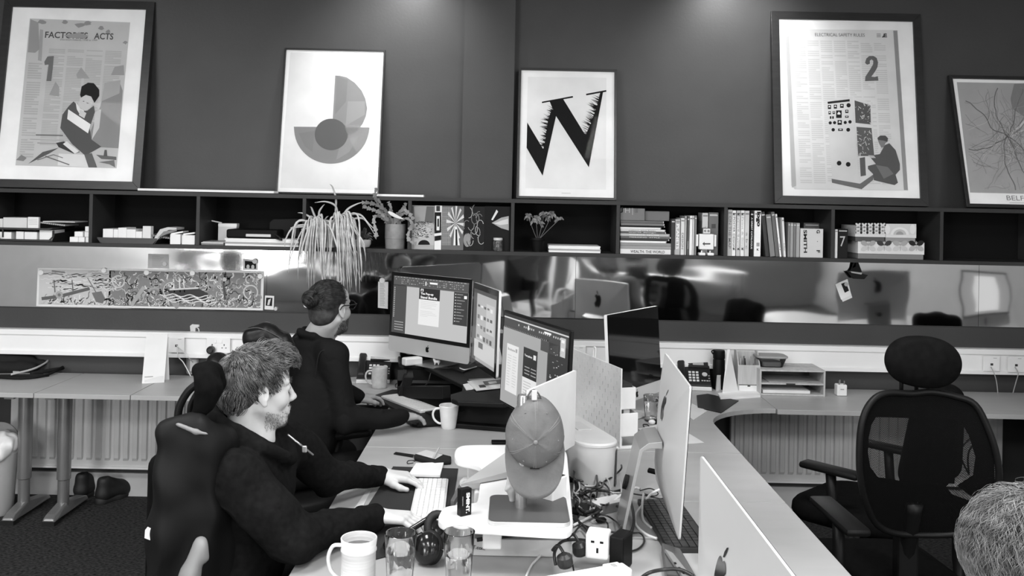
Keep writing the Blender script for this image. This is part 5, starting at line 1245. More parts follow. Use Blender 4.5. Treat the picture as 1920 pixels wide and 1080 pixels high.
# numeric correction: user of this one sits lower left
keyboard('white keyboard on the black mat under the hands of the man in the hoodie', ((793, 899), (838, 899.5), (818, 1003), (757, 1003)), ZD+.013, 1, 1, M('case_silver'), keym) if False else None
def kb_free(label, c, w, h, rz, z, cols, rows, base, key, name='keyboard', th=.010, tilt=0):
    T = TR((c[0], c[1], z), (0, 0, rz)) @ Matrix.Rotation(tilt, 4, 'X'); t = thing(name, label, 'keyboard', (c[0], c[1], z), rz)
    MB().prism(rrect(w, h, .008), 0, th, T).build('case', base, t, bev=.001)
    for r_ in range(rows):
        hh = (h-.012)/rows; y = h/2-.006-hh*(r_+.5); cw = (w-.014)/cols; i = 0
        while i < cols:
            sp = 1
            if r_ == rows-1 and i == 3: sp = min(6, cols-3)
            if r_ in (2, 3, 4) and i == 0 and cols > 12: sp = 2
            if cols > 17 and r_ < 5 and i == 15: i += 0
            ww = cw*sp-cw*.14; x = -w/2+.007+cw*(i+sp/2)
            MB().box((x, y, th+.0016), (ww, hh*.86, .0032), T).build('key', key, t); i += sp
    return t, T
# white keyboard: long side runs away from the camera (its user faces right), on the mat
ka = atZ(815, 900, ZD+.016); kb_ = atZ(790, 1000, ZD+.016)
kc = (ka+kb_)/2
MATC = [atZ(x, y, ZD) for x, y in ((778, 876), (858, 879), (838, 1015), (560, 1015))]
t = thing('desk_mat', 'large black fabric desk mat under the white keyboard and headphones', 'desk mat', (-.3, 3.1, ZD))
mq = [atZ(x, y, ZD+.003) for x, y in ((735, 876), (858, 880), (842, 1012), (640, 1020))]
MB().slab([Vector((p.x, p.y, ZD+.0004)) for p in (atZ(737, 876, ZD), atZ(859, 880, ZD), atZ(838, 1015, ZD), atZ(660, 1062, ZD), atZ(640, 1050, ZD), atZ(688, 952, ZD))], (0, 0, .003)).build('mat_cloth', M('mat_black', .02, .9), t)
kx = -.252; t, T = kb_free('white keyboard on the black mat under the hands of the man in the hoodie', (kx-.013, 3.19), .42, .115, R(-90+2), ZD+.0036, 15, 6, M('case_silver'), keym)
# black full size keyboard lower right, beneath the edge-on computer
kcx = sum((atZ(x, y, ZD+.02).x for x, y in ((1213, 942), (1233, 1030))))/2; 
kb_free('black full-size keyboard on the bench below the edge-on silver computer', (kcx+.075, 2.985), .45, .15, R(90+3), ZD, 18, 6, M('kb_black', .015, .4), M('key_dark', .035, .35), th=.016)
# ================================================================ white riser of the man in the hoodie
t = thing('desk_riser', 'white U-shaped sit-stand riser carrying the cap stand and mint box', 'desk riser', (0, 3.0, ZD))
rp = [(852, 846), (858, 838), (872, 834), (950, 834), (1046, 838), (1063, 846), (1075, 985), (1070, 994), (1058, 999), (846, 986), (826, 980), (820, 972), (828, 955), (838, 948), (888, 943), (896, 940), (900, 905), (903, 880), (898, 872), (860, 865), (852, 858)]
rpt = [atZ(x, y, RW) for x, y in rp]
for _ in range(3): rpt = [q for a_, b_ in zip(rpt, rpt[1:]+rpt[:1]) for q in (a_.lerp(b_, min(.25, .03/max(.001, (b_-a_).length))), a_.lerp(b_, 1-min(.25, .03/max(.001, (b_-a_).length))))]
MB().slab([Vector((p.x, p.y, RW-.020)) for p in rpt], (0, 0, .020)).build('riser_top', M('riser_white', .80, .3), t, bev=.004)
MB().box((.0, 2.66, ZD+.012), (.30, .05, .024)).build('cross_bar', G(.03), t) if False else None
for x, y in ((-.10, 3.33), (-.06, 2.95)): MB().box((x, y, (ZD+RW-.02)/2+.0), (.085, .028, RW-.021-ZD), bev=.006).build('riser_leg', whp, t)
for x, y in ((.12, 3.33), (.13, 2.95)): MB().box((x, y, (ZD+RW-.02)/2), (.03, .04, RW-.021-ZD)).build('riser_leg', blk, t)
MB().box((atZ(923, 1005, .80).x, 2.63, .805), (.055, .03, .062), bev=.005).build('front_bracket', whp, t)
MB().tube([(-.08, 2.62, .80), (.12, 2.66, .815)], .006, 8).build('gas_strut', G(.03), t)
MB().box((.02, 2.78, .812), (.26, .10, .04)).build('mechanism', G(.015), t)
def ob(a): a.text('POT.com', (874, 1027), (909, 1032), 7, .04, 1, .02)
c0 = atZ(872, 1042, ZD); c1 = atZ(1072, 1048, ZD)
t = thing('flat_box', 'long low white cardboard box with dark lettering under the white riser', 'box', ((c0.x+c1.x)/2, c0.y, ZD))
MB().box(((c0.x+c1.x)/2, c0.y+.07, ZD+.026), (c1.x-c0.x, .14, .050), bev=.002).build('carton', G(.66), t)
A_ = Art(Plane((0, c0.y-.0002, 0), (0, -1, 0)), .0006); ob(A_); A_.build('lettering', t)
# ================================================================ drinking vessels
mugm = M('mug_white', .78, .25, noise=(30, .03, (1, 1, 1)))
def mug(label, base_px, z, h, r0, r1, hang, g=None, bands=False, dark=True):
    c = atZ(base_px[0], base_px[1], z); t = thing('mug', label, 'mug', (c.x, c.y, z)); m_ = g or mugm
    prof = [(r0*.2, 0), (r0*.92, 0), (r0, .004)]+([(r0+(r1-r0)*u, h*u) for u in (.2, .4, .6, .75, .80, .83, .95)] if not bands else [(r0, h*.3), (r0*1.0, h*.74), (r0*1.05, h*.76), (r0*1.05, h*.79), (r0, h*.81)])
    prof += [(r1, h-.002), (r1-.0015, h), (r1-.0035, h-.001), (r1-.004, h-.01), (r0-.004, .012), (.001, .010)]
    MB().lathe(prof, TR((c.x, c.y, z)), 40, cap=False).build('mug_body', m_, t, smooth=True, sharp=50)
    MB().lathe([(.0005, 0), (r1-.0042, 0)], TR((c.x, c.y, z+h*.82)), 32, cap=False).build('drink', M('tea', .10, .1) if dark else G(.45, .2), t)
    d = Vector((math.cos(hang), math.sin(hang), 0)); cc = Vector((c.x, c.y, z)); rr = (r0+r1)/2
    pts = [cc+d*(rr-.002)+Vector((0, 0, h*.84)), cc+d*(rr+.022)+Vector((0, 0, h*.82)), cc+d*(rr+.034)+Vector((0, 0, h*.62)), cc+d*(rr+.028)+Vector((0, 0, h*.38)), cc+d*(rr+.008)+Vector((0, 0, h*.22)), cc+d*(r0-.002)+Vector((0, 0, h*.20))]
    MB().tube(crom(pts, 6), .0052, 10).build('handle', m_, t, smooth='all'); return t
mug('plain white mug on the bench beside the black keyboard tray', (841, 803), ZD, .108, .033, .046, R(180))
mug('speckled pale mug with a dark rim standing by the left desk phone', (711, 727), ZD, .115, .043, .044, R(200), M('mug_speckle', .50, .45, noise=(40, .12, (1, 1, 1))))
cN = atZ(670, 1098, ZD)
mug('large stoneware mug with ridged body at the bottom of the photo', (671, 1106), ZD, .142, .046, .049, R(180), M('mug_stone', .66, .4, noise=(12, .10, (.2, .2, 9)), bump=(14, .25, (.1, .1, 6))), bands=True)
gm = bpy.data.materials.new('clear_glass'); gm.use_nodes = True; b = gm.node_tree.nodes['Principled BSDF']; b.inputs['Transmission Weight'].default_value = 1; b.inputs['Roughness'].default_value = 0.0; b.inputs['IOR'].default_value = 1.45; b.inputs['Base Color'].default_value = (.97, .97, .97, 1)
wm = bpy.data.materials.new('water'); wm.use_nodes = True; b = wm.node_tree.nodes['Principled BSDF']; b.inputs['Transmission Weight'].default_value = 1; b.inputs['Roughness'].default_value = 0.0; b.inputs['IOR'].default_value = 1.33; b.inputs['Base Color'].default_value = (1, 1, 1, 1)
def facet_glass(label, px, z, h, r0, r1, water=.7):
    c = atZ(px[0], px[1], z); t = thing('drinking_glass', label, 'glass', (c.x, c.y, z), 0, 'faceted drinking glasses')
    n = 40; prof = [(r0, 0), (r0, .002), (r0+(r1-r0)*.1, h*.08), (r0+(r1-r0)*.62, h*.60), (r0+(r1-r0)*.70, h*.66), (r1, h-.001), (r1-.0015, h), (r1-.0022, h-.001), (r0+(r1-r0)*.68-.0024, h*.66), (r0-.003, .016), (.0005, .014)]
    vs = []; m_ = len(prof)
    for i in range(n):
        a = 2*math.pi*i/n
        for q, (r_, zz) in enumerate(prof):
            k = 1.0
            if 2 <= q <= 3: k = 1-.05*(1-abs(math.cos(a*5)))*1.2 if q == 3 else 1-.05*(1-abs(math.cos(a*5)))
            vs.append((r_*k*math.cos(a), r_*k*math.sin(a), zz))
    fs = [(i*m_+q, ((i+1) % n)*m_+q, ((i+1) % n)*m_+q+1, i*m_+q+1) for i in range(n) for q in range(m_-1)]+[tuple(i*m_ for i in range(n))[::-1]]
    MB().add(vs, fs, TR((c.x, c.y, z))).build('glass_body', gm, t, smooth=True, sharp=50)
    wz = h*water; rw = lambda zz: (r0-.003)+((r1-.0025)-(r0-.003))*(zz-.016)/(h-.016)-.0006
    MB().lathe([(.0005, .0146), (rw(.017)-.0006, .0166), (rw(h*.6)-.0012, h*.6), (rw(wz)-.0004, wz), (.0005, wz)], TR((c.x, c.y, z)), 40, cap=False).build('water', wm, t, smooth=True, sharp=40)
    return t
facet_glass('tall faceted glass of water between the stoneware mug and the headphones', (749, 1117), ZD, .168, .033, .043, .70)
facet_glass('tall faceted glass of water in front of the white riser', (859, 1113), ZD, .168, .032, .042, .62)
facet_glass('shorter faceted glass of water on the far side of the pegboard', (1221, 789), ZD, .125, .031, .040, .78)
# ================================================================ headphones
hc = atZ(812, 1058, ZD)
t = thing('headphones', 'black over-ear headphones lying on the mat behind the glasses', 'headphones', (hc.x-.02, hc.y, ZD))
hm_ = M('gloss_black', .008, .15, spec=.6); pad = M('pad_black', .015, .6)
e1 = Vector((atZ(800, 1050, ZD+.04).x-.005, hc.y+.0, ZD+.046)); e2 = Vector((e1.x+.012, e1.y+.16, ZD+.048))
for i, (e_, tl) in enumerate(((e1, (R(72), 0, R(-18))), (e2, (R(66), 0, R(20))))):
    T = Matrix.Translation(e_) @ Euler(tl).to_matrix().to_4x4()
    cp = MB().ball((0, 0, .004), (.040, .046, .026), T, 18).build('ear_cup', hm_, t, smooth='all')
    pts = [T @ Vector((.031*math.cos(a), .037*math.sin(a), -.018 if i == 0 else .022)) for a in [k*math.pi/10 for k in range(20)]]
    MB().tube(pts+[pts[0]], .013, 10).build('ear_pad', pad, t, smooth='all')
mid = (e1+e2)/2
band = [e1+Vector((-.015, .01, .035)), e1+Vector((-.075, .02, .0)), Vector((e1.x-.125, mid.y-.02, ZD+.022)), Vector((e1.x-.125, mid.y+.03, ZD+.022)), e2+Vector((-.075, -.02, .0)), e2+Vector((-.02, 0, .03))]
MB().tube(crom(band, 8), .009, 12).build('headband', hm_, t, smooth='all')
# ================================================================ things on the white riser
def boxat(name, label, cat, x0, x1, yb, z, d, h, g, rz=0, art=None, group=None, bev=.003, rough=.45, gm_=None):
    """box whose bottom front edge runs from photo pixel (x0,yb0) to (x1,yb1) on height z"""
    a = atZ(x0, yb[0] if hasattr(yb, '__len__') else yb, z); b = atZ(x1, yb[1] if hasattr(yb, '__len__') else yb, z); u = (b-a); w = u.length; rz = math.atan2(u.y, u.x); c = (a+b)/2
    t = thing(name, label, cat, (c.x, c.y, z), rz, group); T = TR((c.x, c.y, z), (0, 0, rz))
    MB().box((0, d/2, h/2), (w, d, h), T, bev=bev).build('body', gm_ or G(g, rough), t)
    if art: A_ = Art(Plane(T @ Vector((0, -.0003, 0)), T.to_3x3() @ Vector((0, -1, 0))), .0004); art(A_, T, w, h); A_.build('print', t)
    return t, T, w, h
def smint(A, T, w, h):
    M3 = T.to_3x3(); mb = A._m(.85, 1)
    text3('SMINT.', T @ Vector((-w*.05, -.0012, h*.86)), M3 @ Vector((0, 0, -1)), M3 @ Vector((1, 0, 0)), h*.76, w*.34, .05, mb)
    text3('peppermint', T @ Vector((-w*.42, -.0012, h*.74)), M3 @ Vector((0, 0, -1)), M3 @ Vector((1, 0, 0)), h*.34, w*.11, .02, A._m(.5, 1))
boxat('mint_box', 'small black box printed SMINT standing on the white riser', 'box', 864, 884, (969.5, 965), RW, .022, .078, .02, art=smint, bev=.002, rough=.3)
a = atZ(850, 938, RW); 
t = thing('card_packet', 'small flat grey packet leaning behind the black mint box', 'packet', (a.x, a.y, ZD))
MB().slab([atZ(845, 938, ZD+.03), atZ(851, 941, ZD+.03), atZ(866, 915, ZD+.055), atZ(861, 908, ZD+.055)], (0, 0, -.02)).build('packet', G(.10), t)
def arc(A, T, w, h):
    P = lambda u, v: T @ Vector((-w/2+w*u, -.0008, h*v)); A._m(.08, 1).poly([P(.0, .35), P(.35, .35), P(.35, .95), P(0, .95)]); M3 = T.to_3x3(); text3('arc', P(.03, .5)+M3 @ Vector((0, -.0006, 0)), M3 @ Vector((1, 0, 0)), Vector((0, 0, 1)), w*.24, h*.22, .03, A._m(.8, 2))
t, T, w, h = boxat('pen_holder', 'open white square box with a dark label behind the pole stand', 'box', 993, 1036, (936, 948), RW, .075, .075, .8, art=arc, bev=.004)
MB().box((0, .0375, h+.0004), (w-.008, .067, .001), T).build('dark_inside', G(.03), t)
# figurine
f0 = atZ(957, 939, RW+.0135); fm = M('figurine', .42, .6)
t = thing('figurine', 'small pale standing figurine on the dark base below the cap', 'figurine', tuple(f0))
X, Y, Z = f0.x, f0.y, RW+.0135
sdf_obj('figure', [cap((X+.005, Y, Z+.004), (X+.004, Y, Z+.035), .009, .010), cap((X+.001, Y, Z+.035), (X-.002, Y, Z+.062), .012, .009), ell((X+.003, Y, Z+.078), (.009, .009, .012)), cap((X-.008, Y-.004, Z+.054), (X-.013, Y-.008, Z+.036), .005, .004, k=.006), cap((X-.013, Y-.008, Z+.036), (X-.004, Y-.012, Z+.044), .004, .004, k=.006), cap((X+.010, Y, Z+.056), (X+.012, Y-.002, Z+.034), .005, .004, k=.006)], .0018, fm, t, 1)
# grey wedge (tilted laptop ramp) and tape dispenser
wq = [(864, 904), (868, 908), (948, 893), (968, 862), (950, 850), (930, 860)]
t = thing('laptop_wedge', 'pale grey pointed wedge-shaped panel lying across the white riser behind the mint box', 'stand', tuple(atZ(900, 900, RW)))
pA = atZ(864, 912, RW+.004); pB = atZ(955, 896, RW+.004); pC = atZ(985, 850, RW+.004)
up1 = Vector((0, 0, .004)); top_t = Vector((0, 0, .055))
MB().add([pA, pB, pC, pA+up1*2, pB+Vector((0, 0, .022)), pC+top_t], [(0, 2, 1), (3, 4, 5), (0, 1, 4, 3), (1, 2, 5, 4), (2, 0, 3, 5)]).build('wedge_panel', G(.38, .4), t, bev=.001)
t = thing('tape_dispenser', 'curved white desk tape dispenser in the notch of the white riser', 'dispenser', tuple(atZ(880, 925, ZD)))
c = atZ(884, 915, ZD)
MB().slab([(c.x-.045, c.y, ZD), (c.x+.05, c.y, ZD), (c.x+.055, c.y, ZD+.05), (c.x+.04, c.y, ZD+.075), (c.x+.02, c.y, ZD+.07), (c.x-.0, c.y, ZD+.035), (c.x-.03, c.y, ZD+.03), (c.x-.045, c.y, ZD+.018)], (0, .03, 0)).build('dispenser_body', whp, t, bev=.003)
MB().lathe([(.012, -.012), (.026, -.012), (.026, .012), (.012, .012)], TR((c.x+.02, c.y+.06, ZD+.045), (R(90), 0, 0)), 24).build('tape_roll', G(.12, .3), t)
MB().slab([(c.x-.04, c.y+.055, ZD), (c.x+.05, c.y+.055, ZD), (c.x+.05, c.y+.055, ZD+.04), (c.x-.03, c.y+.055, ZD+.012)], (0, .02, 0)).build('dispenser_foot', whp, t)
# ================================================================ cap
fab = M('cap_cotton', .15, .9, spec=.15, noise=(22, .12, (1, 1, 1)), bump=(45, .35, (1, 1, 1)))
Yc = 2.655; k = Yc/F
def cp(x, y, dy=0): return atY(x, y, Yc+dy)
t = thing('baseball_cap', 'faded cotton baseball cap hanging on the pole, brim pointing down', 'cap', tuple(cp(1003, 740)))
c0 = cp(1003, 815, .06); 
NU, NV = 48, 18
def dome(off=0.0):
    vs = []; fs = []
    for j in range(NV+1):
        v = j/NV
        for i in range(NU):
            a = 2*math.pi*i/NU
            rx = 55.5*k; top = 76*k; bot = 60*k
            rz_ = top if math.sin(a) > 0 else bot
            e = math.sin(v*math.pi/2)
            x = rx*e*math.cos(a)*(1-.10*max(0, math.sin(a))**2*e); z = rz_*e*math.sin(a); y = -.085*math.cos(v*math.pi/2)**.75-.0
            seam = abs(((a-math.pi/2)/(math.pi/3)+.5) % 1-.5)
            y -= off; y += .004*(1-min(1, seam*6))*(v > .05)*(v < .98)*-1*.5
            n_ = mnoise.noise(Vector((x*26, z*22, .3)))*.006*e; y += n_
            x += (mnoise.noise(Vector((x*18, z*18, 5)))*.004)*e
            vs.append(Vector((c0.x+x, c0.y+y, c0.z+z)))
    for j in range(NV):
        for i in range(NU): fs.append((j*NU+i, j*NU+(i+1) % NU, (j+1)*NU+(i+1) % NU, (j+1)*NU+i))
    return vs, fs
vs, fs = dome(); MB().add(vs, fs).build('crown', fab, t, smooth='all')
def dpt(a, v, off=.0012):
    rz_ = 76*k if math.sin(a) > 0 else 60*k; e = math.sin(v*math.pi/2)
    x = 55.5*k*e*math.cos(a)*(1-.10*max(0, math.sin(a))**2*e); z = rz_*e*math.sin(a); y = -.085*math.cos(v*math.pi/2)**.75-off
    y += mnoise.noise(Vector((x*26, z*22, .3)))*.006*e
    return Vector((c0.x+x, c0.y+y, c0.z+z))
sm_ = M('cap_seam', .22, .9)
for q in range(6):
    a = math.pi/2+q*math.pi/3
    for w_ in (-.045, .045):
        MB().tube([dpt(a+w_*min(1, .3+v), v, .0006) for v in [.08+.9*j/14 for j in range(15)]], .0011, 5).build('seam', sm_, t, smooth='all')
    MB().tube([dpt(a+.52, .55+.01*j, .0006) for j in range(2)], .0028, 8).build('eyelet', sm_, t, smooth='all')
MB().ball(dpt(0, 0, .002), (.0065, .004, .0065), None, 10).build('button', sm_, t, smooth='all')
# brim: curved visor hanging below the crown
vs = []; NB = 32; NR = 8
for j in range(NR+1):
    u = j/NR
    for i in range(NB+1):
        a = math.pi*(1+i/NB); ca_, sa_ = math.cos(a), max(0.0, -math.sin(a))
        xi = 55.5*k*.96*ca_; zi = -60*k*.90*sa_; xo = 56.5*k*(abs(ca_)**.9)*(1 if ca_ > 0 else -1); zo = -(24+86*sa_**.75)*k
        vs.append(Vector((c0.x+xi+(xo-xi)*u, c0.y-.012-.012*u-.040*sa_*(.35+.65*u), c0.z+zi+(zo-zi)*u)))
fs = [(j*(NB+1)+i, j*(NB+1)+i+1, (j+1)*(NB+1)+i+1, (j+1)*(NB+1)+i) for j in range(NR) for i in range(NB)]
o = MB().add(vs, fs).build('brim', fab, t, smooth='all'); so = o.modifiers.new('solid', 'SOLIDIFY'); so.thickness = .004
MB().tube([dpt(math.pi+math.pi*i/24, .99, .0015) for i in range(25)], .0018, 6).build('brim_seam', sm_, t, smooth='all')
lbl = dpt(R(270), .78, .004); MB().box(lbl, (.028, .003, .003)).build('woven_tag', G(.03), t)
# strap and cord loops at the top
MB().tube(crom([cp(982, 765, .05), cp(990, 742, .03), cp(1000, 731, .03), cp(1012, 742, .03), cp(1020, 768, .05)], 6), .0025, 6).build('strap', G(.10), t, smooth='all')
MB().box(cp(1002, 741, .02), (.016, .012, .03), bev=.003).build('buckle', G(.6, .3), t)
# ================================================================ bench things left
t = thing('pencil_case', 'small dark-edged fabric case with a pale top beside the white paper', 'case', tuple(atZ(810, 862, ZD)))
cq = [atZ(x, y, ZD+.012) for x, y in ((776, 853), (798, 844), (846, 856), (846, 866), (815, 868), (777, 859))]
MB().slab([Vector((p.x, p.y, ZD+.0)) for p in cq], (0, 0, .014)).build('case_edge', G(.02), t, bev=.004)
cq2 = [atZ(x, y, ZD+.0155) for x, y in ((780, 851), (799, 844), (830, 853), (816, 861))]
MB().slab([Vector((p.x, p.y, ZD+.0145)) for p in cq2], (0, 0, .003)).build('case_top', G(.6), t, bev=.002)
MB().slab([atZ(738, 852, ZD+.001), atZ(742, 849, ZD+.001), atZ(776, 854, ZD+.001), atZ(774, 858, ZD+.001)], (0, 0, .004)).build('ribbon', G(.02), t)
a = atZ(813, 858, ZD+.022); b_ = atZ(823, 840, ZD+.03); o = MB().tube([a, b_], .004, 10).build('pen', G(.55, .2)); tag(o, 'clear ballpoint pen lying on the small dark-edged case', 'pen')
t = thing('note_pad', 'square white paper pad at the far corner of the desk mat', 'note pad', tuple(atZ(800, 885, ZD+.004)))
pq = [atZ(x, y, ZD+.012) for x, y in ((780, 868), (832, 866), (825, 891), (766, 889))]
MB().slab([Vector((p.x, p.y, ZD+.0036)) for p in pq], (0, 0, .008)).build('paper', G(.82), t)
MB().tube(crom([atZ(775, 868, ZD+.003), atZ(764, 869, ZD+.003), atZ(765, 864, ZD+.003), atZ(773, 863, ZD+.003), atZ(778, 865, ZD+.003)], 5), .0015, 6).build('elastic', G(.03), t, smooth='all')
o = MB().slab([atZ(x, y, ZD+.001) for x, y in ((660, 960), (690, 917), (697, 917), (672, 968))], (0, 0, .002)).build('ruler', G(.6)); tag(o, 'pale strip lying along the left edge of the desk mat', 'ruler')
boxat('black_box', 'small black box behind the hanging cap at the back of the white riser', 'box', 922, 950, (834, 834), ZD, .04, .012, .015)
# ================================================================ on the black riser and under the wall computer
def stack_paper(label, quadp, z, g, h=.003, name='magazine', cat='magazine', group=None):
    q_ = [atZ(x, y, z) for x, y in quadp]; o = MB().slab([Vector((p.x, p.y, z)) for p in q_], (0, 0, h)).build(name, G(g, .4)); return tag(o, label, cat, group)
stack_paper('white folded leaflet under the photo magazine on the black riser', ((868, 722), (892, 717), (905, 728), (874, 732)), RISE+.0005, .75, .004, 'leaflet', 'leaflet')
stack_paper('magazine with pale pages on the right front corner of the black riser', ((876, 716), (946, 711), (948, 727), (893, 733)), RISE+.005, .7, .004)
t = thing('photo_magazine', 'open magazine with dark photographs lying on the riser corner', 'magazine', tuple(atZ(915, 720, RISE+.0095)))
q_ = [atZ(x, y, RISE+.0095) for x, y in ((884, 714), (944, 709), (948, 722), (897, 729))]; MB().slab(q_, (0, 0, .002)).build('page', G(.68, .3), t)
PZ = Plane((0, 0, RISE+.0115), (0, 0, 1)); A_ = Art(PZ, .0004); A_.poly([(905, 715), (940, 711), (943, 719), (910, 723)], .12); A_.poly([(897, 722), (908, 721), (912, 726), (900, 727)], .05); A_.poly([(915, 716), (930, 714), (932, 718), (918, 720)], .5, 1); A_.build('print', t)
for i, (q_, g, l) in enumerate(((((840, 690), (880, 678), (905, 684), (868, 700)), .02, 'black notebook on the riser left of the display foot'), (((752, 662), (770, 662), (772, 668), (752, 668)), .5, 'grey card on the back left of the riser'))): stack_paper(l, q_, RISE+.0005+.0*i, g, .008, 'notebook', 'notebook')
t, T, w, h = boxat('soap_box', 'small rounded white box under the left side of the wall computer', 'box', 760, 793, (687, 684), RISE, .05, .042, .8, bev=.008) 
t = thing('perforated_speaker', 'dark round-holed perforated box behind the small white box', 'speaker', tuple(atZ(792, 676, RISE)))
c = atZ(795, 674, RISE); MB().box((c.x-.01, c.y+.09, RISE+.045), (.27, .06, .088), bev=.01).build('grille', G(.02, .4), t)
for i in range(3): MB().lathe([(.026, 0), (.03, 0), (.03, .004), (.026, .004)], TR((c.x-.09+i*.075, c.y+.058, RISE+.045), (R(90), 0, 0)), 24).build('ring', G(.35, .3), t)
t = thing('toy_cow', 'tiny pale toy animal standing on the foot of the wall computer', 'toy', tuple(atZ(819, 684, RISE+.0095)))
c = atZ(819, 684, RISE+.01); X, Y, Z = c.x, c.y, RISE+.0095
sdf_obj('figure', [cap((X-.010, Y, Z+.018), (X+.010, Y, Z+.018), .008, .009, k=.005), ell((X-.014, Y, Z+.028), (.008, .007, .007), k=.004)]+[cap((X+sx*.009, Y+sy*.005, Z+.015), (X+sx*.010, Y+sy*.005, Z+.003), .0035, .003, k=.004) for sx in (-1, 1) for sy in (-1, 1)], .0015, G(.7), t, 1)
cable('charging_cable', [atZ(905, 672, RISE+.01), atZ(870, 687, RISE+.006), atZ(842, 690, RISE+.008), atZ(812, 693, RISE-.004), atZ(800, 720, .80), atZ(770, 738, .775)], .0025, blackc, 'thin black cable trailing off the left edge of the black riser')
cable('charging_cable', [atZ(862, 690, RISE+.012), atZ(872, 693, RISE+.012), atZ(888, 689, RISE+.012), atZ(900, 685, RISE+.012)], .003, whitec, 'short white cable lying on the notebook on the black riser')
cable('charging_cable', [atZ(767, 712, ZD+.004), atZ(752, 722, ZD+.004), atZ(742, 726, ZD+.004), atZ(743, 719, ZD+.004), atZ(756, 718, ZD+.004)], .0018, blackc, 'thin black cable loop on the desk by the speckled mug')
# phones
def phone(label, c, rz, handset=-1, group='desk phones'):
    t = thing('desk_phone', label, 'telephone', (c[0], c[1], ZD), rz, group)
    T0 = TR((c[0], c[1], ZD), (0, 0, rz)); T = T0 @ Matrix.Translation((0, -.07, .022)) @ Matrix.Rotation(R(34), 4, 'X')
    pm_ = M('phone_black', .015, .35)
    MB().box((0, .095, 0), (.19, .20, .022), T, bev=.006).build('phone_body', pm_, t)
    MB().box((0, -.07, .012), (.19, .03, .022), T0, bev=.003).build('silver_lip', G(.7, .3), t)
    MB().box((0, .06, .045), (.16, .05, .09), T0, bev=.003).build('rear_foot', pm_, t)
    MB().box((.03, .165, .014), (.115, .06, .014), T, bev=.003).build('display_frame', pm_, t)
    MB().box((.03, .168, .0215), (.062, .034, .001), T).build('display', G(.42, .3), t)
    hs = MB().box((handset*.07, .10, .026), (.042, .19, .022), T, bev=.009); hs.box((handset*.07, .178, .020), (.045, .045, .03), T, bev=.009); hs.box((handset*.07, .022, .020), (.045, .045, .03), T, bev=.009); hs.build('handset', pm_, t)
    for i in range(4):
        for j in range(3): MB().box((-.022+j*.021, .10-i*.022, .0125), (.015, .013, .004), T, bev=.001).build('key', G(.8), t)
    MB().lathe([(.004, .011), (.015, .011), (.015, .015), (.006, .015)], T @ Matrix.Translation((.062, .085, 0)), 20).build('navigation_ring', G(.6, .3), t)
    for i in range(3): MB().box((.085, .075-i*.02, .0125), (.009, .007, .003), T).build('key', G(.3), t)
    for i in range(3): MB().box((.045+i*.014, .035, .0125), (.009, .006, .003), T).build('key', G(.6), t)
    return t
pc = atZ(700, 716, ZD); phone('black desk phone with grey display behind the speckled mug at left', (pc.x, pc.y+.03), R(4))
pc = atZ(1302, 729, ZD); phone('black desk phone with white keys beside the black bottle at right', (pc.x, pc.y+.03), R(-6))
stack_paper('white sheet with a dark picture under the left desk phone', ((650, 708), (682, 706), (688, 716), (652, 719)), ZD+.0005, .7, .001, 'paper_sheet', 'paper')
for i, (q_, l, g) in enumerate(((((1306, 742), (1327, 739), (1385, 752), (1352, 775), (1308, 765)), 'black mouse mat on the corner desk below the right phone', .02),)): stack_paper(l, q_, ZD+.0005, g, .003, 'mouse_mat', 'mat')
stack_paper('white paper sheets beside the black mouse mat', ((1297, 757), (1326, 771), (1300, 788), (1290, 780)), ZD+.0005, .75, .002, 'paper_sheet', 'paper')
stack_paper('white sheet corner showing right of the edge-on computer', ((1290, 812), (1320, 830), (1300, 832), (1285, 832)), ZD+.0005, .78, .001, 'paper_sheet', 'paper')
# left wall desk things
t = thing('folded_card', 'tall white folded card standing on the left wall desk', 'card', tuple(atZ(289, 716, ZD)))
a = atZ(266, 719, ZD); b_ = atZ(308, 717, ZD); h = .265; cm = G(.82)
MB().slab([a, b_, b_+Vector((.0, .035, h)), a+Vector((.003, .035, h))], (0, .001, 0)).build('card_leaf', cm, t)
MB().slab([a+Vector((0, .075, 0)), b_+Vector((0, .075, 0)), b_+Vector((0, .037, h)), a+Vector((.003, .037, h))], (0, .001, 0)).build('card_leaf', cm, t)
A_ = Art(Plane(a+Vector((0, -.0005, 0)), (b_-a).cross(Vector((.0, .035, h)))), .0006); 
if A_.p.n.y > 0: A_.p.n = -A_.p.n
A_.poly([(271, 706), (287, 705), (287, 707), (271, 708)], .4); A_.poly([(271, 713), (300, 705), (307, 705), (307, 716), (271, 717)], .7); A_.build('print', t)
c = atZ(361, 700, ZD)
t = thing('spray_bottle', 'clear plastic trigger spray bottle on the left wall desk', 'bottle', (c.x, c.y, ZD)); pl_m = M('clear_plastic', .55, .2, trans=.45, ior=1.3)
z_ = lambda y: atY(361, y, c.y).z-ZD
MB().lathe([(.034, 0), (.037, .01), (.037, .10), (.032, .14), (.020, .20), (.013, .235), (.013, .25)], TR((c.x, c.y, ZD)), 30).build('bottle_body', pl_m, t, smooth=True)
MB().lathe([(.001, .001), (.0345, .003), (.0345, .075), (.001, .075)], TR((c.x, c.y, ZD)), 30, cap=False).build('liquid', M('liquid', .30, .1), t, smooth=True)
MB().lathe([(.0375, .02), (.0378, .02), (.0378, .085), (.0375, .085)], TR((c.x, c.y, ZD)), 24, cap=False, a0=R(-95), a1=R(-10)).build('bottle_label', G(.6), t)
MB().slab([(c.x-.016, c.y-.01, ZD+.245), (c.x+.014, c.y-.01, ZD+.245), (c.x+.014, c.y-.01, ZD+.268), (c.x+.036, c.y-.01, ZD+.275), (c.x+.036, c.y-.01, ZD+.288), (c.x-.006, c.y-.01, ZD+.290), (c.x-.020, c.y-.01, ZD+.280)], (0, .02, 0)).build('spray_head', G(.6, .3), t, bev=.003)
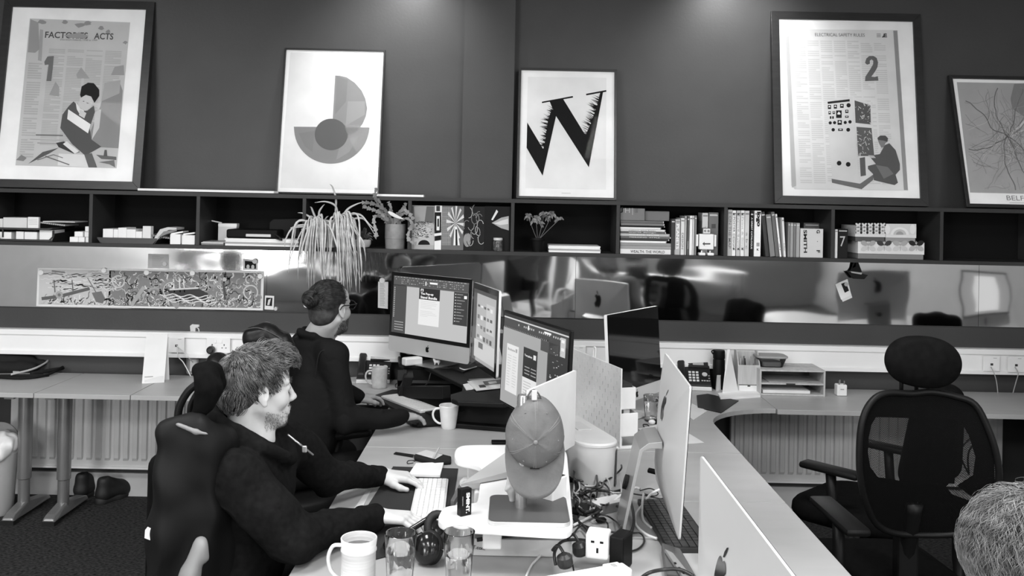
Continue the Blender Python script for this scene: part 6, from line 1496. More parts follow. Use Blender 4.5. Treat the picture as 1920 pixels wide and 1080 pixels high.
MB().tube(crom([(c.x+.018, c.y, ZD+.270), (c.x+.030, c.y, ZD+.262), (c.x+.034, c.y, ZD+.240)], 4), .004, 8).build('trigger', G(.7, .3), t, smooth='all')
t = thing('camera_box', 'small black box on the wall desk hidden behind the man in the hoodie', 'box', tuple(atZ(430, 727, ZD)))
c = atZ(430, 727, ZD); MB().box((c.x, c.y+.04, ZD+.045), (.06, .06, .09), bev=.005).build('body', G(.015), t)
# black laptop bag
t = thing('laptop_bag', 'black fabric bag slumped on the far left wall desk', 'bag', tuple(atZ(60, 708, ZD)))
bgm = M('bag_black', .014, .8, spec=.2, bump=(30, .4, (1, 1, 1)))
def bz(x, y, z): p = atZ(x, y, ZD); return Vector((p.x, p.y, ZD+z))
q_ = [bz(-60, 712, 0), bz(0, 714, 0), bz(50, 710, 0), bz(118, 708, 0), bz(136, 690, 0), bz(80, 688, 0), bz(-60, 690, 0)]
P1 = [cap(bz(-60, 700, .03), bz(60, 698, .025), .035, .03), cap(bz(-60, 698, .07), bz(58, 695, .065), .035, .026), cap(bz(40, 697, .04), bz(80, 695, .045), .03, .02), cap(bz(60, 704, .01), bz(125, 694, .016), .014, .010), cap(bz(0, 708, .008), bz(90, 706, .006), .012, .010)]
sdf_obj('bag_body', P1, .007, bgm, t, 2)
MB().tube(crom([bz(20, 709, .02), bz(60, 704, .035), bz(84, 697, .05), bz(90, 694, .06)], 5), .006, 8).build('zip_edge', G(.45, .3), t, smooth='all')
MB().tube(crom([bz(-20, 709, .01), bz(40, 712, .008), bz(90, 706, .012), bz(124, 692, .025)], 5), .008, 8).build('strap', G(.02, .7), t, smooth='all')
MB().box(bz(30, 707, .028), (.035, .004, .010)).build('label_patch', G(.4), t)
# shoes under the desk
shm = M('shoe_black', .010, .6)
def shoe(label, heel, toe, y_up):
    a = atZ(*heel, 0.0); b_ = atZ(*toe, 0.0); d = (b_-a).normalized(); L = .29; b_ = a+d*L; up_ = Vector((0, 0, 1)); t = thing('shoe', label, 'shoe', (a.x, a.y, 0), 0, 'pair of black trainers')
    V_ = lambda u, z: a+d*(L*u)+up_*z
    sdf_obj('upper', [cap(V_(.12, .055), V_(.12, .12), .040, .036), cap(V_(.12, .05), V_(.55, .05), .042, .042), cap(V_(.2, .11), V_(.62, .055), .034, .034), cap(V_(.5, .042), V_(.88, .038), .042, .036, k=.03), ell(V_(.14, .165), (.026, .026, .03), sub=True, k=.01)], .006, shm, t, 2)
    sdf_obj('sole', [cap(V_(.08, .016), V_(.45, .016), .036, .034, k=.03), cap(V_(.45, .016), V_(.92, .018), .040, .034, k=.03)], .006, M('sole_black', .02, .7), t, 1)
    for i in range(3): p = V_(.3+.09*i, .108-.016*i); s_ = Vector((-d.y, d.x, 0))*.028; MB().tube(crom([p-s_, p+up_*.012, p+s_], 4), .003, 6).build('lace', G(.05), t, smooth='all')
shoe('black trainer in front with toe to the right under the wall desk', (184, 946), (262, 918), 0)
shoe('black trainer behind, its back half hidden by the desk leg', (145, 938), (215, 905), 0)
# waste bin with bag
c = atZ(-6, 962, 0)
t = thing('waste_bin', 'grey swing-top waste bin at the left photo edge', 'bin', (c.x, c.y, 0))
MB().lathe([(.075, 0), (.082, .01), (.098, .33), (.098, .335)], TR((c.x, c.y, 0)), 32).build('bin_body', M('bin_grey', .38, .4), t, smooth=True)
MB().lathe([(.001, 0), (.118, 0), (.12, .006), (.118, .012), (.001, .012)], TR((atY(-2, 835, c.y+.06).x, c.y+.06, atY(-2, 838, c.y).z), (R(78), 0, 0)), 36, cap=False).build('bin_lid', M('bin_lid', .24, .4), t, smooth=True)
def crumple(V): 
    for i in range(len(V)):
        n_ = mnoise.noise_vector(Vector(V[i])*22); V[i] += np.array(n_)*.016
    return V
sdf_obj('bin_liner', [ell((c.x+.02, c.y-.01, .375), (.095, .09, .075), k=.02), cap((c.x+.05, c.y-.08, .34), (c.x+.075, c.y-.05, .40), .035, .03)], .007, M('liner_plastic', .72, .25), t, 1, disp=crumple)
# ================================================================ right wall desk things
z6_ = ZD
c = atZ(1347, 729, ZD); t = thing('drinks_flask', 'tall matt black drinks flask behind the white card stand', 'bottle', (c.x, c.y, ZD))
MB().lathe([(.031, 0), (.034, .004), (.034, .165), (.030, .172), (.034, .176), (.034, .215), (.031, .222)], TR((c.x, c.y, ZD)), 28).build('flask_body', G(.010, .4), t, smooth=True)
MB().tube(crom([(c.x-.030, c.y, ZD+.195), (c.x-.045, c.y-.01, ZD+.215), (c.x-.030, c.y-.01, ZD+.224)], 4), .004, 8).build('carry_loop', G(.010, .4), t, smooth='all')
t = thing('card_stand', 'white cardboard wedge stand with a flat front panel before the pencil box', 'stand', tuple(atZ(1385, 745, ZD)))
wc = G(.82, .5)
a = atZ(1347, 741, ZD); b_ = atZ(1385, 737, ZD); c_ = atZ(1360, 720, ZD); ap = atY(1364, 655, a.y+.03)
MB().add([a+Vector((.02, 0, 0)), b_, c_, ap, ap+Vector((.014, 0, 0))], [(0, 1, 4, 3), (1, 2, 4), (2, 0, 3, 4), (0, 2, 1)]).build('upright_wedge', wc, t)
MB().slab([atZ(x, y, ZD+.0) for x, y in ((1346, 741), (1380, 735), (1420, 733), (1426, 745), (1351, 750))], (0, 0, .012)).build('base_panel', wc, t)
MB().slab([atZ(1343, 733, ZD+.0), atZ(1353, 731, ZD+.0), atZ(1352, 731, ZD+.0)+Vector((0, .0, .085)), atZ(1345, 733, ZD)+Vector((0, 0, .085))], (0, .02, 0)).build('side_flap', wc, t)
wood = M('pale_wood', .50, .5, noise=(5, .12, (9, 9, 1)))
a = atZ(1383, 736, ZD); b_ = atZ(1421, 734, ZD); w = b_.x-a.x; cx = (a.x+b_.x)/2; Y0 = a.y
t = thing('pencil_box', 'pale wooden pencil box with a small white drawer', 'organiser', (cx, Y0, ZD))
hh = atY(1400, 664, Y0).z-ZD; 
MB().slab([(a.x, Y0, ZD), (a.x, Y0, ZD+.15), (a.x, Y0+.05, ZD+hh+.01), (a.x, Y0+.10, ZD+hh+.01), (a.x, Y0+.10, ZD)], (.006, 0, 0)).build('side_panel', wood, t)
MB().slab([(b_.x-.006, Y0, ZD), (b_.x-.006, Y0, ZD+.15), (b_.x-.006, Y0+.05, ZD+hh+.01), (b_.x-.006, Y0+.10, ZD+hh+.01), (b_.x-.006, Y0+.10, ZD)], (.006, 0, 0)).build('side_panel', wood, t)
MB().box((cx, Y0+.004, ZD+.10), (w-.012, .006, .11), bev=.001).build('front_panel', wood, t)
MB().box((cx, Y0+.098, ZD+hh/2), (w-.012, .005, hh)).build('back_panel', wood, t)
dr = MB().box((cx, Y0+.003, ZD+.022), (w-.014, .008, .038), bev=.001).build('drawer', G(.8), t)
MB().lathe([(.010, 0), (.010, .002)], TR((cx, Y0-.0012, ZD+.041), (R(90), 0, 0)), 20, a0=math.pi, a1=2*math.pi).build('thumb_notch', G(.03), dr) if False else MB().box((cx, Y0-.0012, ZD+.038), (.016, .001, .006)).build('thumb_notch', G(.03), dr)
for i, (dx, g, l) in enumerate(((-.04, .5, 'grey pencil at the left of the wooden pencil box'), (-.02, .12, 'dark pencil second from left in the wooden pencil box'), (.0, .02, 'black pen leaning in the middle of the wooden pencil box'), (.02, .3, 'grey pen right of the black one in the pencil box'), (.042, .15, 'dark pen at the right of the wooden pencil box'))):
    o = MB().tube([(cx+dx, Y0+.05, ZD+.06), (cx+dx+(-.012 if i == 2 else .004), Y0+.055, ZD+.185+.012*(i % 2))], .004, 8).build('pen', G(g), smooth='all'); tag(o, l, 'pen', 'pens in the wooden pencil box')
# two tier organiser
a = atZ(1425, 742, ZD); b_ = atZ(1546, 743, ZD); Y0 = (a.y+b_.y)/2; w = b_.x-a.x; cx = (a.x+b_.x)/2; d_ = .25; hh = atY(1486, 694, Y0).z-ZD
t = thing('paper_organiser', 'pale wooden two-tier paper organiser on the right wall desk', 'organiser', (cx, Y0, ZD)); tk = .010
for s_ in (-1, 1): MB().box((cx+s_*(w/2-tk/2), Y0+d_/2, ZD+hh/2), (tk, d_, hh), bev=.001).build('side_panel', wood, t)
for z0_, n_ in ((hh-tk/2, 'top_panel'), (tk/2, 'bottom_panel'), (hh*.46, 'shelf')): MB().box((cx, Y0+d_/2, ZD+z0_), (w-2*tk, d_, tk*.9), bev=.001).build(n_, wood, t)
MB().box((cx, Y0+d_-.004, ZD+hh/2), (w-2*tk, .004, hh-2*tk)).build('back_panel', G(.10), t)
MB().box((cx-.01, Y0-.0008, ZD+hh*.46), (.05, .002, .006)).build('thumb_notch', G(.04), t)
o = MB().box((cx-.03, Y0+.11, ZD+tk+.010), (w*.72, .2, .016)).build('paper_stack', G(.8)); tag(o, 'stack of white paper in the lower tier of the wooden organiser', 'paper')
o = MB().box((cx-.02, Y0+.11, ZD+hh*.46+.008), (w*.6, .2, .004)).build('paper_stack', G(.4)); tag(o, 'thin grey papers in the upper tier of the wooden organiser', 'paper')
# food container on top
c = atZ(1445, 686, ZD+hh); 
t = thing('food_container', 'clear rectangular food container with a grey lid on the organiser', 'container', (atY(1445, 686, Y0+.08).x, Y0+.10, ZD+hh))
cx2 = atY(1446, 680, Y0+.1).x; zt2 = ZD+hh
def rr_ring(w_, h_, r_, z): return [(cx2+x, Y0+.12+y, z) for x, y in rrect(w_, h_, r_, 4)]
r1_ = rr_ring(.13, .10, .03, zt2+.001); r2_ = rr_ring(.165, .13, .035, zt2+.052); n = len(r1_)
MB().add(r1_+r2_, [(i, (i+1) % n, n+(i+1) % n, n+i) for i in range(n)]+[tuple(range(n))[::-1]]).build('container_body', glass('container_clear', .1, .8), t, smooth=True)
MB().prism([(cx2+x, Y0+.12+y) for x, y in rrect(.178, .142, .035, 5)], zt2+.053, zt2+.063).build('container_lid', G(.34, .4), t, bev=.002)
o = MB().prism([(cx2+x, Y0+.12+y) for x, y in rrect(.11, .08, .02, 5)], zt2+.003, zt2+.028).build('food', G(.35, .6)); tag(o, 'grey food inside the clear container on the organiser', 'food')
# plug adapter
c = atZ(1579, 743, ZD); t = thing('plug_adapter', 'white cube plug adapter standing with its pins upward on the right desk', 'adapter', (c.x, c.y, ZD))
MB().box((c.x, c.y+.025, ZD+.032), (.056, .05, .062), bev=.005).build('adapter_body', G(.8, .35), t)
for dx, dy in ((-.014, .01), (.014, .01), (0, .038)): MB().box((c.x+dx, c.y+dy, ZD+.073), (.006, .005, .022)).build('pin', M('pin_metal', .3, .3, .8), t)
MB().box((c.x, c.y-.0006, ZD+.038), (.02, .001, .006)).build('print', G(.4), t)
# ================================================================ pegboard
A0 = atZ(1176, 845, ZD); 
Pn = Vector((.488, 3.885, 0)); Pf = Vector((.292, 4.46, 0)); u = (Pf-Pn); Lw = u.length; u.normalize(); rzp = math.atan2(u.y, u.x)
t = thing('pegboard', 'upright white slotted pegboard standing between the screens', 'pegboard', tuple(Pn+Vector((0, 0, ZD))), 0)
H0, H1 = ZD+.012, 1.068; pw = M('peg_white', .8, .35); Tp = Matrix.Translation(Pn) @ Rz(rzp)
def Pp(x, y, z): return Tp @ Vector((x, y, z))
# sheet with true slots: quads between slots
xs_ = [0]; zs_ = [H0]; rows_ = 12; cols_ = 21; mb = MB(); th = .005
cw_ = Lw/cols_; rh = (H1-H0)/rows_
for r_ in range(rows_):
    for c_ in range(cols_):
        x0 = c_*cw_; x1 = x0+cw_; z0 = H0+r_*rh; z1 = z0+rh
        if (r_+c_) % 2 == 0:
            sx0, sx1, sz0, sz1 = x0+cw_*.38, x0+cw_*.62, z0+rh*.20, z1-rh*.20
            for a_, b_, c__, d__ in ((x0, z0, sx0, z1), (sx1, z0, x1, z1), (sx0, z0, sx1, sz0), (sx0, sz1, sx1, z1)):
                for y_ in (0, th): mb.add([Pp(a_, y_, b_), Pp(c__, y_, b_), Pp(c__, y_, d__), Pp(a_, y_, d__)], [(0, 1, 2, 3)])
            mb.add([Pp(sx0, 0, sz0), Pp(sx1, 0, sz0), Pp(sx1, 0, sz1), Pp(sx0, 0, sz1), Pp(sx0, th, sz0), Pp(sx1, th, sz0), Pp(sx1, th, sz1), Pp(sx0, th, sz1)], [(0, 1, 5, 4), (1, 2, 6, 5), (2, 3, 7, 6), (3, 0, 4, 7)])
        else:
            for y_ in (0, th): mb.add([Pp(x0, y_, z0), Pp(x1, y_, z0), Pp(x1, y_, z1), Pp(x0, y_, z1)], [(0, 1, 2, 3)])
for a_, b_ in (((0, H0), (0, H1)), ((0, H1), (Lw, H1)), ((Lw, H1), (Lw, H0)), ((Lw, H0), (0, H0))): mb.add([Pp(a_[0], 0, a_[1]), Pp(b_[0], 0, b_[1]), Pp(b_[0], th, b_[1]), Pp(a_[0], th, a_[1])], [(0, 1, 2, 3)])
mb.build('board', pw, t)
for x in (.02, Lw-.03):
    MB().box(tuple((x, .0, ZD+.006)), (.02, .19, .012), Tp, bev=.003).build('foot', pw, t)
    MB().box((x, -.006, ZD+.06), (.014, .012, .11), Tp, bev=.002).build('foot_upright', pw, t)
def pbin(label, x0, x1, z0, z1, stuff=None):
    b_ = thing('hanging_bin', label, 'bin', tuple(Pp((x0+x1)/2, -.04, z0)), rzp, 'white bins hooked on the pegboard'); 
    for c_, d_ in ((((x0+x1)/2, -.041, z0+.002), (x1-x0, .076, .004)), (((x0+x1)/2, -.004, (z0+z1)/2), (x1-x0, .004, z1-z0)), (((x0+x1)/2, -.079, (z0+z1)/2), (x1-x0, .004, z1-z0)), ((x0+.002, -.041, (z0+z1)/2), (.004, .076, z1-z0)), ((x1-.002, -.041, (z0+z1)/2), (.004, .076, z1-z0))):
        MB().box(c_, d_, Tp, bev=.001).build('bin_wall', pw, b_)
    return b_
pbin('upper white bin hooked on the right face of the pegboard', .03, .16, .885, .98)
b2 = pbin('lower white bin with papers hooked near the foot of the pegboard', .005, .12, .775, .875)
for i, (dx, g, l) in enumerate(((.03, .75, 'white tag rising from the lower pegboard bin'), (.06, .5, 'grey card rising from the lower pegboard bin'), (.09, .7, 'second pale tag rising from the lower pegboard bin'))):
    o = MB().box((.02+dx, -.045, .84), (.018, .03, .12-.02*i), Tp, bev=.003).build('tag_card', G(g)); tag(o, l, 'tag', 'cards in the lower pegboard bin')
o = MB().box((.095, -.041, .955), (.10, .06, .075), Tp).build('notebook', G(.05)); tag(o, 'black notebook standing in the upper pegboard bin', 'notebook')
t = thing('scissor_clip', 'small white clip hooked over the top edge of the pegboard', 'clip', tuple(Pp(.30, 0, H1)))
MB().tube(crom([Pp(.30, -.004, H1-.03), Pp(.295, -.008, H1+.03), Pp(.30, -.004, H1+.045), Pp(.31, -.002, H1+.03), Pp(.31, -.004, H1-.03)], 6), .003, 8).build('clip_wire', whp, t, smooth='all')
# notebook with pen, key fob between pegboard and edge-on computer
stack_paper('open white notebook lying beyond the edge-on computer', ((1196, 806), (1240, 797), (1262, 812), (1225, 824)), ZD+.0005, .78, .006, 'notebook', 'notebook')
o = MB().tube([atZ(1203, 814, ZD+.012), atZ(1222, 824, ZD+.006)], .0035, 8).build('pen', G(.02)); tag(o, 'black pen beside the open white notebook', 'pen')
t = thing('key_fob', 'small black and white key fob on the bench by the shorter glass', 'key fob', tuple(atZ(1225, 797, ZD)))
c = atZ(1222, 796, ZD); MB().ball((c.x, c.y, ZD+.012), (.017, .012, .012), None, 10).build('fob_white', G(.8), t, smooth='all'); MB().ball((c.x+.02, c.y+.012, ZD+.011), (.016, .013, .011), None, 10).build('fob_black', G(.02), t, smooth='all')
MB().tube(crom([atZ(1208, 801, ZD+.003), atZ(1206, 796, ZD+.003), atZ(1213, 796, ZD+.003), atZ(1217, 799, ZD+.003)], 5), .0022, 6).build('loop', G(.02), t, smooth='all')
# white rounded tin
ta = atZ(1100, 905, ZD); ca_ = Vector((.335, 3.42, ZD)); cb_ = Vector((.235, 3.72, ZD)); d_ = (cb_-ca_).normalized(); n_ = Vector((-d_.y, d_.x, 0)); rt = .078; hh = .155
t = thing('plastic_tub', 'long white tub with rounded ends and a lid among the cables', 'tub', tuple((ca_+cb_)/2))
def stad(r_, z): 
    out = []
    for i in range(13): a = -math.pi/2+math.pi*i/12; out.append(cb_+d_*(math.cos(a)*r_)+n_*(math.sin(a)*r_)+Vector((0, 0, z)))
    for i in range(13): a = math.pi/2+math.pi*i/12; out.append(ca_+d_*(math.cos(a)*r_)+n_*(math.sin(a)*r_)+Vector((0, 0, z)))
    return out
r0_ = stad(rt*.94, 0.0); r1_ = stad(rt, hh); n = len(r0_)
MB().add(r0_+r1_, [(i, (i+1) % n, n+(i+1) % n, n+i) for i in range(n)]+[tuple(range(n))[::-1], tuple(range(n, 2*n))]).build('tub_body', M('tub_body', .72, .4), t, smooth=True)
r0_ = stad(rt*1.03, hh+.0005); r1_ = stad(rt*1.03, hh+.008); r2_ = stad(rt*.97, hh+.014)
MB().add(r0_+r1_+r2_, [(k*n+i, k*n+(i+1) % n, (k+1)*n+(i+1) % n, (k+1)*n+i) for k in (0, 1) for i in range(n)]+[tuple(range(n))[::-1], tuple(range(2*n, 3*n))]).build('tub_lid', whp, t, smooth=True)
o = MB().box((0, 0, 0), (.055, .12, .003), TR((cb_.x+.05, cb_.y-.12, ZD+hh+.0165), (0, 0, R(18)))).build('address_label', G(.72)); tag(o, 'small paper slip lying on the lid of the white tub', 'paper')
sp_ = ca_-d_*rt*.99+n_*.0; MB().slab([ca_+Vector((rt*.90, -rt*.42, .0)), ca_+Vector((rt*1.0, -rt*.0, .0)), ca_+Vector((rt*1.02, -rt*.0, hh-.02)), ca_+Vector((rt*.93, -rt*.42, hh-.02))], (.002, -.001, 0)).build('dark_window', G(.06), t)
# ================================================================ cables and power on the bench
def pz_(x, y, h=0.0): return atZ(x, y, ZD+h)
CB = []
def bc(name, pts, r, mat, lab): return cable(name, [pz_(x, y, h) for x, y, h in pts], r, mat, lab, 'tangled cables on the bench', 7)
bc('cable', [(1085, 795, .10), (1108, 800, .11), (1122, 835, .09), (1112, 868, .04), (1090, 880, .02), (1078, 905, .01), (1095, 935, .02)], .0045, blackc, 'thick black cable looping high beside the grey panel screen')
bc('cable', [(1088, 850, .03), (1112, 868, .05), (1120, 905, .05), (1115, 940, .02), (1090, 960, .01), (1076, 985, .01)], .0038, blackc, 'black cable hanging in a loop before the white tub')
bc('cable', [(1095, 893, .03), (1120, 884, .05), (1140, 900, .04), (1145, 920, .02), (1155, 930, .01)], .0032, greyc, 'pale grey cable arching in front of the white tub')
bc('cable', [(1078, 936, .02), (1110, 920, .03), (1150, 922, .03), (1172, 920, .03), (1185, 950, .04), (1188, 985, .03), (1172, 1008, .01), (1140, 1012, .01), (1110, 1000, .01), (1075, 968, .01)], .0050, blackc, 'thick black cable making the large loop in the tangle')
bc('cable', [(1075, 985, .01), (1115, 965, .01), (1140, 950, .02), (1165, 928, .04), (1190, 915, .06), (1200, 917, .06)], .0045, whitec, 'white cable crossing the tangle into the hole of the computer stand')
bc('cable', [(1207, 925, .05), (1204, 950, .03), (1206, 975, .01), (1222, 990, .008)], .0042, whitec, 'white cable dropping behind the foot of the edge-on computer')
bc('cable', [(1245, 915, .03), (1222, 925, .02), (1206, 945, .012), (1192, 965, .01), (1193, 985, .01), (1212, 1002, .01), (1232, 1010, .008)], .0045, whitec, 'long white cable curving left of the black keyboard')
bc('cable', [(1076, 950, .01), (1100, 942, .02), (1130, 940, .02), (1160, 950, .02), (1173, 948, .02), (1168, 940, .02), (1150, 938, .02)], .0040, blackc, 'black cable folded back in a hairpin above the adapter')
bc('cable', [(1082, 905, .02), (1098, 925, .03), (1125, 905, .03), (1142, 918, .03), (1138, 945, .02), (1112, 958, .01), (1085, 945, .01)], .0030, blackc, 'thin black cable loop in the middle of the tangle')
bc('cable', [(1070, 970, .012), (1095, 985, .012), (1130, 995, .012), (1175, 1000, .01), (1200, 1000, .008), (1208, 1015, .006), (1195, 1030, .006), (1168, 1036, .006)], .0032, blackc, 'black cable from the black adapter looping right over the bench')
bc('cable', [(1200, 920, .02), (1220, 916, .02), (1234, 925, .015), (1225, 930, .01), (1205, 925, .01)], .0022, blackc, 'thin black cable coil behind the stand of the edge-on computer')
bc('cable', [(1180, 905, .02), (1172, 915, .02), (1185, 925, .02), (1215, 930, .012), (1240, 935, .012), (1250, 928, .012)], .0026, blackc, 'thin black cable running behind the computer stand to the right')
bc('cable', [(1076, 1000, .01), (1092, 985, .02), (1108, 1010, .02), (1100, 1025, .02), (1080, 1020, .01)], .0030, blackc, 'black cable bend just above the white cube adapter')
bc('cable', [(1088, 880, .02), (1076, 890, .02), (1088, 915, .02), (1108, 935, .02), (1130, 935, .02), (1128, 955, .02), (1110, 968, .02), (1138, 980, .02), (1138, 1000, .01)], .0028, blackc, 'thin wandering black cable down the left of the tangle')
bc('cable', [(1034, 995, .02), (1030, 1020, .01), (1010, 1045, .006), (995, 1062, .006), (985, 1085, .006)], .0035, whitec, 'white cable falling from the riser over the cardboard box')
bc('cable', [(1042, 1060, .02), (1040, 1035, .05), (1055, 1015, .06), (1085, 1012, .05), (1105, 1015, .03)], .0048, blackc, 'thick black cable rising from the black plug at the bottom')
rr_ = random.Random(77)
for i in range(17):
    x, y = rr_.uniform(1080, 1135), rr_.uniform(870, 985); pts = []
    a = rr_.uniform(0, 6.3)
    for k in range(7): pts.append((x, y, rr_.uniform(.004, .05))); a += rr_.uniform(-1.1, 1.1); x = min(max(x+16*math.cos(a), 1076), 1165); y = min(max(y+12*math.sin(a), 872), 1000)
    bc('cable', pts, rr_.choice([.0022, .003, .0036]), blackc if i % 4 else greyc, ['black cable', 'thin black cable'][i % 2]+' among the tangle right of the white riser')
def plugbody(name, lab, x, y, h, s, g=.015, cat='plug'):
    c = pz_(x, y, h); o = MB().box((0, 0, 0), s, TR(c, (.2, .1, rr_.uniform(-.5, .5))), bev=.004).build(name, G(g, .35)); tag(o, lab, cat); return o
plugbody('cable_connector', 'black cable connector in the middle of the tangle', 1127, 975, .012, (.035, .018, .014), cat='connector')
plugbody('cable_connector', 'small black connector hanging above the hairpin cable', 1112, 932, .02, (.012, .012, .022), cat='connector')
plugbody('video_connector', 'black video connector plugged in behind the edge-on computer', 1226, 884, .085, (.045, .02, .014), cat='connector')
plugbody('charger_brick', 'dark charger brick lying among the cables under the panel screen', 1100, 958, .012, (.09, .05, .026), .03, 'charger')
t = thing('hard_drive', 'pale box with a dark side lying among the cables', 'box', tuple(pz_(1140, 958)), 0)
T = TR(pz_(1140, 955), (0, 0, .6)); MB().box((0, 0, .015), (.13, .07, .030), T, bev=.003).build('body', G(.16), t); MB().box((0, 0, .0315), (.128, .068, .002), T).build('top_face', G(.6), t)
# panel-like grey wood wedge right of riser: stacked papers
stack_paper('pale stack of paper between the white riser and the tub', ((1045, 862), (1085, 858), (1090, 874), (1050, 880)), ZD+.0, .65, .05, 'paper_stack', 'paper')
# white cube adapter (three slots) and black adapter
c = pz_(1118, 1072); t = thing('socket_cube', 'white cube socket adapter with three slots at the bottom of the photo', 'adapter', (c.x, c.y, ZD+.035), R(-14)); T = TR((c.x, c.y, ZD+.035), (0, 0, R(-14)))
MB().box((0, .03, .036), (.066, .062, .072), T, bev=.006).build('cube_body', M('cube_white', .82, .3), t)
for x, z, w, h in ((-.012, .050, .010, .006), (.014, .050, .010, .006), (.002, .026, .006, .014)): MB().box((x, -.0014, z), (w, .002, h), T).build('slot', G(.02), t)
c2 = pz_(1160, 1078); t = thing('power_adapter', 'black power adapter beside the white cube adapter', 'adapter', (c2.x, c2.y, ZD), R(-14)); T = TR((c2.x, c2.y+.02, ZD), (0, 0, R(-30)))
MB().box((-.004, .03, .052), (.044, .075, .100), T, bev=.006).build('adapter_body', G(.012, .4), t)
c3 = pz_(1100, 1092); t = thing('power_strip', 'white power strip at the bottom edge under the plugs', 'power strip', (c3.x, c3.y, ZD), R(25)); T = TR((c3.x, c3.y-.02, ZD), (0, 0, R(25)))
MB().box((0, 0, .018), (.26, .055, .036), T, bev=.006).build('strip_body', whp, t); MB().box((.085, 0, .038), (.05, .045, .008), T, bev=.003).build('switch_block', whp, t); MB().box((.085, 0, .0425), (.012, .018, .003), T).build('switch', G(.4), t)
for i, (x, y, l) in enumerate(((1088, 1062, 'black three-pin plug leaning against the white cube adapter'), (1060, 1085, 'black three-pin plug at the bottom left of the power strip'))):
    c = pz_(x, y); t = thing('power_plug', l, 'plug', (c.x, c.y, ZD+.036)); MB().lathe([(.020, 0), (.023, .008), (.021, .028), (.010, .036)], TR((c.x, c.y, ZD+.037), (R(10), R(-10), 0)), 18).build('plug_body', pm, t)
    MB().tube(crom([(c.x, c.y, ZD+.06), (c.x-.02, c.y+.02, ZD+.085), (c.x-.035, c.y+.05, ZD+.06)], 4), .0045, 8).build('cord', pm, t, smooth='all')
# dark dock at the bottom near the foreground computer
t = thing('laptop_dock', 'dark grey wedge-shaped dock with ports by the black keyboard', 'dock', tuple(pz_(1262, 1070)))
dq = [pz_(1240, 1038, .0), pz_(1275, 1050, 0), pz_(1312, 1115, 0), pz_(1252, 1120, 0)]
MB().slab(dq, (0, 0, .035)).build('dock_body', G(.09, .45), t, bev=.004)
MB().slab([pz_(1246, 1036, .036), pz_(1262, 1044, .036), pz_(1298, 1090, .036), pz_(1285, 1096, .036)], (0, 0, .012)).build('dock_top', G(.22, .4), t, bev=.002)
for i in range(3):
    p_ = pz_(1266+8*i, 1056+9*i, .049); MB().box(p_, (.006, .010, .002), None).build('port', G(.02), t)
bc('cable', [(1190, 1095, .02), (1215, 1075, .03), (1245, 1068, .05), (1275, 1068, .055), (1300, 1080, .05)], .005, blackc, 'thick black cable crossing the dark dock at the bottom edge')
# ================================================================ chairs
fabk = M('chair_fabric', .005, .9, spec=.07, noise=(40, .3, (1, 1, 1))); plk = M('chair_plastic', .007, .45, spec=.2); lea = M('leather_black', .007, .38, spec=.3, bump=(30, .15, (1, 1, 1)))
def mesh_fabric():
    mt = bpy.data.materials.new('mesh_fabric'); mt.use_nodes = True; nt = mt.node_tree; p_ = nt.nodes['Principled BSDF']; out = nt.nodes['Material Output']
    p_.inputs['Base Color'].default_value = (.005, .005, .005, 1); p_.inputs['Roughness'].default_value = .8; p_.inputs['Specular IOR Level'].default_value = .08; tr = nt.nodes.new('ShaderNodeBsdfTransparent'); mx = nt.nodes.new('ShaderNodeMixShader')
    tc = nt.nodes.new('ShaderNodeTexCoord'); ck = nt.nodes.new('ShaderNodeTexChecker'); ck.inputs['Scale'].default_value = 330; nt.links.new(tc.outputs['Object'], ck.inputs['Vector'])
    mr = nt.nodes.new('ShaderNodeMapRange'); mr.inputs['To Min'].default_value = .22; mr.inputs['To Max'].default_value = 1; nt.links.new(ck.outputs['Fac'], mr.inputs[0])
    nt.links.new(mr.outputs[0], mx.inputs[0]); nt.links.new(tr.outputs[0], mx.inputs[1]); nt.links.new(p_.outputs[0], mx.inputs[2]); nt.links.new(mx.outputs[0], out.inputs[0]); return mt
mf = mesh_fabric()
def base_star(t, T, zs, n=5, r=.30):
    MB().tube([T @ Vector((0, 0, .09)), T @ Vector((0, 0, zs-.06))], .028, 14).build('gas_lift', plk, t, smooth='all')
    for i in range(n):
        a = 2*math.pi*i/n+.3; d = Vector((math.cos(a), math.sin(a), 0))
        MB().tube([T @ Vector((0, 0, .10)), T @ (d*r*.5+Vector((0, 0, .088))), T @ (d*r+Vector((0, 0, .062)))], .02, 8, [.028, .022, .016]).build('base_spoke', plk, t, smooth='all')
        s_ = Vector((-d.y, d.x, 0)); MB().lathe([(.028, -.022), (.028, .022)], T @ Matrix.Translation(d*r+Vector((0, 0, .0285))) @ Matrix.Rotation(a, 4, 'Z') @ Matrix.Rotation(R(90), 4, 'X'), 16).build('castor', plk, t, smooth=True)
    MB().box((0, 0, zs-.055), (.22, .22, .04), T, bev=.01).build('seat_mechanism', plk, t)
def seat(t, T, zs, w=.50, d=.48, th=.09, mat=None):
    # local: chair faces +y
    vs = []; n = 7*4; pr = [(.80, -th*.5), (.95, -th*.45), (1, -th*.15), (.99, th*.2), (.93, th*.42), (.80, th*.5), (.4, th*.46)]
    pts0 = rrect(w, d, .12, 6)
    for f, z in pr: vs += [(x*f, y*f+.02, zs+z-th*.5-(.02*(y/d) if y > 0 else 0)) for x, y in pts0]
    k = len(pts0); fs = [(i*k+j, i*k+(j+1) % k, (i+1)*k+(j+1) % k, (i+1)*k+j) for i in range(len(pr)-1) for j in range(k)]+[tuple(range(k))[::-1], tuple(range((len(pr)-1)*k, len(pr)*k))]
    MB().add(vs, fs, T).build('seat', mat or fabk, t, smooth='all')
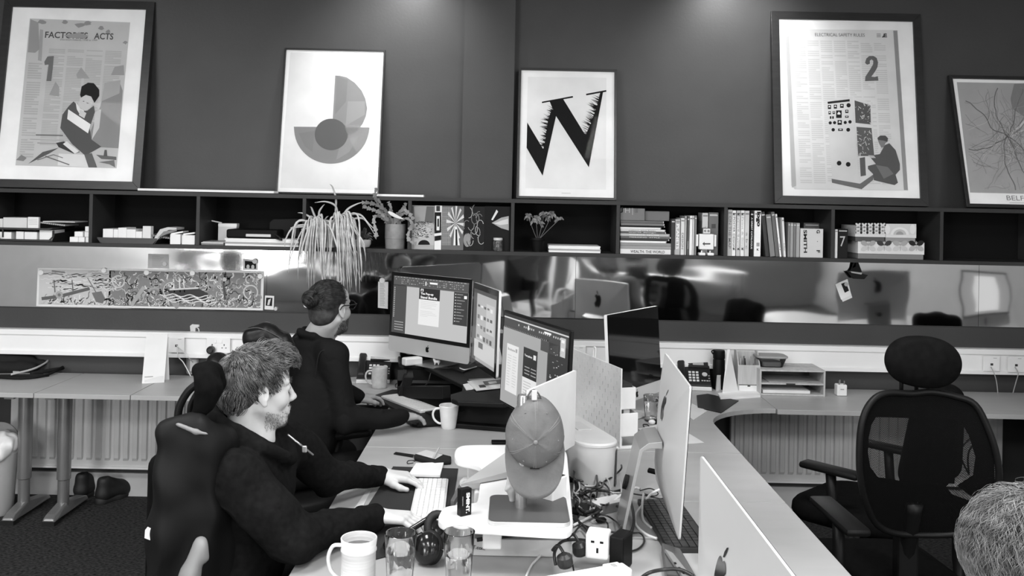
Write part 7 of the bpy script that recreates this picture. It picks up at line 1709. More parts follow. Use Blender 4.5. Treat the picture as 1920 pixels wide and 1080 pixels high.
def armrest(t, T, side, zs, za, x=.27, y0=-.08, y1=.18, w=.075, name='armrest', thick=.028):
    c = MB().box((side*x, (y0+y1)/2, za-thick/2), (w, y1-y0, thick), T, bev=.012).build(name, plk, t, smooth=True)
    MB().tube([T @ Vector((side*.17, (y0+y1)/2-.02, zs-.06)), T @ Vector((side*(x+.0), (y0+y1)/2-.02, zs-.04)), T @ Vector((side*x, (y0+y1)/2-.01, zs+.04)), T @ Vector((side*x, (y0+y1)/2, za-thick))], .022, 8).build('arm_support', plk, t, smooth='all')
# --- mesh chair in front right. heading: faces +y (away from camera)
HA = R(2); CX, CY = 1.345, 3.30
t = thing('office_chair', 'large empty black mesh-back office chair with headrest in the right foreground', 'chair', (CX, CY, 0), HA)
T = TR((CX, CY, 0), (0, 0, HA)); base_star(t, T, .50); seat(t, T, .505, .52, .50)
PB_ = Plane((0, 3.02, 0), (0, -1, 0))
out = [(1700, 730), (1740, 727), (1785, 735), (1815, 748), (1835, 790), (1850, 840), (1856, 890), (1846, 940), (1832, 985), (1800, 1008), (1740, 1014), (1680, 1008), (1640, 985), (1615, 945), (1600, 905), (1591, 860), (1591, 800), (1602, 760), (1625, 735), (1655, 727)]
def bk(p, inset=0.0, cxy=(1724, 868)):
    x, y = p; x = cxy[0]+(x-cxy[0])*(1-inset); y = cxy[1]+(y-cxy[1])*(1-inset)
    q = PB_.px(x, y); u_ = (x-1724)/130; v_ = (y-868)/140; q.y += .05*u_*u_*-1+.03*v_-.04*(1-v_*v_)*.6; return q
outs = [p for p in crom2(out)] if False else [(p.x, p.y) for p in crom([(x, y, 0) for x, y in out], 4, True)]
N_ = len(outs); vs = [bk(p) for p in outs]
MB().tube([bk(p, .03) for p in outs]+[bk(outs[0], .03)], .011, 10, cap=False).build('back_frame', plk, t, smooth='all')
NR = 10; vs = []
for j in range(NR): vs += [bk(p, j/(NR)) for p in outs]
vs.append(bk((1724, 868), 0)); fs = [(j*N_+i, j*N_+(i+1) % N_, (j+1)*N_+(i+1) % N_, (j+1)*N_+i) for j in range(NR-1) for i in range(N_)]+[((NR-1)*N_+i, (NR-1)*N_+(i+1) % N_, NR*N_) for i in range(N_)]
MB().add(vs, fs).build('mesh_back', mf, t, smooth='all')
def panel(pxs, name, dy=.0, th=.016, mat=plk, w=None):
    pts = [bk(p)+Vector((0, dy, 0)) for p in pxs]; return MB().slab(pts, (0, th, 0)).build(name, mat, t, bev=.003)
# dark solid zones behind the mesh: top band, spine, lumbar
def ringpanel(outer, inner, name, dy=.012, mat=fabk):
    n = len(outer); a = [bk(p)+Vector((0, dy, 0)) for p in outer]; b_ = [bk(p)+Vector((0, dy, 0)) for p in inner]
    MB().add(a+b_, [(i, i+1, n+i+1, n+i) for i in range(n-1)]).build(name, mat, t)
ringpanel([(1598, 800), (1604, 762), (1628, 738), (1660, 729), (1740, 729), (1785, 737), (1812, 752), (1832, 795), (1846, 850), (1850, 900), (1840, 945)],
          [(1617, 812), (1622, 790), (1632, 776), (1660, 778), (1720, 782), (1776, 780), (1795, 792), (1805, 810), (1817, 850), (1815, 885), (1790, 908)], 'back_trim')
ringpanel([(1598, 800), (1594, 850), (1602, 900), (1618, 945), (1642, 983), (1690, 1006), (1740, 1012), (1795, 1006), (1828, 985), (1842, 945)],
          [(1617, 812), (1616, 840), (1622, 868), (1640, 890), (1660, 894), (1700, 903), (1740, 906), (1770, 907), (1782, 925), (1790, 950)], 'back_trim')
MB().slab([bk(p)+Vector((0, .02, 0)) for p in ((1706, 776), (1790, 776), (1788, 906), (1692, 902), (1698, 850))], (0, .012, 0)).build('lumbar_panel', fabk, t)
MB().box((CX+.02, 3.10, .62), (.07, .06, .30), None, bev=.01).build('back_spine', plk, t)
MB().tube(crom([(CX+.02, 3.12, .48), (CX+.02, 3.10, .60), (CX+.015, 3.03, .80)], 5), .03, 10).build('back_bracket', plk, t, smooth='all')
armrest(t, TR((CX, 3.18, 0), (0, 0, HA)), -1, .50, .72, x=.185, y0=-.18, y1=.17, w=.085)
armrest(t, TR((CX, 3.18, 0), (0, 0, HA)), 1, .50, .70, x=.26, y0=-.10, y1=.17, w=.085)
hcx = PB_.px(1723, 675)
vs = []; 
hp = [ell((hcx.x-.055, 2.99, hcx.z+.005), (.070, .034, .070), k=.06), ell((hcx.x+.055, 2.99, hcx.z-.008), (.070, .034, .068), k=.06), ell((hcx.x, 2.99, hcx.z), (.09, .036, .074), k=.05)]
sdf_obj('headrest', hp, .006, fabk, t, 3)
for x in (1690, 1718): a = PB_.px(x, 705); b_ = PB_.px(x, 735); MB().tube([a, b_], .007, 8).build('headrest_rod', plk, t, smooth='all')
# --- second chair behind
t = thing('office_chair', 'smaller black task chair by the wall, mostly hidden behind the mesh chair', 'chair', (1.58, 3.98, 0), R(43))
T = TR((1.58, 3.98, 0), (0, 0, R(43))); base_star(t, T, .50); seat(t, T, .51, .50, .50)
sdf_obj('backrest', [cap(T @ Vector((sx*.13, -.27, .70)), T @ Vector((sx*.10, -.30, .98)), .07, .06, k=.08) for sx in (-1, 1)]+[cap(T @ Vector((0, -.28, .68)), T @ Vector((0, -.31, 1.0)), .06, .05, k=.08)], .01, fabk, t, 3)
MB().tube([T @ Vector((0, -.18, .45)), T @ Vector((0, -.30, .50)), T @ Vector((0, -.31, .70))], .02, 8).build('back_bracket', plk, t, smooth='all')
for s_ in (-1, 1): armrest(t, T, s_, .50, .69, x=.27, y0=-.10, y1=.16)
# --- chair of the man in the hoodie
H1 = R(-6)-R(90)
C1 = Vector((-.80, 2.78, 0)); t = thing('office_chair', 'black office chair with a curved headrest under the man in the hoodie', 'chair', tuple(C1), H1)
T = TR(C1, (0, 0, H1)); base_star(t, T, .47); seat(t, T, .475, .50, .50)
sdf_obj('backrest', [cap(T @ Vector((sx*.14, -.190, .58)), T @ Vector((sx*.13, -.20, .98)), .040, .035, k=.08) for sx in (-1, 1)]+[cap(T @ Vector((0, -.195, .58)), T @ Vector((0, -.205, 1.0)), .040, .035, k=.08)], .012, fabk, t, 3)
MB().tube([T @ Vector((0, -.12, .42)), T @ Vector((0, -.24, .45)), T @ Vector((0, -.26, .60))], .02, 8).build('back_bracket', plk, t, smooth='all')
Hq = Plane((0, 2.58, 0), (0, -1, 0))
def hq(x, y, dy=0): p = Hq.px(x, y); p.y += dy; return p
HP = [cap(hq(385, 706), hq(392, 728), .030, .033, k=.03), cap(hq(392, 728), hq(384, 755), .031, .026, k=.03), cap(hq(384, 755), hq(368, 783), .024, .016, k=.02), cap(hq(368, 783), hq(352, 795), .014, .012, k=.02),
      cap(hq(385, 706, .07), hq(390, 728, .07), .028, .030, k=.03), cap(hq(366, 697, .03), hq(380, 700, .03), .020, .03, k=.03)]
sdf_obj('headrest', HP, .005, fabk, t, 2)
MB().tube(crom([hq(372, 718), hq(352, 735), hq(336, 765), hq(333, 800)], 6), .011, 10, None).build('headrest_arm', plk, t, smooth='all')
MB().tube(crom([hq(376, 722, .06), hq(360, 742, .06), hq(345, 770, .06), hq(345, 800, .06)], 6), .011, 10).build('headrest_arm', plk, t, smooth='all')
# --- chair of the man with the bun
H2 = R(40)-R(90); C2 = Vector((-1.0, 3.98, 0)); t = thing('office_chair', 'black leather office chair with padded headrest behind the man with the bun', 'chair', tuple(C2), H2)
T = TR(C2, (0, 0, H2)); base_star(t, T, .50); seat(t, T, .505, .50, .48, mat=lea)
sdf_obj('backrest', [cap(T @ Vector((sx*.17, -.20, .58)), T @ Vector((sx*.15, -.22, 1.04)), .05, .045, k=.10) for sx in (-1, 0, 1)], .012, lea, t, 3)
LP = Plane((0, 3.86, 0), (0, -1, 0))
def lq(x, y, dy=0): p = LP.px(x, y); p.y += dy; return p
sdf_obj('headrest', [cap(lq(474, 628), lq(500, 625), .036, .042, k=.04), cap(lq(500, 628), lq(530, 640), .040, .034, k=.04), cap(lq(530, 640), lq(548, 655), .030, .018, k=.03), cap(lq(474, 640), lq(530, 652), .036, .03, k=.04), cap(lq(480, 630, .07), lq(525, 640, .07), .035, .03, k=.05)], .006, lea, t, 3)
MB().tube(crom([lq(458, 618, -.03), lq(490, 612, -.045), lq(525, 628, -.04), lq(552, 650, -.02)], 6), .0022, 6).build('headrest_piping', G(.06, .3), t, smooth='all')
MB().tube([lq(500, 655, .03), lq(505, 690, .03)], .02, 8).build('headrest_post', plk, t, smooth='all')
ra = atZ(570, 815, .735); rb = atZ(688, 803, .735)
sdf_obj('armrest', [cap((ra.x, ra.y, .715), (rb.x, rb.y, .715), .020, .018, k=.02), cap((ra.x+.03, ra.y+.03, .715), (rb.x, rb.y+.02, .715), .020, .018, k=.02)], .005, lea, t, 2)
MB().tube([(rb.x-.12, rb.y, .70), (rb.x-.16, rb.y, .55), (C2.x+.12, C2.y, .45)], .02, 8).build('arm_support', plk, t, smooth='all')
# ================================================================ jacket hanging on the chair of the man in the hoodie
jm = M('jacket_nylon', .007, .6, spec=.18, bump=(9, .5, (1, 1, .4)))
JP = Plane((0, 2.55, 0), (0, -1, 0))
def jq(x, y, dy=0): p = JP.px(x, y); p.y += dy; return p
def fold(V):
    for i in range(len(V)):
        v = V[i]; V[i][1] += .010*math.sin(v[0]*55+3*mnoise.noise(Vector(v)*7)); V[i][0] += .006*mnoise.noise(Vector(v)*14)
    return V
t = thing('jacket', 'black outdoor jacket with a small white chest logo hung over the office chair', 'jacket', (-.92, 2.55, .9))
J = [cap(jq(318, 806), jq(372, 800), .030, .035, k=.03), cap(jq(316, 812), jq(322, 862), .030, .026, k=.03), cap(jq(350, 812, .02), jq(392, 828, .03), .042, .04, k=.04), cap(jq(322, 862), jq(334, 845), .026, .03, k=.03),
     cap(jq(352, 830), jq(335, 900), .045, .055, k=.05), cap(jq(335, 900), jq(322, 1000), .058, .062, k=.05), cap(jq(322, 1000), jq(318, 1120), .062, .068, k=.05), cap(jq(380, 850, .02), jq(372, 960, .02), .05, .05, k=.05), cap(jq(372, 960, .02), jq(362, 1130, .02), .052, .05, k=.05),
     cap(jq(345, 850, .10), jq(330, 1100, .12), .05, .07, k=.06), cap(jq(395, 850, .10), jq(400, 1100, .10), .05, .05, k=.06)]
sdf_obj('jacket_shell', J, .008, jm, t, 3, disp=fold)
sdf_obj('jacket_lining', [cap(jq(388, 1008, -.06), jq(372, 1060, -.07), .020, .026, k=.02), cap(jq(372, 1060, -.07), jq(352, 1110, -.07), .026, .030, k=.02), cap(jq(392, 1004, -.055), jq(398, 1030, -.055), .014, .010, k=.015)], .006, M('lining_grey', .22, .6), t, 2, disp=fold)
sdf_obj('collar_lining', [cap(jq(342, 790, -.035), jq(378, 802, -.045), .006, .007, k=.01), cap(jq(378, 802, -.045), jq(398, 806, -.045), .006, .004, k=.01)], .004, M('collar_grey', .2, .6), t, 1)
lp = jq(292, 988, -.060); 
MB().add([jq(285, 996, -.052), jq(286, 981, -.052), jq(292, 974, -.056), jq(299, 976, -.060), jq(304, 985, -.062), jq(305, 1000, -.062)], [(0, 1, 2, 3, 4, 5)]).build('logo_patch', G(.75), t)
LPn = Plane(jq(292, 988, -.064), (0, -1, 0)); mbt = MB()
for i, s_ in enumerate(('THE', 'NORTH', 'FACE')): text_px(s_, (288, 985.5+i*4.6), (288+8+i*1.0, 986.6+i*4.9), 3.4, LPn, .0, .03, mbt)
mbt.build('logo_lettering', G(.03), t)
# ================================================================ the rest of the room (seen in the polished strip)
def far_desk(lab, x0, x1, y0, y1):
    t = thing('rear_desk', lab, 'desk', ((x0+x1)/2, (y0+y1)/2, 0), 0, 'desks elsewhere in the office')
    MB().box(((x0+x1)/2, (y0+y1)/2, ZD-.0125), (x1-x0, y1-y0, .025), bev=.002).build('desk_top', M('rear_top', .72, .4), t)
    for x in (x0+.06, x1-.06):
        for y in (y0+.06, y1-.06): MB().box((x, y, (ZD-.025)/2), (.04, .04, ZD-.025)).build('leg', dmetal, t)
far_desk('white-topped desk reflected at the right of the steel strip', 2.35, 4.6, 2.1, 3.7)
far_desk('white-topped desk by the rear wall under the right window', 1.2, 3.6, -3.9, -3.1)
far_desk('white-topped desk by the rear left window', -4.8, -2.6, -3.7, -2.9)
computer('desktop_computer', 'silver computer turned away whose back is reflected in the right of the strip', (2.72, 3.10), (3.35, 3.05), .80, 1.24, ZD, chin=.07, tilt=3, screen=None)
computer('desktop_computer', 'computer with a lit screen reflected near the right end of the strip', (4.25, 2.95), (3.75, 3.15), .80, 1.24, ZD, chin=.07, tilt=3, screen=lambda A: (uvrect(A, 0, 0, 1, 1, .3), uvrect(A, .25, .1, .75, .9, .7, 1)))
for i, (x, y, h, l) in enumerate(((2.95, 4.15, 180, 'black task chair reflected at the right of the strip'), (-3.9, -2.3, 180, 'black task chair near the rear left window'), (1.9, -2.6, 200, 'black task chair near the rear right desk'))):
    t = thing('office_chair', l, 'chair', (x, y, 0), R(h)); T = TR((x, y, 0), (0, 0, R(h))); base_star(t, T, .48); seat(t, T, .49, .48, .46)
    sdf_obj('backrest', [cap(T @ Vector((sx*.13, -.24, .62)), T @ Vector((sx*.11, -.27, 1.0)), .06, .05, k=.08) for sx in (-1, 1)]+[cap(T @ Vector((0, -.25, .62)), T @ Vector((0, -.28, 1.02)), .05, .045, k=.08)], .014, fabk, t, 2)
    MB().tube([T @ Vector((0, -.12, .42)), T @ Vector((0, -.27, .46)), T @ Vector((0, -.27, .66))], .02, 8).build('back_bracket', plk, t, smooth='all')
t = thing('storage_cabinet', 'dark low cabinet with pale folders along the rear wall', 'cabinet', (-.9, -4.3, 0))
MB().box((-.9, -4.38, .55), (3.0, .40, 1.1), bev=.004).build('cabinet_body', G(.03), t)
for i in range(5): MB().box((-2.1+i*.6, -4.172, .55), (.56, .02, 1.02), bev=.003).build('door', G(.05), t)
for i in range(7):
    o = MB().box((-2.0+i*.32, -4.36, 1.10+.15+.0), (.07+.02*(i % 3), .26, .30)).build('folder', G((.7, .3, .55, .1, .65, .4, .8)[i])); tag(o, ['white', 'grey', 'pale grey', 'black', 'off-white', 'mid grey', 'bright white'][i]+' folder standing on the rear cabinet', 'folder', 'folders on the rear cabinet')
# cable run under right desk
cable('floor_cable', [(1.02, 4.3, .01), (1.25, 4.45, .008), (1.45, 4.3, .008), (1.6, 4.5, .01)], .005, whitec, 'pale cable lying on the carpet under the right wall desk')
for i in range(2): cable('wall_cable', [(2.60+i*.06, YW-.2, ZD-.03), (2.66+i*.05, YW-.22, .55), (2.56+i*.05, YW-.22, .42), (2.62, YW-.2, .28)], .005, blackc, ('left', 'right')[i]+' black cable hanging before the right radiator')
# ================================================================ people
skin = M('skin', .56, .5, spec=.35, noise=(30, .06, (1, 1, 1))); skin2 = M('skin_darker', .42, .5, spec=.35, noise=(30, .06, (1, 1, 1)))
def fr(o, heading, pitch=0., roll=0.): return Matrix.Translation(Vector(o)) @ Rz(heading) @ Matrix.Rotation(pitch, 4, 'Y') @ Matrix.Rotation(roll, 4, 'X')
def tc_(T, a, b, ra, rb=None, k=.012, sub=False): return cap(T @ Vector(a), T @ Vector(b), ra, rb, k, sub)
def te_(T, c, r, k=.012, sub=False, rot=(0, 0, 0)): 
    Rm = T.to_3x3() @ Euler(rot).to_matrix(); return ('e', np.array(T @ Vector(c)), np.array(r, float), np.array(Rm), None, k, sub)
def head_prims(T, neck_to=None, jaw=1.0):
    P = [te_(T, (-.014, 0, .045), (.096, .076, .082), .02), te_(T, (.030, 0, -.015), (.058, .058, .082), .03), te_(T, (.045, 0, .055), (.042, .058, .045), .025), te_(T, (.076, 0, -.088), (.020, .024, .019), .02)]
    for s in (-1, 1):
        P += [tc_(T, (.0, s*.052, -.040), (.066, s*.018, -.088), .018, .018, .02), te_(T, (.062, s*.036, -.020), (.026, .024, .026), .02), tc_(T, (.086, s*.010, .032), (.076, s*.044, .032), .009, .008, .01),
              te_(T, (.100, s*.031, .013), (.017, .017, .011), .010, True), te_(T, (.0785, s*.031, .013), (.0135, .0145, .012), .004), te_(T, (.104, s*.010, -.028), (.009, .008, .007), .006)]
    P += [tc_(T, (.090, 0, .024), (.112, 0, -.018), .006, .0085, .012), te_(T, (.113, 0, -.023), (.011, .011, .009), .006), te_(T, (.086, 0, -.056), (.016, .028, .022), .015),
          tc_(T, (.096, -.016, -.054), (.096, .016, -.054), .0055, .0055, .006), tc_(T, (.093, -.014, -.067), (.093, .014, -.067), .0065, .0065, .006), tc_(T, (.104, -.022, -.0605), (.104, .022, -.0605), .0035, .0035, .003, True)]
    for s in (-1, 1):
        P += [te_(T, (-.004, s*.079, .004), (.017, .007, .030), .005, rot=(0, 0, s*.35)), te_(T, (.002, s*.079, -.024), (.009, .006, .010), .004), te_(T, (.003, s*.088, .006), (.009, .006, .017), .004, True, rot=(0, 0, s*.35)), te_(T, (.008, s*.078, -.004), (.004, .006, .005), .004)]
    return P
def hand_prims(T, curl=(.5, .5, .5, .6), spread=1., th=(0, 0, 0)):
    """T: x towards the fingers, y to the thumb side, z back of the hand"""
    P = []; kn = [(.088, .030), (.092, .010), (.087, -.010), (.077, -.028)]; L = [(.040, .024, .019), (.044, .027, .020), (.041, .025, .019), (.032, .019, .017)]
    for (x, y), c, ls in zip(kn, curl, L):
        P.append(tc_(T, (.0, y*.55, .0), (x, y, .002), .017, .0125, .012)); p = Vector((x, y, .002)); a = c*.35; r = .0100 if ls[0] > .035 else .0086
        for i, l in enumerate(ls):
            a += c*(.75 if i else .25); q = p+Vector((math.cos(a)*l, y*.10*spread if i == 0 else y*.03, -math.sin(a)*l)); P.append(tc_(T, p, q, r, r*.90, .004)); p = q; r *= .90
    t = [Vector((.012, .022, -.008)), Vector((.045, .046, -.014)), Vector((.074, .056+th[0], -.022+th[1])), Vector((.098, .054+th[0], -.026+th[1]))]
    for i, (r0, r1) in enumerate(((.018, .014), (.013, .0105), (.0105, .0085))): P.append(tc_(T, t[i], t[i+1], r0, r1, .008))
    P.append(tc_(T, (-.022, 0, 0), (.0, 0, 0), .023, .024, .015)); return P
def frame_from(o, f, s_hint, upb=None):
    """matrix with x along f, y close to s_hint"""
    x = Vector(f).normalized(); y = Vector(s_hint); y = (y-x*y.dot(x)).normalized(); z = x.cross(y)
    if z.z < 0: z = -z
    m3 = Matrix((x, y, z)).transposed().to_4x4(); m3.translation = Vector(o); return m3
def strands(name, T, mat, parent, n, W, c=(-.014, 0, .045), r=(.104, .086, .094), keep=None, L=.06, lift=.012, noise=.35, w=.0011, seed=1, steps=7, flow=None, curl=0.):
    r_ = random.Random(seed); vs = []; fs = []; c = Vector(c); W = Vector(W); cnt = 0
    while cnt < n:
        d = Vector((r_.gauss(0, 1), r_.gauss(0, 1), r_.gauss(0, 1))).normalized(); p = c+Vector((d.x*r[0], d.y*r[1], d.z*r[2]))
        if keep and not keep(p): continue
        cnt += 1; pts = [p.copy()]; nl = L*r_.uniform(.6, 1.25); ph = r_.uniform(0, 6.28); lf = lift*r_.uniform(.2, 1.3)
        nz = Vector((r_.gauss(0, 1), r_.gauss(0, 1), r_.gauss(0, 1)))*noise
        for k in range(steps):
            nrm = Vector(((p.x-c.x)/r[0]**2, (p.y-c.y)/r[1]**2, (p.z-c.z)/r[2]**2)).normalized()
            f = flow(p) if flow else (p-W); f = f-nrm*f.dot(nrm)
            if f.length < 1e-5: break
            f.normalize(); nn = mnoise.noise_vector(p*28)*noise*1.6+nz*.35; f = (f+nn-nrm*nn.dot(nrm)).normalized()
            sd = nrm.cross(f); p = p+f*(nl/steps)+sd*math.sin(ph+k*1.4)*curl*(nl/steps)
            q = Vector(((p.x-c.x)/r[0], (p.y-c.y)/r[1], (p.z-c.z)/r[2])); q = q/q.length; u = (k+1)/steps
            base_ = c+Vector((q.x*r[0], q.y*r[1], q.z*r[2])); p = base_.copy(); pts.append(base_+nrm*(lf*math.sin(u*2.4)))
        b = len(vs)
        for i, q in enumerate(pts):
            t_ = (pts[min(i+1, len(pts)-1)]-pts[max(i-1, 0)]).normalized(); a_ = t_.orthogonal().normalized(); b2 = t_.cross(a_); ww = w*(1-.8*i/max(1, len(pts)-1))
            vs += [T @ (q+(a_*math.cos(k*2.094)+b2*math.sin(k*2.094))*ww) for k in range(3)]
        for i in range(len(pts)-1):
            for k in range(3): fs.append((b+i*3+k, b+i*3+(k+1) % 3, b+(i+1)*3+(k+1) % 3, b+(i+1)*3+k))
    o = mesh_obj(name, vs, fs, mat, parent, True); o['kind'] = 'stuff'; return o
def stubble(name, T, prims, vox, mat, parent, keep, n, L=.005, w=.0005, seed=3, down=(.2, 0, -1)):
    V, Fc = sdf_mesh(prims, vox); Ti = np.array(T.inverted()); P = V @ Ti[:3, :3].T+Ti[:3, 3]; c = P.mean(0); r_ = random.Random(seed); ix = [i for i in range(len(P)) if keep(P[i])]; vs = []; fs = []
    if not ix: return
    for _ in range(n):
        p = Vector(P[r_.choice(ix)])+Vector((r_.uniform(-1, 1), r_.uniform(-1, 1), r_.uniform(-1, 1)))*vox*.6; nr = Vector((p.x-.01, p.y, (p.z)*.3)).normalized(); d = (Vector(down)+nr*.5+Vector((r_.gauss(0, .3), r_.gauss(0, .3), r_.gauss(0, .3)))).normalized()
        q = p+d*L*r_.uniform(.5, 1.2); a_ = d.orthogonal().normalized(); b2 = d.cross(a_); b = len(vs); p = p-nr*.001
        for s_, ww in ((p, w), (q, w*.5)): vs += [T @ (s_+(a_*math.cos(k*2.094)+b2*math.sin(k*2.094))*ww) for k in range(3)]
        fs += [(b+k, b+(k+1) % 3, b+3+(k+1) % 3, b+3+k) for k in range(3)]
    o = mesh_obj(name, vs, fs, mat, parent); o['kind'] = 'stuff'; return o
def wr(amp, fx, seed):
    def f(V):
        for i in range(len(V)):
            v = Vector(V[i]); n1 = mnoise.noise(v*fx+Vector((seed, 0, 0))); rd = 1-abs(mnoise.noise(v*fx*1.7+Vector((0, seed, 0))))*2
            V[i] += np.array(mnoise.noise_vector(v*fx*.8+Vector((0, 0, seed))))*amp+np.array((0, -1, 0))*max(0, rd-.6)*amp*1.2*n1
        return V
    return f
def eyes(T, t):
    for s in (-1, 1):
        MB().ball((.0800, s*.031, .0125), .0118, T, 10).build('eye', G(.75, .1), t, smooth='all'); MB().ball((.0905, s*.0315, .0125), (.0022, .0050, .0050), T, 8).build('iris', G(.02, .1), t, smooth='all')
# ---------------------------------------------------------------- man in the hoodie
cot = M('hoodie_cotton', .0085, .95, spec=.06, noise=(60, .25, (1, 1, 1)), bump=(26, .35, (1, 1, 1)))
t = thing('person', 'short wavy-haired man in a black hoodie typing, seated left at the bench', 'person', (-.86, 2.76, 0))
T1 = fr((-.768, 2.79, 1.177), R(31), R(2))
SR = Vector((-.775, 2.60, .975)); SL = Vector((-.70, 2.98, .965)); ER = Vector((-.60, 2.61, .79)); EL = Vector((-.60, 3.13, .81)); WR = Vector((-.405, 2.885, .770)); WL = Vector((-.45, 3.325, .765)); NB_ = Vector((-.80, 2.785, 1.05)); PV = Vector((-.86, 2.76, .575))
handR = frame_from(WR+Vector((.005, .0, 0)), (1, -.06, -.05), (0, 1, .0)); handL = frame_from(WL+Vector((.005, -.002, 0)), (1, -.10, -.05), (0, -1, 0))
hd1 = head_prims(T1)+[cap(T1 @ Vector((-.025, 0, -.05)), NB_, .055, .066, .02), cap(T1 @ Vector((.02, 0, -.09)), NB_+Vector((.05, 0, -.02)), .030, .040, .03)]
hr1 = hand_prims(handR, (.62, .66, .74, .80)); hl1 = hand_prims(handL, (.45, .62, .72, .80))
KN = [Vector((-.40, 2.66, .545)), Vector((-.40, 2.90, .545))]
bodyp = [cap(NB_, PV+Vector((.02, 0, .1)), .055, .10, .03), cap(SR+Vector((0, .03, -.01)), SL+Vector((0, -.03, -.01)), .036, .036, .02), cap(PV, PV+Vector((0, 0, .2)), .13, .12, .04), cap(SR, ER, .040, .032), cap(ER, WR, .028, .022), cap(SL, EL, .040, .032), cap(EL, WL, .028, .022)]
sdf_obj('body', bodyp, .010, skin, t, 1, extra=[(hd1, .0028), (hr1, .0022), (hl1, .0022)])
eyes(T1, t)
hood = [cap(SR+Vector((-.02, .02, .0)), SL+Vector((-.03, -.02, .0)), .072, .070, .05), ('e', np.array((-.785, 2.79, .86)), np.array((.130, .185, .18)), np.array(Euler((0, .12, -.12)).to_matrix()), None, .05, False), ('e', np.array((-.815, 2.77, .66)), np.array((.150, .180, .15)), np.eye(3), None, .05, False),
        cap(SR, SR+(ER-SR)*.55, .078, .072, .03), cap(SR+(ER-SR)*.5, ER, .072, .062, .03), cap(ER, ER+(WR-ER)*.6, .060, .048, .025), cap(ER+(WR-ER)*.6, WR+(WR-ER).normalized()*-.02, .047, .036, .02),
        cap(SL, EL, .076, .060, .03), cap(EL, EL+(WL-EL)*.6, .058, .046, .025), cap(EL+(WL-EL)*.6, WL+(WL-EL).normalized()*-.02, .045, .035, .02)]
ring = [(-.895, 2.74, 1.095), (-.87, 2.69, 1.098), (-.80, 2.672, 1.078), (-.73, 2.68, 1.040), (-.675, 2.73, 1.000), (-.660, 2.80, .985), (-.69, 2.88, 1.02), (-.76, 2.905, 1.065), (-.85, 2.89, 1.09), (-.895, 2.83, 1.095), (-.895, 2.74, 1.095)]
rad = [.046, .036, .028, .025, .022, .020, .025, .030, .038, .046, .046]
for i in range(10): hood.append(cap(ring[i], ring[i+1], rad[i], rad[i+1], .009))
hood += [cap((-.915, 2.74, 1.03), (-.93, 2.80, .95), .062, .050, .03), cap((-.90, 2.68, 1.03), (-.80, 2.62, 1.01), .040, .034, .02)]
hood.append(('e', np.array((-.785, 2.79, 1.13)), np.array((.066, .070, .085)), np.eye(3), None, .008, True))
# sleeve folds
for u, rr_f in ((.12, .062), (.3, .060), (.5, .056), (.72, .050)):
    c_ = ER+(WR-ER)*u; d_ = (WR-ER).normalized(); s_ = d_.cross(Vector((0, 0, 1))).normalized(); hood.append(cap(c_+s_*rr_f*.5+Vector((0, 0, .02)), c_-s_*rr_f*.3+d_*.02+Vector((0, 0, rr_f*.62)), .014, .012, .014))
    c_ = EL+(WL-EL)*u; d_ = (WL-EL).normalized(); s_ = d_.cross(Vector((0, 0, 1))).normalized(); hood.append(cap(c_+s_*rr_f*.5, c_-s_*.01+d_*.02+Vector((0, 0, rr_f*.7)), .013, .012, .014))
sdf_obj('hoodie', hood, .0062, cot, t, 2, disp=wr(.018, 10, 3))
for w_, e_ in ((WR, ER), (WL, EL)):
    d_ = (w_-e_).normalized(); MB().tube([w_-d_*.055, w_-d_*.035, w_-d_*.012, w_-d_*.002], .036, 20, [.038, .0355, .034, .032]).build('cuff', cot, t, smooth='all')
zp = [atY(540, 815, 2.63), atY(556, 828, 2.615), atY(570, 839, 2.625), atY(587, 853, 2.66)]
MB().tube(crom(zp, 5), .0028, 8).build('zip', M('zip_metal', .4, .3, .8), t, smooth='all'); MB().box(atY(571, 842, 2.61), (.014, .006, .02), bev=.003).build('zip_pull', M('zip_metal'), t)
jean = M('trousers_black', .01, .9, spec=.1)
legs = [cap(PV+Vector((-.02, -.02, .0)), PV+Vector((-.02, .02, 0)), .135, .135, .05)]
for s_, kn in zip((-1, 1), KN):
    hp_ = PV+Vector((.03, s_*.09, -.01)); legs += [cap(hp_, kn, .085, .062, .03), cap(kn, kn+Vector((-.02, 0, -.43)), .058, .042, .03)]
sdf_obj('trousers', legs, .011, jean, t, 2, disp=wr(.006, 10, 9))
for kn in KN: a = kn+Vector((-.03, 0, -.50)); sdf_obj('shoe', [cap(a+Vector((-.03, 0, 0)), a+Vector((.14, 0, -.005)), .038, .034, .03), cap(a+Vector((-.02, 0, .02)), a+Vector((-.02, 0, .06)), .036, .036, .03)], .009, shm, t, 1)
hairm = M('hair_brown', .16, .45, spec=.35, noise=(45, .75, (1, 1, 1))); hairb = M('hair_base', .035, .8, noise=(50, .5, (1, 1, 1)))
def hk1(p): 
    if p.x > .062 and p.z < .085: return False
    if p.x > .035 and p.z < .055: return False
    if p.x > -.022 and p.z < .030 and not (p.x < .034 and p.z > .008 and p.x > .012): return False
    return p.z > -.055-.1*(p.x+.05)
hb = [te_(T1, (-.020, 0, .052), (.096, .081, .084), .02), te_(T1, (-.055, 0, -.012), (.050, .063, .048), .03), te_(T1, (.050, 0, .100), (.048, .060, .032), .02), te_(T1, (.018, -.066, .020), (.010, .012, .022), .01), te_(T1, (.018, .066, .020), (.010, .012, .022), .01),
      te_(T1, (.085, 0, .025), (.060, .10, .052), .008, True), te_(T1, (.035, -.085, -.035), (.040, .05, .045), .006, True), te_(T1, (.035, .085, -.035), (.040, .05, .045), .006, True), te_(T1, (.0, -.083, .0), (.016, .02, .028), .005, True), te_(T1, (.0, .083, .0), (.016, .02, .028), .005, True)]
sdf_obj('hair_mass', hb, .0035, hairb, t, 1, disp=wr(.003, 45, 5))
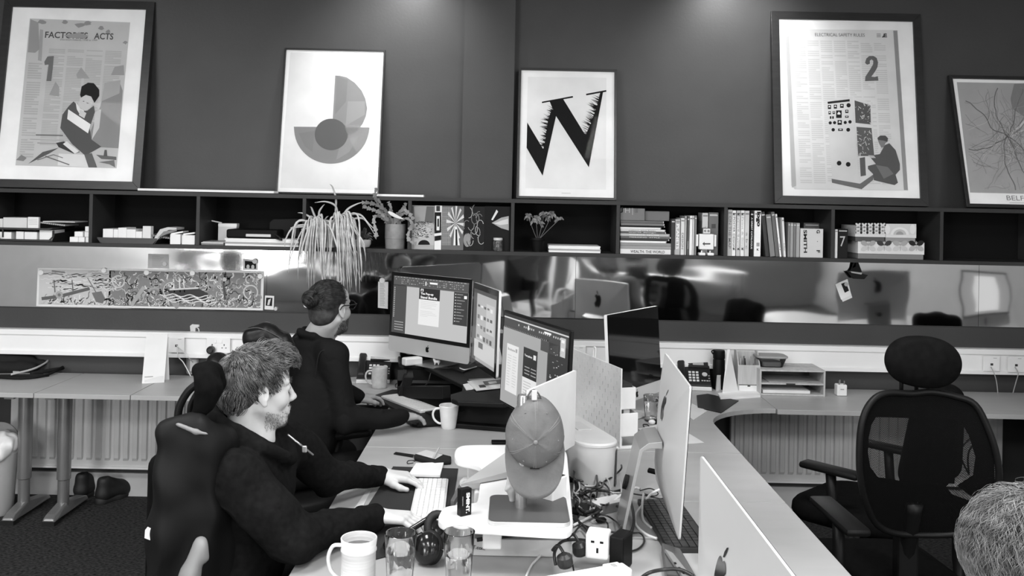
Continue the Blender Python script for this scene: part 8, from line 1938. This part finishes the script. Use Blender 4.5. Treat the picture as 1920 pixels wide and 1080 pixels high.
strands('hair', T1, hairm, t, 2600, (-.075, 0, .125), c=(-.018, 0, .050), r=(.099, .083, .088), keep=hk1, L=.06, lift=.010, noise=.20, w=.0012, seed=2, curl=.25)
strands('hair', T1, hairm, t, 700, (-.06, .0, .10), c=(.030, 0, .088), r=(.075, .070, .052), keep=lambda p: p.z > .085 and p.x > -.01, L=.065, lift=.020, noise=.25, w=.0013, seed=6, curl=.55)
strands('hair', T1, hairm, t, 500, (-.02, .0, .15), c=(-.058, 0, -.008), r=(.060, .070, .055), keep=lambda p: p.x < -.045, L=.035, lift=.009, noise=.25, w=.0012, seed=8, curl=.3)
darkh = M('beard_hair', .07, .7)
stubble('beard', T1, hd1, .004, darkh, t, lambda p: p[2] < -.050 and p[2] > -.112 and p[0] > .012 and abs(p[1]) < .07 and p[2] < -.050-(p[0]-.012)*.32+ (0 if p[0] < .07 else .01), 3200, .0035, .00032)
stubble('moustache', T1, hd1, .004, darkh, t, lambda p: -.052 < p[2] < -.038 and p[0] > .088, 160, .006, .0005)
stubble('eyebrows', T1, hd1, .004, darkh, t, lambda p: .030 < p[2] < .040 and p[0] > .070 and .010 < abs(p[1]) < .046, 260, .007, .0006, down=(0, 0, .1))
# ---------------------------------------------------------------- man with the bun
t = thing('person', 'man with a hair bun and glasses in a dark jacket working at the wall computer', 'person', (-1.0, 4.02, 0))
T2 = fr((-.812, 4.10, 1.268), R(58), R(-2)); f36 = Vector((.80, .60, 0))
SR = Vector((-.775, 4.00, 1.085)); SL = Vector((-.97, 4.30, 1.085)); ER = Vector((-.705, 3.98, .80)); EL = Vector((-.88, 4.42, .86)); WR = Vector((-.485, 4.085, .795)); WL = Vector((-.745, 4.475, .795)); NB_ = Vector((-.872, 4.125, 1.14)); PV = Vector((-1.0, 4.02, .60))
handR = frame_from(WR, (.42, .90, -.13), (-.9, .42, 0)); handL = frame_from(WL, (.60, .80, -.13), (.80, -.6, 0))
handR = frame_from(WR, (.62, .78, -.14), (-.78, .62, 0))
hd2 = head_prims(T2)+[cap(T2 @ Vector((-.025, 0, -.05)), NB_, .054, .062, .02), cap(T2 @ Vector((.02, 0, -.09)), NB_+Vector((.03, .03, -.02)), .030, .036, .03)]
bodyp = [cap(NB_, PV+Vector((.02, 0, .1)), .06, .085, .05), cap(SR, SL, .04, .04, .03), cap(SR, ER, .036, .028), cap(ER, WR, .026, .022), cap(SL, EL, .036, .028), cap(EL, WL, .026, .022), cap(PV, PV+Vector((0, 0, .2)), .085, .085, .04)]
sdf_obj('body', bodyp, .010, skin2, t, 1, extra=[(hd2, .0032), (hand_prims(handR, (.30, .34, .40, .46)), .0024), (hand_prims(handL, (.42, .5, .6, .7)), .0024)])
eyes(T2, t)
jk = M('jacket_cotton', .008, .85, spec=.12, bump=(34, .25, (1, 1, 1)))
Jk = [cap(SR, SL, .062, .062, .05), ('e', np.array((-.925, 4.115, .96)), np.array((.135, .18, .20)), np.array(Euler((0, .14, R(36))).to_matrix()), None, .05, False), ('e', np.array((-.975, 4.04, .74)), np.array((.145, .175, .18)), np.array(Euler((0, 0, R(36))).to_matrix()), None, .05, False),
      cap(SR, ER, .066, .054, .025), cap(ER, WR, .054, .041, .02), cap(SL, EL, .066, .052, .025), cap(EL, WL, .052, .041, .02), cap((-.86, 4.08, .90), (-.88, 4.04, .70), .115, .12, .05), cap(NB_+Vector((0, 0, -.03)), NB_+Vector((0, 0, .0)), .085, .070, .03)]
for a, b_ in (((-.93, 4.06, 1.165), (-.86, 4.045, 1.16)), ((-.93, 4.06, 1.165), (-.94, 4.15, 1.165)), ((-.86, 4.045, 1.16), (-.795, 4.09, 1.12)), ((-.795, 4.09, 1.12), (-.76, 4.12, 1.04)), ((-.94, 4.15, 1.165), (-.86, 4.22, 1.12))): Jk.append(cap(a, b_, .020, .018, .012))
Jk.append(te_(Matrix.Translation(NB_+Vector((.005, .0, .06))), (0, 0, 0), (.066, .066, .06), .01, True))
for u in (.1, .3, .55): c_ = ER+(WR-ER)*u; Jk.append(cap(c_+Vector((-.02, -.03, .02)), c_+Vector((.03, -.01, .045)), .012, .010, .012))
sdf_obj('jacket', Jk, .0068, jk, t, 2, disp=wr(.015, 10, 13))
for w_, e_ in ((WR, ER), (WL, EL)): d_ = (w_-e_).normalized(); MB().tube([w_-d_*.05, w_-d_*.03, w_-d_*.002], .034, 20, [.038, .037, .036]).build('cuff', jk, t, smooth='all')
MB().tube(crom([SR+Vector((.03, -.055, .03)), SR+Vector((-.04, -.06, .02)), SR+Vector((-.06, -.05, -.06)), SR+Vector((-.07, -.02, -.14))], 6), .0014, 5).build('shoulder_seam', G(.035), t, smooth='all')
legs = [cap(PV+Vector((-.02, 0, 0)), PV+Vector((.02, 0, 0)), .12, .12, .05)]
for s_ in (-1, 1):
    s3_ = Vector((-.6, .8, 0))*s_*.10; hp_ = PV+s3_+Vector((0, 0, -.02)); kn = hp_+f36*.36+Vector((0, 0, -.02)); legs += [cap(hp_, kn, .080, .058, .03), cap(kn, kn+Vector((0, 0, -.45)), .055, .04, .03)]
    a = kn+Vector((0, 0, -.51)); sdf_obj('shoe', [cap(a, a+f36*.15, .036, .032, .03), cap(a, a+Vector((0, 0, .06)), .034, .034, .03)], .009, shm, t, 1)
sdf_obj('trousers', legs, .012, jean, t, 2)
Bn = Vector((-.118, -.0, .062)); 
hb = [te_(T2, (-.018, 0, .048), (.096, .080, .085), .02), te_(T2, (-.05, 0, -.02), (.052, .062, .05), .03), te_(T2, Bn, (.034, .036, .032), .006),
      te_(T2, (.092, 0, .02), (.060, .10, .062), .008, True), te_(T2, (.040, -.085, -.035), (.042, .05, .048), .006, True), te_(T2, (.040, .085, -.035), (.042, .05, .048), .006, True), te_(T2, (.0, -.084, .0), (.018, .022, .030), .005, True), te_(T2, (.0, .084, .0), (.018, .022, .030), .005, True)]
hd_m = M('hair_dark', .035, .4, spec=.4, noise=(60, .7, (1, 1, 1)))
sdf_obj('hair_mass', hb, .0038, hairb, t, 1)
def hk2(p): return not (p.x > .055 and p.z < .09) and not (p.x > .03 and p.z < .04) and not (p.x > -.022 and p.z < .03) and p.z > -.055-.1*(p.x+.05)
strands('hair', T2, hd_m, t, 1700, (0, 0, 0), c=(-.016, 0, .048), r=(.0985, .0825, .0875), keep=hk2, L=.06, lift=.003, noise=.08, w=.0010, seed=12, flow=lambda p: Bn-p)
bun_ = strands('bun', T2 @ Matrix.Translation(Bn) @ Matrix.Rotation(R(80), 4, 'Y'), hd_m, t, 420, (0, 0, .05), c=(0, 0, 0), r=(.037, .039, .035), L=.07, lift=.003, noise=.12, w=.0012, seed=14, flow=lambda p: Vector((-p.y, p.x, .006)))
stubble('beard', T2, hd2, .004, darkh, t, lambda p: p[2] < -.045 and p[2] > -.115 and p[0] > .005 and abs(p[1]) < .075, 2200, .009, .0006)
gl = M('glasses_black', .008, .25)
g_ = thing('eyeglasses', 'black-framed glasses worn by the man with the bun', 'glasses', tuple(T2 @ Vector((.1, 0, .012))))
for s in (-1, 1):
    pts = [T2 @ Vector((.108, s*.034+.026*math.cos(a), .012+.020*math.sin(a))) for a in [k*math.pi/12 for k in range(24)]]; MB().tube(pts+[pts[0]], .0024, 6, cap=False).build('lens_rim', gl, g_, smooth='all')
    MB().tube(crom([T2 @ Vector(p) for p in ((.106, s*.060, .020), (.095, s*.074, .020), (.03, s*.0845, .022), (-.005, s*.086, .024), (-.022, s*.083, .008))], 5), .0026, 6).build('temple', gl, g_, smooth='all')
MB().tube(crom([T2 @ Vector(p) for p in ((.109, -.009, .016), (.114, 0, .020), (.109, .009, .016))], 4), .002, 6).build('bridge', gl, g_, smooth='all')
# ---------------------------------------------------------------- third person, bottom right corner
t = thing('person', 'person with tousled fair hair whose head shows at the bottom right corner', 'person', (1.28, 1.64, 0))
T3 = fr((.955, 1.64, 1.135), R(183), R(24)); NB_ = Vector((1.06, 1.64, 1.02)); PV = Vector((1.30, 1.64, .60)); SR = Vector((1.10, 1.46+.0, .95)); SL = Vector((1.10, 1.82, .95))
hd3 = head_prims(T3)+[cap(T3 @ Vector((-.025, 0, -.05)), NB_, .055, .062, .02)]
arms3 = []
for S_, s_ in ((SL, 1), (SR, -1)):
    E_ = S_+Vector((-.03, s_*.03, -.20)); W_ = E_+Vector((-.17, -s_*.06, -.0)); W_.z = .775; E_.z = max(E_.z, .79); arms3 += [cap(S_, E_, .045, .038), cap(E_, W_, .036, .026)]
    Hh = frame_from(W_, (-1, 0, -.1), (0, -s_, 0)); arms3 += hand_prims(Hh, (.5, .5, .6, .7)) if False else []
    if s_ == 1: HA_ = hand_prims(Hh, (.5, .5, .6, .7))
    else: HB_ = hand_prims(Hh, (.5, .5, .6, .7))
sdf_obj('body', [cap(NB_, PV+Vector((0, 0, .1)), .07, .12, .05), cap(PV, PV+Vector((0, 0, .15)), .12, .12, .04), cap(SR, SL, .05, .05, .04)]+arms3, .010, skin, t, 1, extra=[(hd3, .0035), (HA_, .003), (HB_, .003)])
eyes(T3, t)
sdf_obj('jumper', [cap(SR, SL, .066, .066, .05), cap((1.13, 1.64, .90), (1.27, 1.64, .62), .14, .15, .05), cap(SR, (1.07, 1.43, .80), .064, .055, .03), cap(SL, (1.07, 1.85, .80), .064, .055, .03), cap((1.07, 1.43, .80), (.93, 1.47, .79), .053, .042, .02), cap((1.07, 1.85, .80), (.93, 1.81, .79), .053, .042, .02)], .010, M('jumper_grey', .12, .9), t, 2)
sdf_obj('trousers', [cap(PV+Vector((0, -.09, -.05)), (.92, 1.55, .56), .08, .06, .03), cap(PV+Vector((0, .09, -.05)), (.92, 1.73, .56), .08, .06, .03), cap((.92, 1.55, .56), (.94, 1.55, .09), .055, .042, .03), cap((.92, 1.73, .56), (.94, 1.73, .09), .055, .042, .03)], .012, jean, t, 2)
for y in (1.55, 1.73): sdf_obj('shoe', [cap((.94, y, .04), (.80, y, .036), .038, .034, .03)], .010, shm, t, 1)
hb = [te_(T3, (-.016, 0, .048), (.098, .086, .088), .02), te_(T3, (-.05, 0, -.015), (.062, .075, .060), .03), te_(T3, (.036, 0, .068), (.048, .062, .040), .02), te_(T3, (.110, 0, -.03), (.050, .10, .066), .008, True)]
sdf_obj('hair_mass', hb, .004, M('hair_fair_base', .08, .8, noise=(50, .5, (1, 1, 1))), t, 1, disp=wr(.006, 30, 25))
hfair = M('hair_fair', .24, .4, spec=.4, noise=(40, .6, (1, 1, 1)))
strands('hair', T3, hfair, t, 5200, (-.05, 0, .13), c=(-.012, 0, .045), r=(.106, .093, .094), keep=lambda p: p.z > -.06 and not (p.x > .085 and p.z < .0), L=.085, lift=.018, noise=.34, w=.00075, seed=22, steps=9, curl=.75)
C3 = Vector((1.30, 1.64, 0)); t = thing('office_chair', 'black office chair under the fair-haired person at bottom right', 'chair', tuple(C3), R(90)); T = TR(C3, (0, 0, R(90))); base_star(t, T, .46); seat(t, T, .465, .48, .44)
sdf_obj('backrest', [cap(T @ Vector((sx*.12, -.24, .55)), T @ Vector((sx*.11, -.26, .85)), .04, .035, k=.08) for sx in (-1, 1)], .014, fabk, t, 2)
MB().tube([T @ Vector((0, -.12, .41)), T @ Vector((0, -.25, .44)), T @ Vector((0, -.25, .60))], .02, 8).build('back_bracket', plk, t, smooth='all')
